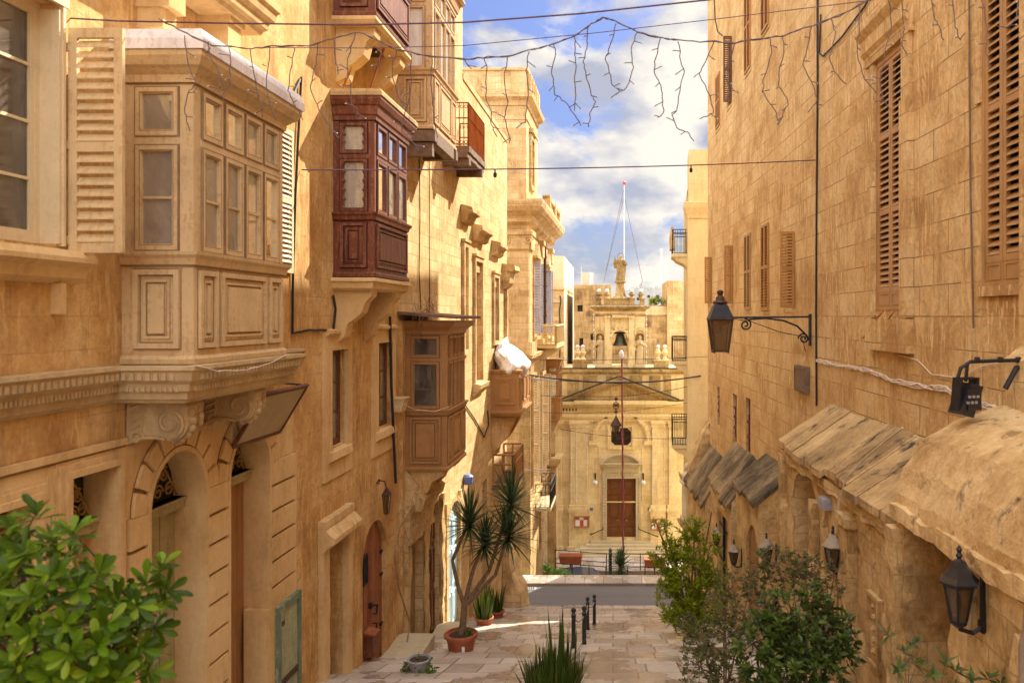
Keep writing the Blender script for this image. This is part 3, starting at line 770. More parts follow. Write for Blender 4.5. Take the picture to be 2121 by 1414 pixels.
B = MB(LF).louvre(11.38, 11.88, .62, 2.66, .02, .055, (0, .5, 1), .06, .07); part('shutter', B, 'white_wood', th_)
# the balcony
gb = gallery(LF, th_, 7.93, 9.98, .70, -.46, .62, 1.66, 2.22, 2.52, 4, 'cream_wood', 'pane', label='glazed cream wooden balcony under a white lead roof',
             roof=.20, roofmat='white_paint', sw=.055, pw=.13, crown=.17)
# upper stone balcony with brackets
B = MB(LF).sweep([(7.9, 0), (7.9, .42), (10.02, .42), (10.02, 0)], [(-.4, 3.42), (.0, 3.42), (.02, 3.47), (.06, 3.50), (.07, 3.58), (.12, 3.62), (.14, 3.72), (.17, 3.74), (.17, 3.82), (.10, 3.84), (.10, 4.9), (-.4, 4.9)])
for a in (8.15, 9.35):
    B.box(a, a + .3, 0, .34, 3.08, 3.42); B.box(a + .03, a + .27, 0, .26, 2.88, 3.08); B.box(a - .02, a + .32, 0, .38, 3.36, 3.44)
part('stone_balcony', B, 'plaster_cream', th_)

# hanging board over the second arch
sb = thing('sign_board', 'tilted blank painted board in a wooden frame over the second arched doorway', 'sign', LF.P(10.7, .25, -1.25))
nv = Vector((.40, .67)).normalized()
Fb = Fr(LF.P(0, .05, -1.60), LF.u, (LF.n * nv.y + Vector((0, 0, -nv.x))))
def bd(a0, a1, l0, l1, t0, t1):           # along street, up the board, thickness
    P = []
    for a in (a0, a1):
        for l in (l0, l1):
            for t in (t0, t1): P.append((a, .05 + l * nv.x + t * nv.y, -1.60 + l * nv.y - t * nv.x))
    return P
BXF = [(0, 1, 3, 2), (4, 6, 7, 5), (0, 4, 5, 1), (2, 3, 7, 6), (0, 2, 6, 4), (1, 5, 7, 3)]
B = MB(LF).add(bd(10.03, 11.35, .03, .75, 0, .02), BXF); part('board', B, 'board_grey', sb)
B = MB(LF)
for q in ((10.0, 11.38, 0, .045), (10.0, 11.38, .735, .78)): B.add(bd(*q, -.01, .035), BXF)
for q in ((10.0, 10.045, .045, .735), (11.335, 11.38, .045, .735)): B.add(bd(*q, -.01, .035), BXF)
part('board_frame', B, 'brown_wood', sb)
B = MB(LF)
for a in (10.1, 11.2): B.tube([(a, .03, -.9), (a, .44, -.93)], .012, 5); B.tube([(a, .03, -1.6), (a, .06, -1.6)], .015, 5)
part('stay', B, 'iron', sb)

# green cupboard door at the foot of the townhouse
gc = thing('meter_cupboard', 'small weathered green wooden cupboard low on the wall beside the arched doors', 'cupboard', LF.P(11.45, .06, -4.6))
B = MB(LF).frame(11.2, 11.98, -5.6, -3.98, .09, .056, .13); part('cupboard_frame', B, 'green_paint', gc)
B = MB(LF)
for k in range(4): B.box(11.295 + k * .148, 11.295 + k * .148 + .143, .06, .10 + .004 * (k % 2), -5.5, -4.08)
part('cupboard_door', B, 'green_boards', gc)
B = MB(LF).box(11.3, 11.87, .105, .125, -5.1, -5.02); B.box(11.3, 11.42, .105, .118, -4.28, -4.22); part('hinge_strap', B, 'iron_brown', gc)

# ================================================================== plaster house with red doors
A2 = LF.a(826)
ph = thing('plaster_house', 'ochre plastered house with small red windows and a dark red wooden balcony', 'house', LF.P(14.5, -1, G(14.5)))
W1 = (13.42, 14.15, -2.17, -.56); W2 = (15.92, 16.88, -2.2, -.52); HD = (13.2, 14.06, -8, -3.72, False, .28); HRD = (15.12, 16.62, -9, -3.95, True, .14)
B = MB(LF).wall(A1, A2, -11, 9.2, [W1, W2, HD, HRD], .2); B.mass(A1, A2, -11, 9.2)
part('wall', B, 'plaster_ochre', ph)
for (a0, a1, z0, z1) in (W1, W2):
    B = MB(LF)
    B.frame(a0 - .30, a1 + .30, z0 - .50, z1 + .30, .26, 0, .04)
    B.frame(a0 - .06, a1 + .06, z0 - .22, z1 + .06, .06, 0, .065)
    B.prism([(0, z0 - .02), (.10, z0 - .05), (.12, z0 - .17), (.0, z0 - .24)], 'a', a0 - .12, a1 + .12)
    B.prism([(0, z1 + .36), (.10, z1 + .33), (.10, z1 + .28), (0, z1 + .2)], 'a', a0 - .2, a1 + .2)
    part('window_surround', B, 'plaster_cream', ph)
    window(LF, ph, a0 + .0, a1, z0, z1, -.10, 'brown_wood', 3, 2, pane='pane')
B = MB(LF)
B.box(HD[0] - .25, HD[0], 0, .10, -8, -3.6); B.box(HD[1], HD[1] + .22, 0, .10, -8, -3.6)
B.prism([(0, -3.34), (.10, -3.36), (.27, -3.52), (.27, -3.60), (.20, -3.63), (.12, -3.72), (0, -3.72)], 'a', HD[0] - .26, HD[1] + .22)
B.box(HD[0] - .26, HD[1] + .22, 0, .13, -3.36, -3.24)
part('door_hood', B, 'plaster_cream', ph, rough=(.12, .014, 3))
door(LF, ph, HD[0], HD[1], -8, -3.76, -.26, 'old_boards', 6)
B = MB(LF).box(HD[0] + .12, HD[0] + .46, -.258, -.245, -5.13, -4.96); part('door_notice', B, 'board_grey', ph)
rd = door(LF, ph, HRD[0], HRD[1], -7.3, -3.97, -.10, 'door_red', 12, arch=.72, label='arched double door of faded red planks')
B = MB(LF).box(15.83, 15.89, -.094, -.05, -7.2, -4.02); part('cover_strip', B, 'door_red', rd)
B = MB(LF)
for z in (-6.9, -6.2, -5.2, -4.75):
    for a in (15.15, 16.47): B.box(a, a + .12, -.094, -.06, z, z + .05)
B.box(15.75, 15.82, -.09, -.02, -5.6, -5.5); B.tube([(15.9, -.08, -5.75), (15.98, .0, -5.78), (16.02, .0, -5.62), (15.93, -.06, -5.6)], .02, 6)
B.tube([(15.93, -.05, -5.95), (16.0, -.0, -5.97), (15.95, -.0, -6.05)], .016, 6)
parts('door_hardware', B, 'iron', rd)
B = MB(LF).frame(15.36, 15.62, -5.06, -4.5, .02, -.09, -.05)
for k in range(4): B.tube([(15.37 + k * .06, -.06, -5.04), (15.43 + k * .06, -.06, -4.52)], .008, 4); B.tube([(15.61 - k * .06, -.06, -5.04), (15.55 - k * .06, -.06, -4.52)], .008, 4)
part('door_grille', B, 'iron', rd)
mbx = thing('mail_box', 'small dark red letter box hung on the faded red arched door', 'letter box', LF.P(15.6, 0, -6.3))
B = MB(LF).box(15.48, 15.78, -.088, .09, -6.42, -6.0); part('box_body', B, 'red_wood', mbx)
B = MB(LF).prism([(-.09, -5.95), (.12, -6.01), (.12, -6.03), (-.09, -6.0)], 'a', 15.46, 15.80); part('lid', B, 'door_red', mbx)
# red balcony
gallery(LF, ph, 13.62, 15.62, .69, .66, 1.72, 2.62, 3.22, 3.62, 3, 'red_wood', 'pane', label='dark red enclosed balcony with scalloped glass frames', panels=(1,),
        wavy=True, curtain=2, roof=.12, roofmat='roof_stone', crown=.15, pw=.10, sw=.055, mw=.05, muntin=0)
B = MB(LF).sweep([(13.58, 0), (13.58, .66), (15.66, .66), (15.66, 0)], [(-.3, .64), (.07, .64), (.08, .58), (.03, .56), (.02, .47), (-.05, .43), (-.3, .43)])
for a in (13.72, 15.2):
    B.prism([(0, .44), (.62, .44), (.60, .34), (.50, .24), (.44, .06), (.30, -.06), (.20, -.12), (.15, -.34), (.04, -.44), (0, -.46)], 'a', a, a + .3)
parts('stone_corbel', B, 'plaster_cream', ph)
# balcony above it
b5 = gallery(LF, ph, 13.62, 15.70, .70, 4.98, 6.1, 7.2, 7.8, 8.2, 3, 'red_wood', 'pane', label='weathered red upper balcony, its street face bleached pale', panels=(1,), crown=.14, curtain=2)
part('bleached_front', MB(LF).box(13.78, 15.6, .69, .7035, 5.12, 5.92), 'bleached_wood', b5)
B = MB(LF).sweep([(13.6, 0), (13.6, .68), (15.74, .68), (15.74, 0)], [(-.3, 4.96), (.05, 4.96), (.06, 4.9), (.02, 4.84), (-.3, 4.8)])
for a in (13.75, 15.3):
    B.prism([(0, 4.82), (.66, 4.82), (.64, 4.7), (.52, 4.6), (.46, 4.38), (.30, 4.24), (.22, 4.2), (.16, 4.0), (0, 3.92)], 'a', a, a + .32)
parts('stone_corbel', B, 'plaster_cream', ph)
B = MB(LF)
for a, n in ((13.75, .1), (14.5, .25), (15.4, .1)): B.tube([(a, n, 3.75), (a + .3, n + .25, 4.85)], .022, 5)
parts('iron_prop', B, 'rust', ph)
wl = thing('wall_lantern', 'little rusty lantern on an iron hook over the faded red arched door', 'lamp', LF.P(15.95, .1, -3.5))
B = MB(LF).tube([(15.95, .0, -3.25), (15.95, .06, -3.18), (15.95, .16, -3.2), (15.95, .2, -3.32)], .014, 5); scroll(B, (15.95, -3.22), .07, 1.4, .05, .008, LF); part('hook', B, 'iron_brown', wl)
B = MB(LF).lathe((15.95, .2, -3.85), [(.02, 0), (.05, .02), (.085, .36), (.09, .38)], 4, rot=PI / 4); part('lamp_body', B, 'lamp_glass', wl)
B = MB(LF).lathe((15.95, .2, -3.85), [(.10, .38), (.11, .40), (.05, .48), (.01, .54)], 4, rot=PI / 4)
for k in range(4):
    t = PI / 4 + k * PI / 2; B.tube([(15.95 + .05 * math.cos(t), .2 + .05 * math.sin(t), -3.83), (15.95 + .088 * math.cos(t), .2 + .088 * math.sin(t), -3.47)], .008, 4)
part('lamp_cage', B, 'iron_brown', wl)

# ================================================================== tall stone house
A3 = LF.a(958)
sh = thing('stone_house', 'tall stone house with a beige balcony high up and a tan balcony low down', 'house', LF.P(20.5, -1, G(20.5)))
HBD = (20.15, 21.25, -9, -4.75, False, .2); HBL = (22.1, 23.6, -10, -5.15, .5, .12); HOB = (17.95, 19.6, -9, -4.95, False, .25)
B = MB(LF).wall(A2, A3, -12, 9.4, [HBD, HBL, HOB]); B.mass(A2, A3, -12, 9.4)
part('wall', B, 'ashlar_pale', sh)
B = MB(LF).box(A2 + .02, 17.78, 0, .06, -11, -.1); B.box(A2 + .02, 17.75, .06, .075, -6.4, -.3)
part('pilaster_strip', B, 'plaster_ochre', sh)
B = MB(LF)
for (a0, a1, z0, z1, n1) in ((17.7, 17.94, -8.6, -4.4, .16), (19.62, 20.05, -8.6, -4.7, .05), (17.7, 19.9, -4.95, -3.95, .22), (21.3, 21.6, -8.9, -4.6, .08)):
    B.box(a0, a1, 0, n1, z0, z1)
B.prism([(0, -3.3), (.30, -3.75), (.5, -4.0), (.45, -4.2), (0, -4.3)], 'a', 17.75, 19.7)
parts('rubble_facing', B, 'rubble', sh, rough=(.16, .05, 1.7))
door(LF, sh, HOB[0], HOB[1], -9, -4.97, -.2, 'old_boards', 7, name='boarded_door')
bd_ = door(LF, sh, HBD[0], HBD[1], -8.15, -4.77, -.14, 'brown_wood', 2, name='brown_door')
B = MB(LF)
for k in range(2):
    a = HBD[0] + .06 + k * .55
    for (z0, z1) in ((-8.0, -7.0), (-6.85, -5.9), (-5.75, -4.95)): B.panel(a, a + .43, z0, z1, -.135)
part('door_panels', B, 'brown_wood', bd_)
bl = door(LF, sh, HBL[0], HBL[1], -8.75, -5.17, -.06, 'blue_paint', 2, arch=.5, name='blue_door', label='pale blue double door with an arched head')
B = MB(LF)
for k in range(2):
    a = HBL[0] + .08 + k * .75
    for (z0, z1) in ((-8.6, -7.7), (-7.5, -6.5), (-6.35, -5.7)): B.panel(a, a + .58, z0, z1, -.054)
part('door_panels', B, 'blue_paint', bl)
B = MB(LF).box(HBL[1] + .02, HBL[1] + .25, 0, .08, -9, -5.0); B.box(21.84, HBL[0] - .02, 0, .08, -9, -5.0); B.ring((22.85, -5.65), .77, 1.0, 0, PI, 0, .08, 12, None, .65)
part('door_surround', B, 'ashlar_pale', sh)
# tan balcony low on the wall
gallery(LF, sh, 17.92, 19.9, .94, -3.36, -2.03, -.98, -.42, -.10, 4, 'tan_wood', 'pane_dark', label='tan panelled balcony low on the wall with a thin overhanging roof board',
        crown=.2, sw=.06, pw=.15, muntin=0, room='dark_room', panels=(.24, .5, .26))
B = MB(LF).prism([(0, .10), (1.28, .0), (1.28, -.055), (0, .04)], 'a', 17.4, 20.15); part('roof_board', B, 'grey_wood', sh, rough=(.2, .01, 2))
B = MB(LF).prism([(0, -3.37), (.86, -3.37), (.84, -3.5), (.6, -3.62), (.5, -3.85), (.25, -4.0), (0, -4.05)], 'a', 18.0, 18.5); B.prism([(0, -3.37), (.88, -3.37), (.84, -3.5), (.6, -3.62), (.5, -3.85), (.25, -4.0), (0, -4.05)], 'a', 19.3, 19.8)
B.prism([(0, -3.37), (.6, -3.37), (.45, -3.75), (0, -3.95)], 'a', 18.5, 19.3)
parts('stone_corbel', B, 'plaster_ochre', sh)
# beige balcony high up
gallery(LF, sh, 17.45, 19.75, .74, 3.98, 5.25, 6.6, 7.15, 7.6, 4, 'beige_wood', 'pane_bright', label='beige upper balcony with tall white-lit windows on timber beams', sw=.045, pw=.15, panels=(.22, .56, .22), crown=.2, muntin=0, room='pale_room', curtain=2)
B = MB(LF).box(17.42, 17.6, 0, .8, 3.72, 3.95); B.box(19.55, 19.75, 0, .8, 3.72, 3.95); B.box(17.7, 19.4, .55, .78, 3.70, 3.97)
B.box(17.5, 17.68, 0, .72, 3.42, 3.70)
parts('timber_beam', B, 'grey_wood', sh)
def rail_grid(B, F, pts, z0, z1, step, r=.009, rr=.018, mid=(), curls=False):
    """iron balcony rail along a plan path"""
    for p, q in zip(pts, pts[1:]):
        L_ = math.hypot(q[0] - p[0], q[1] - p[1]); k = max(1, int(L_ / step))
        for z in (z0 + .04, z1, *mid): B.tube([(p[0], p[1], z), (q[0], q[1], z)], rr if z != z0 + .04 else r * 1.3, 4, F)
        for i in range(k + 1):
            x, y = p[0] + (q[0] - p[0]) * i / k, p[1] + (q[1] - p[1]) * i / k
            B.tube([(x, y, z0), (x, y, z1)], r if 0 < i < k else r * 1.8, 4, F)
            if curls and i < k:
                ux, uy = (q[0] - p[0]) / L_, (q[1] - p[1]) / L_; st = L_ / k
                for zz in (z0 + .10, z1 - .10):
                    B.tube([(x + ux * (st / 2 + st * .33 * math.cos(w)), y + uy * (st / 2 + st * .33 * math.cos(w)), zz + st * .33 * math.sin(w)) for w in [j * .7 for j in range(10)]], r * .7, 4, F)
B = MB(LF).box(21.5, 23.95, 0, .74, 4.30, 4.46); B.box(21.5, 23.95, .02, .70, 4.16, 4.30); B.box(21.6, 21.8, 0, .72, 3.98, 4.16); B.box(23.4, 23.6, 0, .72, 3.98, 4.16)
ib = part('iron_balcony', B, 'grey_wood', sh, 'open balcony with a rusty iron railing on rotten boards', rough=(.15, .015, 3))
B = MB(LF); rail_grid(B, LF, [(21.55, 0), (21.55, .70), (23.9, .70), (23.9, 0)], 4.47, 5.60, .115, .012, .02, (5.2,), True); part('railing', B, 'rust', ib)

# ================================================================== low stone house at the corner
A4 = 33.2
cs = thing('corner_house', 'lower pale stone house at the corner with hooded windows and a draped balcony', 'house', LF.P(28.5, -1, G(28.5)))
X = [(23.55, 25.2), (26.05, 27.3), (29.6, 30.75)]
holes = [(23.75, 24.75, -1.0, 2.05), (26.05, 27.2, -2.1, 1.75), (29.7, 30.6, -.9, 1.4), (27.6, 28.5, -10.4, -5.6), (30.3, 31.3, -5.2, -2.9), (25.3, 26.2, -9.6, -5.9, True)]
hA = [(A3 + .02 if h[0] < A3 else h[0],) + tuple(h[1:]) for h in holes]
B = MB(LF).wall(A3, A4, -15, 7.0, hA, .22); B.mass(A3, A4, -15, 7.0)
B.box(A3 + .01, A4, -.4, .03, 7.0, 7.18)
part('wall', B, 'ashlar_pale', cs)
for i, (h, hz) in enumerate(zip(hA[:3], (2.75, 2.4, 2.2))):
    a0, a1 = h[0], h[1]
    B = MB(LF).frame(a0 - .16, a1 + .16, h[2] - .14, h[3] + .16, .15, 0, .09)
    B.box(a0 - .22, a1 + .22, 0, .13, h[3] + .16, h[3] + .24); B.box(a0, a1, -.06, 0, h[3] - .32, h[3] - .02)
    if i == 1: B.prism([(0, h[2] - .0), (.28, h[2] - .06), (.24, h[2] - .2), (.06, h[2] - .42), (0, h[2] - .45)], 'a', a0 - .25, a1 + .25)
    part('window_surround', B, 'ashlar_gold', cs)
    B = MB(LF).prism([(0, hz + .52), (.34, hz + .44), (.36, hz + .30), (.24, hz + .24), (.20, hz + .08), (.08, hz), (0, hz)], 'a', a0 - .35, a1 + .4)
    part('window_hood', B, 'rubble', cs, rough=(.18, .03, 2.2))
    B = MB(LF).box(a0, a1, -.20, -.16, h[2], h[3]) if i < 2 else MB(LF).louvre(a0, a1, h[2], h[3], -.16, -.12, (0, .5, 1))
    part('blind_panel' if i < 2 else 'shutter', B, 'pale_block' if i < 2 else 'shutter_blue', cs)
B = MB(LF).prism([(0, 2.05), (.5, 1.98), (.52, 1.80), (.34, 1.72), (.3, 1.3), (.12, 1.1), (0, 1.05)], 'a', 31.8, 33.1); B.box(32.4, 32.7, 0, .12, -2, 1.1); part('window_hood', B, 'rubble', cs, rough=(.2, .03, 2))
for h in (hA[3], hA[5]): door(LF, cs, h[0], h[1], h[2], h[3], -.16, 'tan_wood', 6, arch=(.45 if len(h) > 4 else None))
door(LF, cs, hA[4][0], hA[4][1], hA[4][2], hA[4][3], -.16, 'old_boards', 5, name='boarded_window')
# draped balcony
B = MB(LF); b0, b1, dd = 29.3, 32.4, 1.0
for Fx, x0, x1 in ((LF.near(b0), 0, dd - .003), (LF.off(dd), b0 + .003, b1 - .003), (LF.far(b1), 0, dd - .003)):
    B.box(x0, x1, -.06, 0, -3.4, -2.0, Fx)
    k = 1 if x1 < 2 else 3; w = (x1 - x0 - .1) / k
    for i in range(k): B.panel(x0 + .05 + i * w + .08, x0 + .05 + (i + 1) * w - .08, -3.15, -2.2, 0, Fx, .07)
B.sweep([(b0, 0), (b0, dd), (b1, dd), (b1, 0)], [(-.08, -2.02), (.06, -2.02), (.09, -1.93), (-.08, -1.9)])
B.sweep([(b0, 0), (b0, dd), (b1, dd), (b1, 0)], [(-.06, -3.36), (.09, -3.36), (.10, -3.44), (.03, -3.55), (-.06, -3.58)])
B.box(b0, b1, 0, dd - .05, -3.5, -3.4)
db = part('stone_balcony', B, 'tan_wood', cs, 'panelled balcony box under white plastic sheeting')
B = MB(LF)
for a in (29.45, 31.3): B.prism([(0, -3.5), (.85, -3.5), (.8, -3.8), (.5, -4.4), (.2, -4.75), (0, -4.85)], 'a', a, a + .5)
parts('stone_corbel', B, 'plaster_ochre', cs)
# plastic sheet: sags from the window head out over the balcony front
B = MB(LF); NU, NV = 36, 20
P = []
for j in range(NV + 1):
    for i in range(NU):
        t, f = 2 * PI * i / NU, PI * j / NV; d = Vector((math.sin(f) * math.cos(t), math.sin(f) * math.sin(t), math.cos(f)))
        w = 1 + .16 * noise.noise(d * 2.6) + .07 * noise.noise(d * 7) + .03 * math.sin(t * 11 + f * 6)
        z_ = d.z * .72 * w; up_ = max(0, z_)
        P.append((30.75 + d.x * 1.55 * w * (1 - .35 * up_), max(.03, .60 + d.y * .60 * w - up_ * .55), -1.75 + z_))
B.add(P, [(j * NU + i, j * NU + (i + 1) % NU, (j + 1) * NU + (i + 1) % NU, (j + 1) * NU + i) for j in range(NV) for i in range(NU)])
Q = []
for j in range(15):
    for i in range(13):
        u, v = i / 12, j / 14
        Q.append((29.35 + 2.6 * u, .10 + .42 * (1 - abs(2 * u - .8) ** 2 * .6) * (.55 + .45 * v) + .06 * math.sin(u * 15 + v * 3) + .25 * v * v, -.85 - .75 * v - .10 * math.sin(u * 9) - .35 * (2 * u - 1) ** 2 * (1 - v)))
B.add(Q, [(j * 13 + i, j * 13 + i + 1, (j + 1) * 13 + i + 1, (j + 1) * 13 + i) for j in range(14) for i in range(12)])
solo('plastic_sheet', B, 'white_paint', 'white plastic sheeting draped over the corner balcony', 'sheet', smooth=True)
# low iron balcony near the corner
B = MB(LF).box(29.6, 32.3, 0, .78, -6.25, -6.12); b8 = part('iron_balcony', B, 'grey_wood', cs, 'low brown railed balcony near the corner')
B = MB(LF); rail_grid(B, LF, [(29.65, 0), (29.65, .74), (32.25, .74), (32.25, 0)], -6.12, -5.0, .28, .03, .04, (-5.35,)); part('railing', B, 'tan_wood', b8)
# rough buttress at the corner foot
B = MB(LF).prism([(0, -9.0), (.25, -9.3), (.35, -10.2), (.75, -10.8), (.95, -12.4), (0, -12.4)], 'a', 31.9, 33.6); B.box(32.3, 33.3, -.2, .16, -12, -7.4)
part('corner_buttress', B, 'ashlar_gold', cs, rough=(.25, .06, 1.3))
# ================================================================== right side: long ochre building
rb = thing('ochre_building', 'long ochre stone building with louvred shutters and stone porches at its foot', 'building', RF.P(20, -1, G(20)))
AN, AF = 8.95, 33.0
def rz(x, y, n=0): return RF.z(x, y, n)
WA = (12.46, 13.62, .12, 4.12); WB = (9.06, 9.95, .37, 5.0)
small = [(a - .45, a + .45, z0, z1) for a, z0, z1 in ((22.2, .16, 2.48), (24.65, .2, 2.46), (22.2, 7.74, 10.2), (24.65, 7.35, 10.1), (30.3, 6.95, 8.9), (19.55, .2, 1.97), (27.7, .43, 2.35), (32.3, .5, 2.3), (27.9, 7.15, 9.35), (30.4, -.0, 0.02))][:9]
cross = [(26.55, 27.25, -4.25, -2.55), (24.3, 25.0, -5.1, -2.45), (30.0, 30.5, -4.0, -2.6)]
B = MB(RF).wall(AN, AF, -15, 12.9, [WA, WB] + small + cross, .16); B.mass(AN, AF, -15, 12.9, 9)
B.box(AN + .02, 22.4, -8.9, -.02, 12.88, 14.25)
part('wall', B, 'wall_orange', rb)
# big shuttered windows
for (a0, a1, z0, z1), rails in ((WA, (0, .345, .68, 1)), (WB, (.0, .42, .74, 1))):
    m = (a0 + a1) / 2
    for q, (p0, p1) in enumerate(((a0 + .02, m - .006), (m + .006, a1 - .02))):
        B = MB(RF); 
        B.louvre(p0, p1, z0 + .27, z1, -.06, -.005, rails, .07, .098); B.box(p0, p1, -.06, -.01, z0 + .03, z0 + .27)
        B.frame(p0 + .05, p1 - .05, z0 + .06, z0 + .25, .02, -.01, 0)
        part('shutter', B, 'shutter_pink' if a0 > 12 else 'shutter_tan', rb)
    B = MB(RF).frame(a0 - .04, a1 + .04, z0 - .02, z1 + .04, .06, -.12, .01); B.box(m - .02, m + .02, -.045, -.02, z0 + .05, z1)
    part('shutter_frame', B, 'shutter_tan', rb)
    B = MB(RF).quad([(a0, -.155, z0), (a1, -.155, z0), (a1, -.155, z1), (a0, -.155, z1)]); part('dark_interior', B, 'dark_room', rb)
B = MB(RF)
B.box(12.08, 12.42, 0, .10, -.02, 3.25); B.box(13.66, 13.85, 0, .09, -.02, 2.9); B.box(12.08, 13.9, 0, .12, -.55, -.04)
B.box(12.12, 12.42, 0, .07, 3.25, 4.3); B.box(13.66, 13.85, 0, .06, 2.9, 4.3)
B.prism([(0, 4.2), (.08, 4.2), (.1, 4.35), (.16, 4.42), (.17, 4.62), (.26, 4.72), (.27, 4.82), (0, 4.95)], 'a', 12.05, 14.0)
parts('window_surround', B, 'wall_orange', rb)
B = MB(RF).box(8.97, 10.05, 0, .05, .24, .36); B.box(9.98, 10.12, 0, .035, 2.6, 5.5); parts('window_surround', B, 'wall_orange', rb)
# small windows: louvres shut, or a leaf standing open into the street
for i, (a0, a1, z0, z1) in enumerate(small):
    if i < 5:
        for p0, p1 in ((a0 + .01, (a0 + a1) / 2 - .004), ((a0 + a1) / 2 + .004, a1 - .01)):
            part('shutter', MB(RF).louvre(p0, p1, z0, z1, -.06, .05, (0, .5, 1), .06, .075), 'shutter_brown' if i != 1 else 'shutter_tan', rb)
    else:
        B = MB(RF).frame(a0, a1, z0, z1, .06, -.13, -.06); B.quad([(a0, -.14, z0), (a1, -.14, z0), (a1, -.14, z1), (a0, -.14, z1)]); part('dark_interior', B, 'dark_room', rb)
        part('shutter', MB(RF.near(a0 - .02)).louvre(.01, .34 if i == 5 else .29, z0, z1, -.02, .02, (0, .5, 1), .05, .072), 'shutter_brown' if i != 8 else 'brown_wood', rb)
    B = MB(RF).box(a0 - .08, a1 + .08, -.02, .02, z0 - .1, z0 - .01); part('window_sill', B, 'rubble', rb)
for (a0, a1, z0, z1) in cross:
    B = MB(RF).quad([(a0, -.10, z0), (a1, -.10, z0), (a1, -.10, z1), (a0, -.10, z1)]); o = part('dark_window', B, 'dark_room', rb)
    m = (a0 + a1) / 2; B = MB(RF)
    B.box(m - .035, m + .035, -.03, -.01, z0 + .3, z1 - .5); 
    for f in (.35, .55, .72): zz = z0 + (z1 - z0) * f; B.box(m - .17, m + .17, -.028, -.012, zz, zz + .07); B.ball((m, -.02, zz + .035), .06, 8)
    part('red_cross_grille', B, 'maroon', o)
# porches
def porch(a0, a1, n, zh, ze, holes, mat='rubble', amp=.06, label=None, roof=True, prof=None, over=.12, roofmat='roof_stone'):
    B = MB(RF).wall(a0, a1, -14, ze if not prof else prof[-1][1], holes, n - .02, n=n)
    top = [(0, zh), (n, ze)] if not prof else prof
    for a in (a0, a1): B.quad([(a, p, z) for p, z in top] + [(a, n, -14), (a, 0, -14)])
    o = part('stone_porch', B, mat, rb, label, rough=(.18, amp * .75, 1.5))
    if roof:
        sl = (ze - zh) / n
        Bq = MB(RF)
        m = max(1, int((a1 - a0) / .6)); w = (a1 - a0) / m
        for i in range(m):
            j = rnd.uniform(-.018, .018); e = rnd.uniform(-.05, .06)
            q0, q1 = a0 - .03 + i * w + .006, a0 - .03 + (i + 1) * w - .006
            Bq.prism([(.0, zh + .05 + j), (n + over + e, ze + .05 + j + sl * (over + e)), (n + over + e, ze - .06 + j + sl * (over + e)), (0, zh - .06 + j)], 'a', q0, q1)
        part('roof_slabs', Bq, roofmat, o, rough=(.14, .016, 1.6))
    elif prof:
        Bq = MB(RF).prism([(p * 1.004, z + .03) for p, z in prof] + [(p - .03, z - .05) for p, z in prof[::-1]], 'a', a0 - .02, a1 + .02)
        part('vaulted_roof', Bq, 'vault_stone', o, rough=(.13, .06, 1.1))
    return o
h4 = (RF.a(1697, .95), RF.a(1642, .95), -8, rz(1668, 975, .95), True, .93)
p4 = porch(10.1, 16.25, .95, -1.78, -2.42, [h4], label='stone porch with a broken arched opening under worn stone slabs')
B = MB(RF).box(11.75, 12.15, .9, 1.1, -8, -3.0); B.box(13.2, 13.4, .9, 1.02, -8, -2.9); B.box(11.7, 12.2, .9, 1.14, -3.0, -2.88); B.box(13.75, 14.0, .9, 1.05, -8, -3.1); B.box(10.2, 10.45, .9, 1.06, -8, -2.9); B.box(15.95, 16.22, .9, 1.06, -8, -2.7); B.box(12.6, 12.72, .9, 1.0, -8, -3.4)
parts('buttress_pier', B, 'rubble', p4, rough=(.14, .045, 2.2))
B = MB(RF).box(10.15, 16.2, .9, 1.02, -2.78, -2.6); part('worn_ledge', B, 'rubble', p4, rough=(.14, .05, 2.4))
B = MB(RF).box(10.75, 11.15, .93, .99, -4.6, -3.75); B.frame(10.72, 11.18, -4.65, -3.7, .05, .95, 1.03)
for q in range(5): B.ball((10.95, .985, -4.45 + q * .15), .05, 8)
parts('carved_relief', B, 'rubble', p4)
h5 = (7.4, 8.62, -7, -2.12, False, 1.48); h5b = (5.0, 5.98, -7, -2.35, True, 1.0)
p5 = porch(4.2, 8.87, 1.5, -.95, -1.8, [h5, h5b], roof=False, prof=[(0, -.97), (.4, -1.02), (.82, -1.14), (1.16, -1.36), (1.38, -1.66), (1.48, -1.92), (1.5, -2.16)], label='nearest porch with a rounded vault and a square doorway', amp=.045)
B = MB(RF)
B.box(8.66, 8.86, 1.44, 1.60, -7, -2.2); B.box(7.05, 7.36, 1.44, 1.58, -7, -2.3); B.box(6.1, 6.3, 1.44, 1.56, -7, -2.4)
parts('buttress_pier', B, 'rubble', p5, rough=(.13, .05, 2.2))
B = MB(RF).box(5.0, 8.86, 1.42, 1.56, -2.14, -2.0); part('worn_ledge', B, 'vault_stone', p5, rough=(.12, .055, 2.4))
h3 = (RF.a(1572, .8), RF.a(1546, .8), -9, rz(1557, 1088, .8), True, .12)
p3 = porch(19.3, 22.2, .8, -3.72, -4.35, [h3], amp=.03, label='stone porch over an arched brown plank door', roofmat='roof_dark')
door(RF, rb, h3[0], h3[1], -9, h3[3] - .03, .72, 'door_orange', 8, arch=(h3[1] - h3[0]) / 2)
h2 = (23.6, 25.6, -9.4, -5.9, False, .12)
p2 = porch(23.0, 26.9, .8, -4.1, -5.15, [h2], amp=.03, label='stone porch over a tall boarded door with a black bar', roofmat='roof_dark')
o = door(RF, rb, h2[0], h2[1], -9.4, h2[3], .70, 'old_boards', 8)
B = MB(RF).box(24.5, 24.6, .71, .78, -9.4, -5.5); 
for z in (-8.6, -7.4, -6.4): B.box(23.7, 25.5, .71, .735, z, z + .06)
part('door_bar', B, 'iron', o)
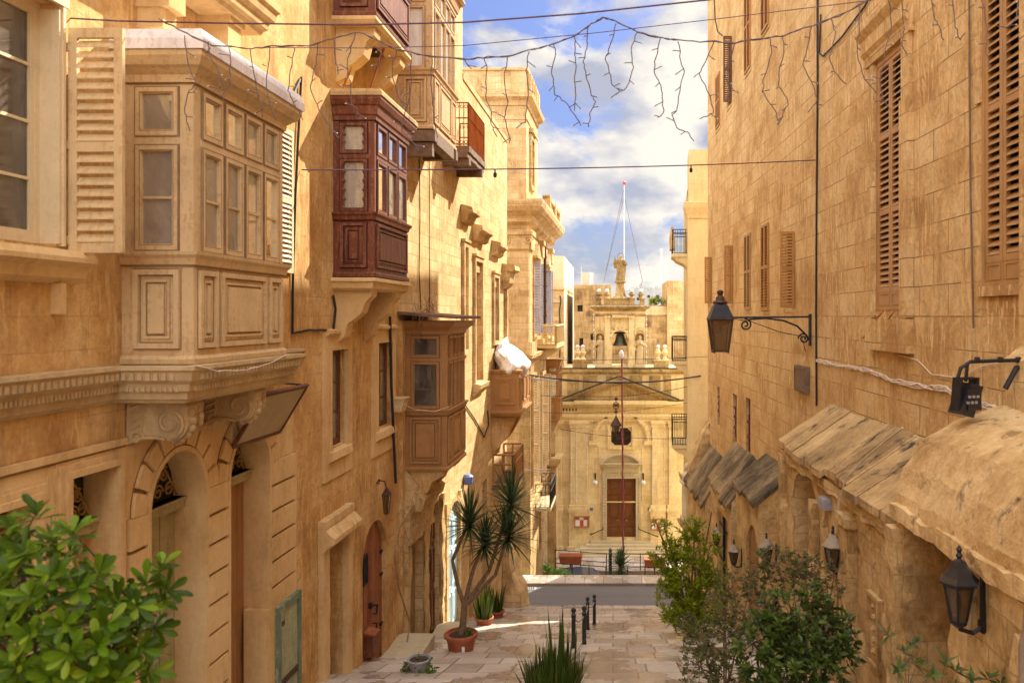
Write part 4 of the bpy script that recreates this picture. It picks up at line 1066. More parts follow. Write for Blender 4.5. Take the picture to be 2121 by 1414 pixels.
p1_ = porch(28.2, 33.2, .8, -5.05, -6.3, [(29.2, 30.3, -11.3, -7.6, True, .12)], amp=.04, label='farthest stone porch with a steep dark slab roof', roofmat='roof_dark')
B = MB(RF).box(29.2, 30.3, .66, .68, -11.3, -7.6); part('door', B, 'brown_wood', rb)
B = MB(RF).prism([(0, -4.2), (.25, -4.6), (.8, -5.9), (.8, -6.6), (0, -6.6)], 'a', 32.4, 33.3); part('corner_stone', B, 'rubble', rb, rough=(.2, .05, 1.6))
# neighbour at the right edge
nb = thing('end_pier', 'rough stone pier of the next house at the right edge of the street', 'building', RF.P(7, -1, G(7)))
B = MB(RF).box(-14, 8.93, -5, .11, -8, 11); part('wall', B, 'wall_orange', nb)
B = MB(RF).prism([(.1, -.3), (.28, -.45), (.30, -1.6), (.1, -1.6)], 'a', 5.0, 8.9); part('rough_base', B, 'rubble', nb, rough=(.2, .04, 1.6))

# ================================================================== palace across the cross street
PF = LF.off(.19)
pl = thing('palace', 'baroque stone palace across the cross street with a tower, pilasters and a yellow balcony', 'palace', PF.P(43, -3, -12))
def pz(y, Y=38.0): return (655 - y) / FPX * Y
B = MB(PF)
LW = [(40.2, 41.4, pz(690, 40.8), pz(545, 40.8)), (45.9, 46.9, pz(690, 46), pz(560, 46)), (40.0, 41.2, -8, -3), (44.3, 45.6, -8, -3.2), (43.2, 44.5, -12.6, -9.9)]
B.wall(38, 49.3, -16, 4.2, LW, .25); B.mass(38, 49.3, -16, 4.2, 12, .5)
part('wall', B, 'ashlar_gold', pl)
B = MB(PF)
B.wall(38.0, 42.6, 4.3, 11.4, [(39.3, 40.3, 6.3, 8.5, False, .2)]); B.mass(38.0, 42.6, 4.3, 11.4, 6, .3)
pt = part('tower', B, 'ashlar_gold', pl)
B = MB(PF).sweep([(38.0, -6), (38.0, 0), (42.6, 0), (42.6, -5)], [(-.1, 9.75), (.06, 9.75), (.08, 9.95), (.3, 10.1), (.34, 10.3), (-.1, 10.36)])
B.sweep([(38.0, -6), (38.0, 0), (42.6, 0), (42.6, -5)], [(-.1, 11.35), (.08, 11.37), (.1, 11.5), (-.1, 11.52)])
B.sweep([(38.0, -6), (38.0, 0), (42.6, 0), (42.6, -5)], [(-.05, 9.1), (.05, 9.1), (.05, 9.2), (-.05, 9.25)])
for i in range(5): B.box(38.3 + i * .85, 38.55 + i * .85, .0, .2, 10.36, 11.3)
part('tower_cornice', B, 'ashlar_gold', pt)
B = MB(PF).frame(39.1, 40.5, 6.1, 8.7, .2, 0, .12); B.box(39.0, 40.6, 0, .22, 8.75, 8.95); parts('window_surround', B, 'ashlar_gold', pt)
B = MB(PF).box(39.3, 40.3, -.19, -.15, 6.3, 8.5); part('window', B, 'dark_room', pt)
Bn = PF.near(38.0)
B = MB(Bn).box(-3.3, -2.9, 0, .03, 5.0, 9.7); B.box(-1.5, -1.15, 0, .03, 10.4, 11.3); B.box(-1.5, -1.1, 0, .03, 4.4, 9.1); parts('tower_strip', B, 'ashlar_gold', pt)
# great cornice
path = [(38, -8), (38, 0), (49.3, 0), (49.3, -6)]
B = MB(PF).sweep(path, [(-.2, 3.95), (.06, 3.95), (.1, 4.2), (.3, 4.35), (.34, 4.6), (.62, 4.8), (.78, 5.0), (.85, 5.22), (.85, 5.32), (-.2, 5.4)])
part('great_cornice', B, 'ashlar_gold', pl)
B = MB(PF)
B.box(43.0, 49.9, .25, .6, 5.38, 5.52); B.box(43.0, 49.9, .25, .6, 6.15, 6.3)
for a in (43.0, 46.3, 49.4): B.box(a, a + .5, .22, .63, 5.5, 6.36)
parts('balustrade_rail', B, 'ashlar_gold', pl)
for i in range(9):
    a = 43.75 + i * .33 + (i > 7) * .4
    part('baluster', MB(PF).lathe((a if i < 8 else 47.2, .42, 5.5), [(.1, 0), (.07, .08), (.12, .25), (.05, .5), (.09, .64)], 8), 'ashlar_gold', pl)
# pilasters: the corner pair and those along the street face
B = MB(PF)
for a0, a1 in ((38.0, 39.2), (43.0, 43.9), (48.2, 49.3)):
    B.box(a0, a1, 0, .14, -1.6, 3.1); B.box(a0 - .05, a1 + .05, 0, .26, -1.75, -1.2); B.box(a0 - .06, a1 + .06, 0, .3, 3.75, 3.98)
    B.prism([(a0, 3.1), (a1, 3.1), (a1 + .14, 3.76), (a0 - .14, 3.76)], 'n', 0, .24)
B.box(-.0 + 38, 38.02, 0, .0, 0, .01) if False else None
parts('pilaster', B, 'ashlar_gold', pl)
B = MB(Bn)
for a0, a1 in ((-.86, .12), (-3.6, -2.6)):
    B.box(a0, a1, 0, .15, -1.6, 3.1); B.box(a0 - .08, a1 + .08, 0, .24, -1.75, -1.2)
    B.prism([(a0, 3.1), (a1, 3.1), (a1 + .14, 3.76), (a0 - .14, 3.76)], 'n', 0, .24); B.box(a0 - .16, a1 + .16, 0, .3, 3.75, 3.98)
    for sd in (a0 - .02, a1 + .02): scroll(B, (sd, 3.5), .2, 1.6, .26, .04, Bn, 1 if sd > (a0 + a1) / 2 else -1)
parts('pilaster', B, 'ashlar_gold', pl)
B = MB(PF).sweep(path, [(-.1, -2.35), (.05, -2.35), (.08, -2.1), (.3, -1.95), (.34, -1.78), (-.1, -1.74)])
B.sweep(path, [(-.1, -9.3), (.05, -9.3), (.12, -9.15), (.12, -9.0), (-.1, -8.95)])
parts('string_course', B, 'ashlar_gold', pl)
for (a0, a1, z0, z1), up in ((LW[0], 1), (LW[1], 1), (LW[2], 0), (LW[3], 0)):
    B = MB(PF).frame(a0 - .2, a1 + .2, z0 - .15, z1 + .2, .18, 0, .14)
    if up: B.prism([(a0 - .3, z1 + .3), (a1 + .3, z1 + .3), ((a0 + a1) / 2, z1 + .95)], 'n', 0, .3); B.box(a0 - .35, a1 + .35, 0, .34, z1 + .2, z1 + .32); B.box(a0 - .3, a1 + .3, 0, .28, z0 - .3, z0 - .15)
    parts('window_surround', B, 'ashlar_gold', pl)
    part('dark_interior', MB(PF).box(a0, a1, -.24, -.2, z0, z1), 'dark_room', pl)
    f = 'shutter_blue' if up else 'white_wood'
    part('shutter', MB(PF.near(a0 - .05)).louvre(.05, .42, z0, z1, -.03, .03, (0, .35, .68, 1), .05, .12), f, pl)
    part('shutter', MB(PF.far(a1 + .05)).louvre(.05, .42, z0, z1, -.03, .03, (0, .35, .68, 1), .05, .12), f, pl)
part('door', MB(PF).box(43.2, 44.5, -.22, -.15, -12.6, -9.9), 'white_wood', pl)
# yellow stone balcony, iron balcony, small bay
B = MB(PF).box(42.6, 47.6, 0, 1.0, -1.66, -1.5); B.prism([(0, -1.66), (.95, -1.66), (.8, -1.9), (.4, -2.2), (0, -2.3)], 'a', 43.0, 47.2)
yb = part('stone_balcony', B, 'yellow_render', pl)
B = MB(PF); rail_grid(B, PF, [(42.65, 0), (42.65, .95), (47.55, .95), (47.55, 0)], -1.5, -.5, .2, .035, .06); part('railing', B, 'yellow_render', yb)
B = MB(PF).box(41.5, 44.6, 0, .8, -9.85, -9.7); wb = part('iron_balcony', B, 'marble_grey', pl)
B = MB(PF); rail_grid(B, PF, [(41.55, 0), (41.55, .76), (44.5, .76), (44.5, 0)], -9.7, -8.5, .22, .014, .02, (-8.9,), True); part('railing', B, 'iron', wb)
B = MB(PF).tube([(45.3, .12, 4.1), (45.3, .12, -.4)], .08, 8)
for z in (0, .8, 1.6, 2.4, 3.2): B.tube([(45.3, .12, z), (45.3, .12, z + .1)], .11, 8)
part('drain_pipe', B, 'iron_brown', pl)
gallery(PF, pl, 47.2, 49.0, .75, -6.0, -4.7, -3.3, -2.9, -2.45, 3, 'tan_wood', 'pane', sw=.05, curtain=None, room='pale_room', label='small wooden bay at the far end of the palace')
B = MB(PF).prism([(0, -6.0), (.7, -6.0), (.3, -7.0), (0, -7.2)], 'a', 47.3, 48.9); B.box(48.0, 49.3, 0, .5, -16, -8.6); B.sweep([(47.9, 0), (47.9, .5), (49.4, .5), (49.4, 0)], [(-.1, -8.75), (.1, -8.75), (.3, -8.4), (.3, -8.25), (-.1, -8.2)])
parts('stone_corbel', B, 'ashlar_gold', pl)
# lower wall facing the camera, with faded red writing
Bl = PF.near(37.98)
B = MB(Bl).box(-5, .12, .0, .05, -16, -6.1); B.box(-.3, .2, .0, .12, -16, -2.3); parts('plinth', B, 'church_worn', pl, rough=(.3, .02, 1.5))
B = MB(Bl)
def stroke(B, F, pts, ox, oz, s, w, n):
    for p, q in zip(pts, pts[1:]):
        d = Vector((q[0] - p[0], q[1] - p[1])); l = d.length or 1; o = Vector((-d.y, d.x)) / l * w / 2
        B.quad([(ox + s * p[0] + o.x, n, oz + s * p[1] + o.y), (ox + s * q[0] + o.x, n, oz + s * q[1] + o.y), (ox + s * q[0] - o.x, n, oz + s * q[1] - o.y), (ox + s * p[0] - o.x, n, oz + s * p[1] - o.y)], F)
gx, gz = (1077 - PX) / FPX * 37.9 - PF.P(38, 0, 0).x, pz(1149, 37.9)
stroke(B, Bl, [(0, 0), (.35, 1), (.7, 0)], gx, gz, .32, .04, .085); stroke(B, Bl, [(.15, .4), (.55, .4)], gx, gz, .32, .04, .085)
for q in ([(0, 0), (0, 1)], [(.6, 0), (.6, 1)], [(0, .5), (.6, .5)]): stroke(B, Bl, q, gx + .3, gz, .32, .04, .086)
parts('painted_letters', B, 'paper_red', pl)

# ================================================================== buildings behind
pb = thing('pale_house', 'tall pale block house behind the palace, its side in full sun', 'house', (-4.5, 58, -14))
x0, x1 = at(1120, 0, 56).x, at(1168, 0, 56).x
B = MB().box(x0 - 3, x1, 56, 70, -16, at(0, 530, 56).z); part('wall', B, 'pale_block', pb)
B = MB().box(x0 - 3, x1 + .02, 55.9, 70.1, at(0, 597, 56).z - .1, at(0, 597, 56).z + .05); B.box(x0 - 3, x1 + .01, 55.98, 56.0, -16, at(0, 600, 56).z); part('lower_wall', B, 'ashlar_gold', pb)
B = MB().tube([(x1 - .25, 55.85, 1.4), (x1 - .2, 55.8, 1.0), (x1 - .3, 55.8, .4), (x1 - .22, 55.8, -1), (x1 - .28, 55.8, -3)], .05, 5); B.tube([(x0, 55.85, .9), (x1 - .25, 55.85, .9)], .02, 4)
part('cable_coil', B, 'cable_black', pb)
ob = thing('old_wall_house', 'weathered brown stone house rising behind the belfry with a water tank on its roof', 'house', (-2, 62, -14))
x0, x1 = at(1189, 0, 60).x, at(1266, 0, 60).x; xb_ = at(1345, 0, 60).x; zt = at(0, 590, 60).z
ws = [(at(1196, 0, 60).x, at(1207, 0, 60).x, at(0, 645, 60).z, at(0, 632, 60).z), (at(1200, 0, 60).x, at(1208, 0, 60).x, at(0, 716, 60).z, at(0, 700, 60).z), (at(1223, 0, 60).x, at(1231, 0, 60).x, at(0, 704, 60).z, at(0, 691, 60).z)]
BFr = Fr((0, 60, 0), (1, 0, 0), (0, -1, 0))
B = MB(BFr).wall(x0, x1, -15, zt, ws, .2); B.mass(x0, x1, -15, zt, 9); B.box(x1 - .01, xb_, -4, -.02, -15, at(0, 655, 60).z)
part('wall', B, 'old_dark_stone', ob)
for h in ws: part('window', MB(BFr).box(h[0], h[1], -.2, -.15, h[2], h[3]), 'dark_room', ob)
wt_ = solo('water_tank', MB().lathe((at(1218, 0, 63).x, 63, zt), [(.42, 0), (.44, .02), (.47, 1.05), (.49, 1.08), (.02, 1.12)], 20), 'steel', 'round silver water tank standing on the roof behind the church', 'water tank')
an = solo('roof_aerial', MB().tube([(at(1204, 0, 62).x, 62, zt), (at(1204, 0, 62).x, 62, at(0, 552, 62).z)], .02, 4).tube([(at(1196, 0, 62).x, 62, at(0, 565, 62).z), (at(1206, 0, 62).x, 62, at(0, 565, 62).z)], .015, 4), 'steel', 'thin metal aerial on the roof beside the water tank', 'aerial')
rbk = thing('rear_house', 'brown stone rear building with a planted roof terrace to the right of the belfry', 'house', (4, 62, -14))
x0, x1, x2 = at(1330, 0, 60).x, at(1384, 0, 60).x, at(1425, 0, 60).x
B = MB(BFr).wall(x0, x1, -15, at(0, 632, 60).z, [], .2); B.mass(x0, x1, -15, at(0, 632, 60).z, 5); part('wall', B, 'old_dark_stone', rbk)
B = MB().box(x1 - .1, x2, 59.5, 66, -15, at(0, 582, 60).z); part('side_wing', B, 'ashlar_gold', rbk)
B = MB(BFr).box(x0, x1, 0, .04, at(0, 652, 60).z, at(0, 634, 60).z); part('parapet_band', B, 'statue_stone', rbk)
dt = []
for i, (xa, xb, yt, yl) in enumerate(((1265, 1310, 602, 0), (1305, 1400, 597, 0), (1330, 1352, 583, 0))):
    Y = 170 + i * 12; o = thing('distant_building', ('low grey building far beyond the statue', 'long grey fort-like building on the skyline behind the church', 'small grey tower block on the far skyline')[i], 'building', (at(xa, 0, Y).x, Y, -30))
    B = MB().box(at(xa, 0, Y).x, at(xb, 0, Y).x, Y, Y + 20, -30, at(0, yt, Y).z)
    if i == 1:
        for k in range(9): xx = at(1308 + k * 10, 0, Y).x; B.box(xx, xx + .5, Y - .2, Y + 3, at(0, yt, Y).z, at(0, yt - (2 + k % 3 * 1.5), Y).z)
    part('wall', B, 'hazed_stone', o)
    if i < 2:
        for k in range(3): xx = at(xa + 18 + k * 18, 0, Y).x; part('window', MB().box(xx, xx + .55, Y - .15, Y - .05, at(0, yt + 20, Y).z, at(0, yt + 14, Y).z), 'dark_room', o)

# ================================================================== yellow building on the right
YF = Fr((3.50 - .0128 * 38, 0, 0), (.0128 + .04, 1, 0), (-1, .0528, 0))
YF = Fr(Vector((3.52, 38, 0)) - Vector((.053, 1, 0)).normalized() * 38, (.053, 1, 0), (-1, .053, 0))
yw = thing('yellow_house', 'narrow yellow stone house on the right with three iron balconies one above another', 'house', YF.P(41, -.5, -14))
a0, a1 = 38.0, 46.0
yh = [(39.6, 40.9, pz(530, 40), pz(390, 40)), (39.6, 40.9, pz(745, 40), pz(610, 40)), (39.6, 40.9, pz(920, 40), pz(800, 40)), (43, 44, pz(530, 43), pz(420, 43)), (43, 44, pz(690, 43), pz(590, 43))]
B = MB(YF).wall(a0, a1, -16, pz(382), yh, .2); B.mass(a0, a1, -16, pz(382), 2.8, .4)
B.box(38.0, 40.2, -2.2, 0, pz(382) + .005, pz(310)); 
part('wall', B, 'yellow_render', yw)
part('sun_block_wing', MB(YF).box(38.2, 44, -14, -2.85, -16, 3.2), 'yellow_render', yw)  # unseen wing, added to keep a strip of sun off the paving
B = MB(YF).sweep([(38, -2.2), (38, 0), (39.4, 0), (39.4, -.4)], [(-.05, pz(452)), (.05, pz(452)), (.08, pz(445)), (.2, pz(430)), (.24, pz(420)), (-.05, pz(416))])
B.box(38.0, 39.3, -.01, .05, -16, pz(452)); part('corner_pilaster', B, 'yellow_render', yw)
for h in yh: part('dark_window', MB(YF).box(h[0], h[1], -.2, -.14, h[2], h[3]), 'dark_room', yw)
for k, (yr, ys) in enumerate(((475, 525), (698, 748), (868, 922))):
    zb, zr = pz(ys, 39.2), pz(yr, 39.2)
    B = MB(YF).box(39.2, 41.4, 0, .78, zb - .16, zb); B.prism([(0, zb - .16), (.72, zb - .16), (.55, zb - .34), (.2, zb - .5), (0, zb - .7)], 'a', 39.25, 41.3)
    o = part('balcony_slab', B, 'yellow_render', yw)
    B = MB(YF); rail_grid(B, YF, [(39.25, 0), (39.25, .74), (41.35, .74), (41.35, 0)], zb, zr, .11, .012, .02, (zr - .15,)); part('railing', B, 'iron', o)
B = MB(YF)
for i in range(8): B.box(39.3 + .0, 39.9, .70 + i * .012, .705 + i * .012, pz(512, 39.2), pz(470, 39.2)) if i == 0 else None
B.prism([(.62, pz(515, 39.2)), (.86, pz(515, 39.2)), (.88, pz(490, 39.2)), (.80, pz(468, 39.2)), (.68, pz(470, 39.2))], 'a', 39.3, 40.6)
solo('hung_rug', B, 'beige_wood', 'brown rug hung over the topmost balcony rail of the yellow house', 'rug', rough=(.2, .03, 3))
# ================================================================== church
K = 52 / FPX
def cx(x): return (x - PX) * K
def cz(y): return (PY - y) * K
CH = thing('church', 'small yellow baroque church closing the street, with a pediment and a belfry', 'church', (cx(1287), 53, cz(1150)))
XC = cx(1286)
dr = (cx(1257), cx(1317), cz(1113), cz(990)); ow = (cx(1266), cx(1307), cz(922), cz(886))
B = MB(CF).wall(cx(1120), cx(1450), -15.6, cz(766), [(dr[0], dr[1], dr[2], dr[3], False, .3), (ow[0], ow[1], ow[2], ow[3], False, .25)], .3)
B.mass(cx(1120), cx(1450), -15.6, cz(768), 7.5, .5)
part('facade_wall', B, 'church_stone', CH)
B = MB(CF)
# parapet ledge, upper wall panels
B.box(cx(1125), cx(1450), 0, .22, cz(770), cz(762)); B.box(cx(1125), cx(1450), 0, .12, cz(774), cz(770))
for a, b in ((1175, 1200), (1207, 1237), (1255, 1268), (1305, 1330), (1345, 1368), (1375, 1390)): B.box(cx(a), cx(b), 0, .07, cz(822), cz(778))
part('parapet', B, 'church_worn', CH, rough=(.5, .02, 2))
# pediment
B = MB(CF)
apx, apy = 1282, 781
B.prism([(cx(1180), cz(826)), (cx(1384), cz(826)), (cx(apx), cz(786))], 'n', 0, .16)
for sd, xe in ((-1, 1162), (1, 1404)):
    p0, p1 = Vector((cx(xe), cz(829))), Vector((cx(apx), cz(apy)))
    d = (p1 - p0).normalized(); o = Vector((-d.y, d.x)) * (1 if d.x > 0 else -1)
    for (t0, t1, nn) in ((-.28, -.16, .28), (-.16, -.04, .42), (-.04, .06, .56)):
        B.prism([tuple(p0 + o * t0), tuple(p1 + o * t0), tuple(p1 + o * t1), tuple(p0 + o * t1)], 'n', 0, nn + .004 * (sd > 0))
    q = 16
    for i in range(q): c = p0 + (p1 - p0) * (i + .5) / q + o * -.34; B.box(c.x - .06, c.x + .06, 0, .22, c.y - .06, c.y + .06)
part('pediment', B, 'church_worn', CH)
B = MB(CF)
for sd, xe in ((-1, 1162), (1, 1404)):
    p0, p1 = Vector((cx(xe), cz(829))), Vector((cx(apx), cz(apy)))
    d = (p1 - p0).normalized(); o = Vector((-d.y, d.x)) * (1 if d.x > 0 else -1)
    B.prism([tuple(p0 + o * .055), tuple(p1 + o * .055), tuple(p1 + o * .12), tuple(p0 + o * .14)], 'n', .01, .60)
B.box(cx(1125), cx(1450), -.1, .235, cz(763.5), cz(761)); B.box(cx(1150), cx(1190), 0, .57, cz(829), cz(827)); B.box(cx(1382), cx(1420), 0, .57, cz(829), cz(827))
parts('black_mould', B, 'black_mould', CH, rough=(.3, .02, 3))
B = MB(CF)
for y0, y1, nn in ((836, 828, .55), (841, 836, .36), (862, 856, .30), (866, 862, .22), (872, 866, .14)): B.box(cx(1150), cx(1420), 0, nn, cz(y0), cz(y1))
B.box(cx(1190), cx(1382), 0, .62, cz(835), cz(829))
x = 1164
while x < 1400: B.box(cx(x), cx(x + 2.4), 0, .27, cz(862.5), cz(858)); x += 5.6
part('entablature', B, 'church_stone', CH)
B = MB(CF)
for x in (1166, 1172.5, 1179, 1185.5, 1192): B.box(cx(x), cx(x + 2.6), .0, .02, cz(841.5), cz(836.5)); B.box(cx(x), cx(x + 2.6), .0, .02, cz(851), cz(845))
parts('frieze_letters', B, 'iron_brown', CH)
for (a, b) in ((1182, 1217), (1350, 1376), (1385, 1402), (1150, 1163)):
    B = MB(CF).box(cx(a), cx(b), 0, .16, cz(1044), cz(880))
    B.box(cx(a - 2), cx(b + 2), 0, .22, cz(884), cz(880)); B.box(cx(a - 3), cx(b + 4), 0, .28, cz(876), cz(870)); B.prism([(cx(a), cz(880)), (cx(b), cz(880)), (cx(b + 3), cz(875)), (cx(a - 3), cz(875))], 'n', 0, .24)
    B.box(cx(a - 3), cx(b + 3), 0, .24, cz(1051), cz(1044)); B.box(cx(a - 6), cx(b + 4), 0, .3, cz(1058), cz(1051)); B.box(cx(a - 3), cx(b + 2), 0, .26, cz(1128), cz(1058)); B.box(cx(a - 6), cx(b + 5), 0, .36, cz(1152), cz(1128))
    part('pilaster', B, 'church_stone', CH)
# arch over the window, recessed panels
B = MB(CF)
c = (XC, cz(912)); r0 = 52 * K; r1 = 62 * K
B.ring(c, r0, r1, 0, PI, 0, .16, 26); B.ring(c, r0 + .1, r0 + .2, 0, PI, .16, .22, 26)
for sd in (-1, 1): B.box(c[0] + sd * 57 * K - .28, c[0] + sd * 57 * K + .28, 0, .22, cz(920), cz(912))
B.frame(cx(1240), cx(1332), cz(1040), cz(925), .08, 0, .05); B.frame(ow[0] - .22, ow[1] + .22, ow[2] - .22, ow[3] + .2, .14, 0, .12)
for x0, x1, y0, y1 in ((ow[0], 1, ow[3], -1), (ow[1], -1, ow[3], -1), (ow[0], 1, ow[2], 1), (ow[1], -1, ow[2], 1)): B.prism([(x0, y0), (x0 + x1 * .25, y0), (x0, y0 + y1 * .22)], 'n', -.1, .02)
for k in range(21): t = PI * (k + .5) / 21; B.ball((c[0] + (r0 + .25) * math.cos(t), .2, c[1] + (r0 + .25) * math.sin(t)), .045, 6)
part('arch_moulding', B, 'church_stone', CH)
B = MB(CF).quad([(ow[0], -.22, ow[2]), (ow[1], -.22, ow[2]), (ow[1], -.22, ow[3]), (ow[0], -.22, ow[3])]); wo_ = part('window', B, 'dark_room', CH)
B = MB(CF)
for i in range(5):
    for j in range(4):
        scroll(B, (ow[0] + (i + .5) * (ow[1] - ow[0]) / 5, ow[2] + (j + .5) * (ow[3] - ow[2]) / 4), .12, 1.7, -.02, .018, CF, 1 if (i + j) % 2 else -1, j)
for i in range(1, 5): B.tube([(ow[0] + i * (ow[1] - ow[0]) / 5, -.02, ow[2]), (ow[0] + i * (ow[1] - ow[0]) / 5, -.02, ow[3])], .012, 4)
part('window_grille', B, 'iron_brown', wo_)
# doorway
B = MB(CF)
B.frame(dr[0] - .10, dr[1] + .10, dr[2] - .3, dr[3] + .10, .1, 0, .10); B.box(dr[0] - .32, dr[0] - .10, 0, .07, dr[2] - .3, dr[3] + .34); B.box(dr[1] + .10, dr[1] + .32, 0, .07, dr[2] - .3, dr[3] + .34); B.box(dr[0] - .10, dr[1] + .10, 0, .07, dr[3] + .10, dr[3] + .34)
k = 0
z = dr[2]
while z < dr[3] + .2:
    for xx in (dr[0] - .21, dr[1] + .21): B.ball((xx, .08, z), .07, 6)
    z += .19
xx = dr[0]
while xx < dr[1]: B.ball((xx, .08, dr[3] + .22), .06, 6); xx += .19
B.box(cx(1250), cx(1323), 0, .12, cz(978), cz(962)); B.frame(cx(1255), cx(1318), cz(976), cz(964), .05, .12, .15); B.box(cx(1246), cx(1328), 0, .4, cz(963), cz(959)); B.box(cx(1243), cx(1331), 0, .48, cz(959), cz(956.5))
c2 = (XC, cz(973)); ra = 46 * K
B.ring(c2, ra * .84, ra * .93, .50, PI - .50, 0, .30, 20, None, .78); B.ring(c2, ra * .93, ra * 1.02, .45, PI - .45, 0, .46, 20, None, .78)
B.prism([(cx(1248), cz(957))] + [(c2[0] - ra * .84 * math.cos(t), c2[1] + ra * .84 * .78 * math.sin(t)) for t in [.5 + (PI - 1) * q / 14 for q in range(15)]] + [(cx(1325), cz(957))], 'n', 0, .14)
for q in range(14): B.box(cx(1249 + q * 5.4), cx(1252 + q * 5.4), 0, .42, cz(962), cz(960))
part('door_surround', B, 'marble_grey', CH)
B = MB(CF); mid = (dr[0] + dr[1]) / 2
for (p0, p1) in ((dr[0], mid - .01), (mid + .01, dr[1])):
    B.box(p0, p1, -.28, -.2, dr[2], dr[3]); w_ = p1 - p0
    for (f0, f1) in ((.04, .20), (.24, .28), (.31, .74), (.79, .97)):
        z0, z1 = dr[2] + (dr[3] - dr[2]) * f0, dr[2] + (dr[3] - dr[2]) * f1
        if f1 - f0 > .1: B.panel(p0 + .1, p1 - .08, z0, z1, -.2, None, .05, .04)
        else: B.box(p0 + .05, p1 - .05, -.2, -.17, z0, z1)
do = part('door', B, 'door_brown', CH)
B = MB(CF)
for x in (mid - .28, mid + .32): B.ball((x, -.14, dr[2] + 1.07), .06, 8)
part('door_knob', B, 'gilt', do)
# steps of the church
B = MB()
for i in range(5): B.box(XC - 1.9 - i * .32, XC + 1.9 + i * .32, 52 - .45 - i * .34, 52.2, -15.2, cz(1116) - .04 - i * .13)
part('church_steps', B, 'marble_grey', CH)
# belfry
bx0, bx1 = cx(1232), cx(1337); bf = (cx(1268), cx(1300), cz(757), cz(684)); n1 = (cx(1233.5), cx(1251), cz(757), cz(690)); n2 = (cx(1316), cx(1335), cz(757), cz(690))
Fb2 = CF.off(-.6)
B = MB(Fb2).wall(bx0, bx1, cz(764), cz(640), [(bf[0], bf[1], bf[2], bf[3], True, 1.3), (*n1, True, .42), (*n2, True, .42)], .4)
B.box(bx0, bf[0], -1.3, -.43, cz(764), cz(640)); B.box(bf[1], bx1, -1.3, -.43, cz(764), cz(640)); B.box(bx0, bx1, -1.3, -.43, cz(680), cz(641))
for xx in (bx0, bx1): B.quad([(xx, 0, cz(764)), (xx, 0, cz(640)), (xx, -1.3, cz(640)), (xx, -1.3, cz(764))])
be = part('belfry', B, 'church_stone', CH)
B = MB(Fb2)
for a, b in ((1253, 1263), (1303, 1313)):
    B.box(cx(a), cx(b), 0, .16, cz(752), cz(658)); B.box(cx(a - 2), cx(b + 2), 0, .24, cz(764), cz(752)); B.box(cx(a - 1.5), cx(b + 1.5), 0, .22, cz(658), cz(654))
B.box(cx(1268), cx(1300), 0, .2, cz(658), cz(652)); B.frame(cx(1268), cx(1301), cz(680), cz(658), .05, 0, .06)
for hx0, hx1 in ((1232, 1252), (1315, 1336)):
    B.ring(((cx(hx0) + cx(hx1)) / 2, cz(692)), .28, .36, 0, PI, 0, .12, 12); B.ring(((cx(hx0) + cx(hx1)) / 2, cz(690)), .34, .46, .4, PI - .4, 0, .06, 10)
    B.box(cx(hx0), cx(hx1), 0, .3, cz(763), cz(757))
B.ring(((bf[0] + bf[1]) / 2, bf[3] - (bf[1] - bf[0]) / 2), (bf[1] - bf[0]) / 2, (bf[1] - bf[0]) / 2 + .12, 0, PI, 0, .14, 14)
for t in range(7): w = PI * (t + .5) / 7; B.ball(((bf[0] + bf[1]) / 2 + .62 * math.cos(w), .1, bf[3] - .5 + .62 * math.sin(w)), .09, 7)
part('belfry_order', B, 'church_stone', be)
B = MB(Fb2)
pth = [(bx0, -1.3), (bx0, 0), (bx1, 0), (bx1, -1.3)]
B.sweep(pth, [(-.2, cz(655)), (.03, cz(655)), (.05, cz(650)), (-.2, cz(650))])
B.sweep(pth, [(-.2, cz(644)), (.04, cz(644)), (.08, cz(641)), (.26, cz(638)), (.32, cz(635)), (.32, cz(632)), (-.2, cz(631))])
B.box(bx0 + .1, bx1 - .1, -1.2, -.05, cz(632), cz(630))
part('belfry_cornice', B, 'church_worn', be, rough=(.4, .02, 2))
B = MB(Fb2)
for a, b in ((1234, 1245), (1251, 1262), (1304, 1315), (1326, 1336)): B.box(cx(a), cx(b), -.5, -.1, cz(631), cz(620)); B.box(cx(a - 1), cx(b + 1), -.53, -.06, cz(620), cz(617))
B.box(cx(1263), cx(1303), -.7, -.08, cz(631), cz(621)); B.box(cx(1261), cx(1305), -.75, -.05, cz(621), cz(618))
parts('attic_pedestal', B, 'church_worn', be, rough=(.3, .015, 3))
B = MB(CF)
for x, yb_, k_ in ((1238, 762, 0),): pass
B = MB(Fb2).lathe((cx(1285), -.45, cz(618)), [(.66, 0), (.62, .08), (.42, .16), (.34, .35), (.30, .75), (.28, .98), (.38, 1.02), (.42, 1.1), (.36, 1.14), (.34, 1.2)], 4, rot=PI / 4, sx=1.25)
part('statue_pedestal', B, 'church_worn', be, smooth=False)
B = MB(CF)
for a in (1186, 1355): B.box(cx(a), cx(a + 30), -.75, .05, cz(764), cz(747)); B.box(cx(a - 1), cx(a + 31), -.8, .08, cz(748), cz(746))
parts('parapet_block', B, 'church_worn', CH, rough=(.3, .02, 3))
def urn(x, y0, y1, n, mat, lab, base=0):
    z0 = cz(y0); h = cz(y1) - z0
    o = thing('urn_finial', lab, 'urn', CF.P(cx(x), n, z0), 'urns with globe lamps on the church')
    part('urn', MB(CF).lathe((cx(x), n, z0), [(.22, 0), (.2, h * .06), (.1, h * .18), (.09, h * .26), (.2, h * .42), (.21, h * .52), (.12, h * .6), (.15, h * .66), (.1, h * .72), (.05, h * .76)], 12), mat, o)
    part('globe_lamp', MB(CF).ball((cx(x), n, z0 + h * .87), .13, 12), 'globe_white', o)
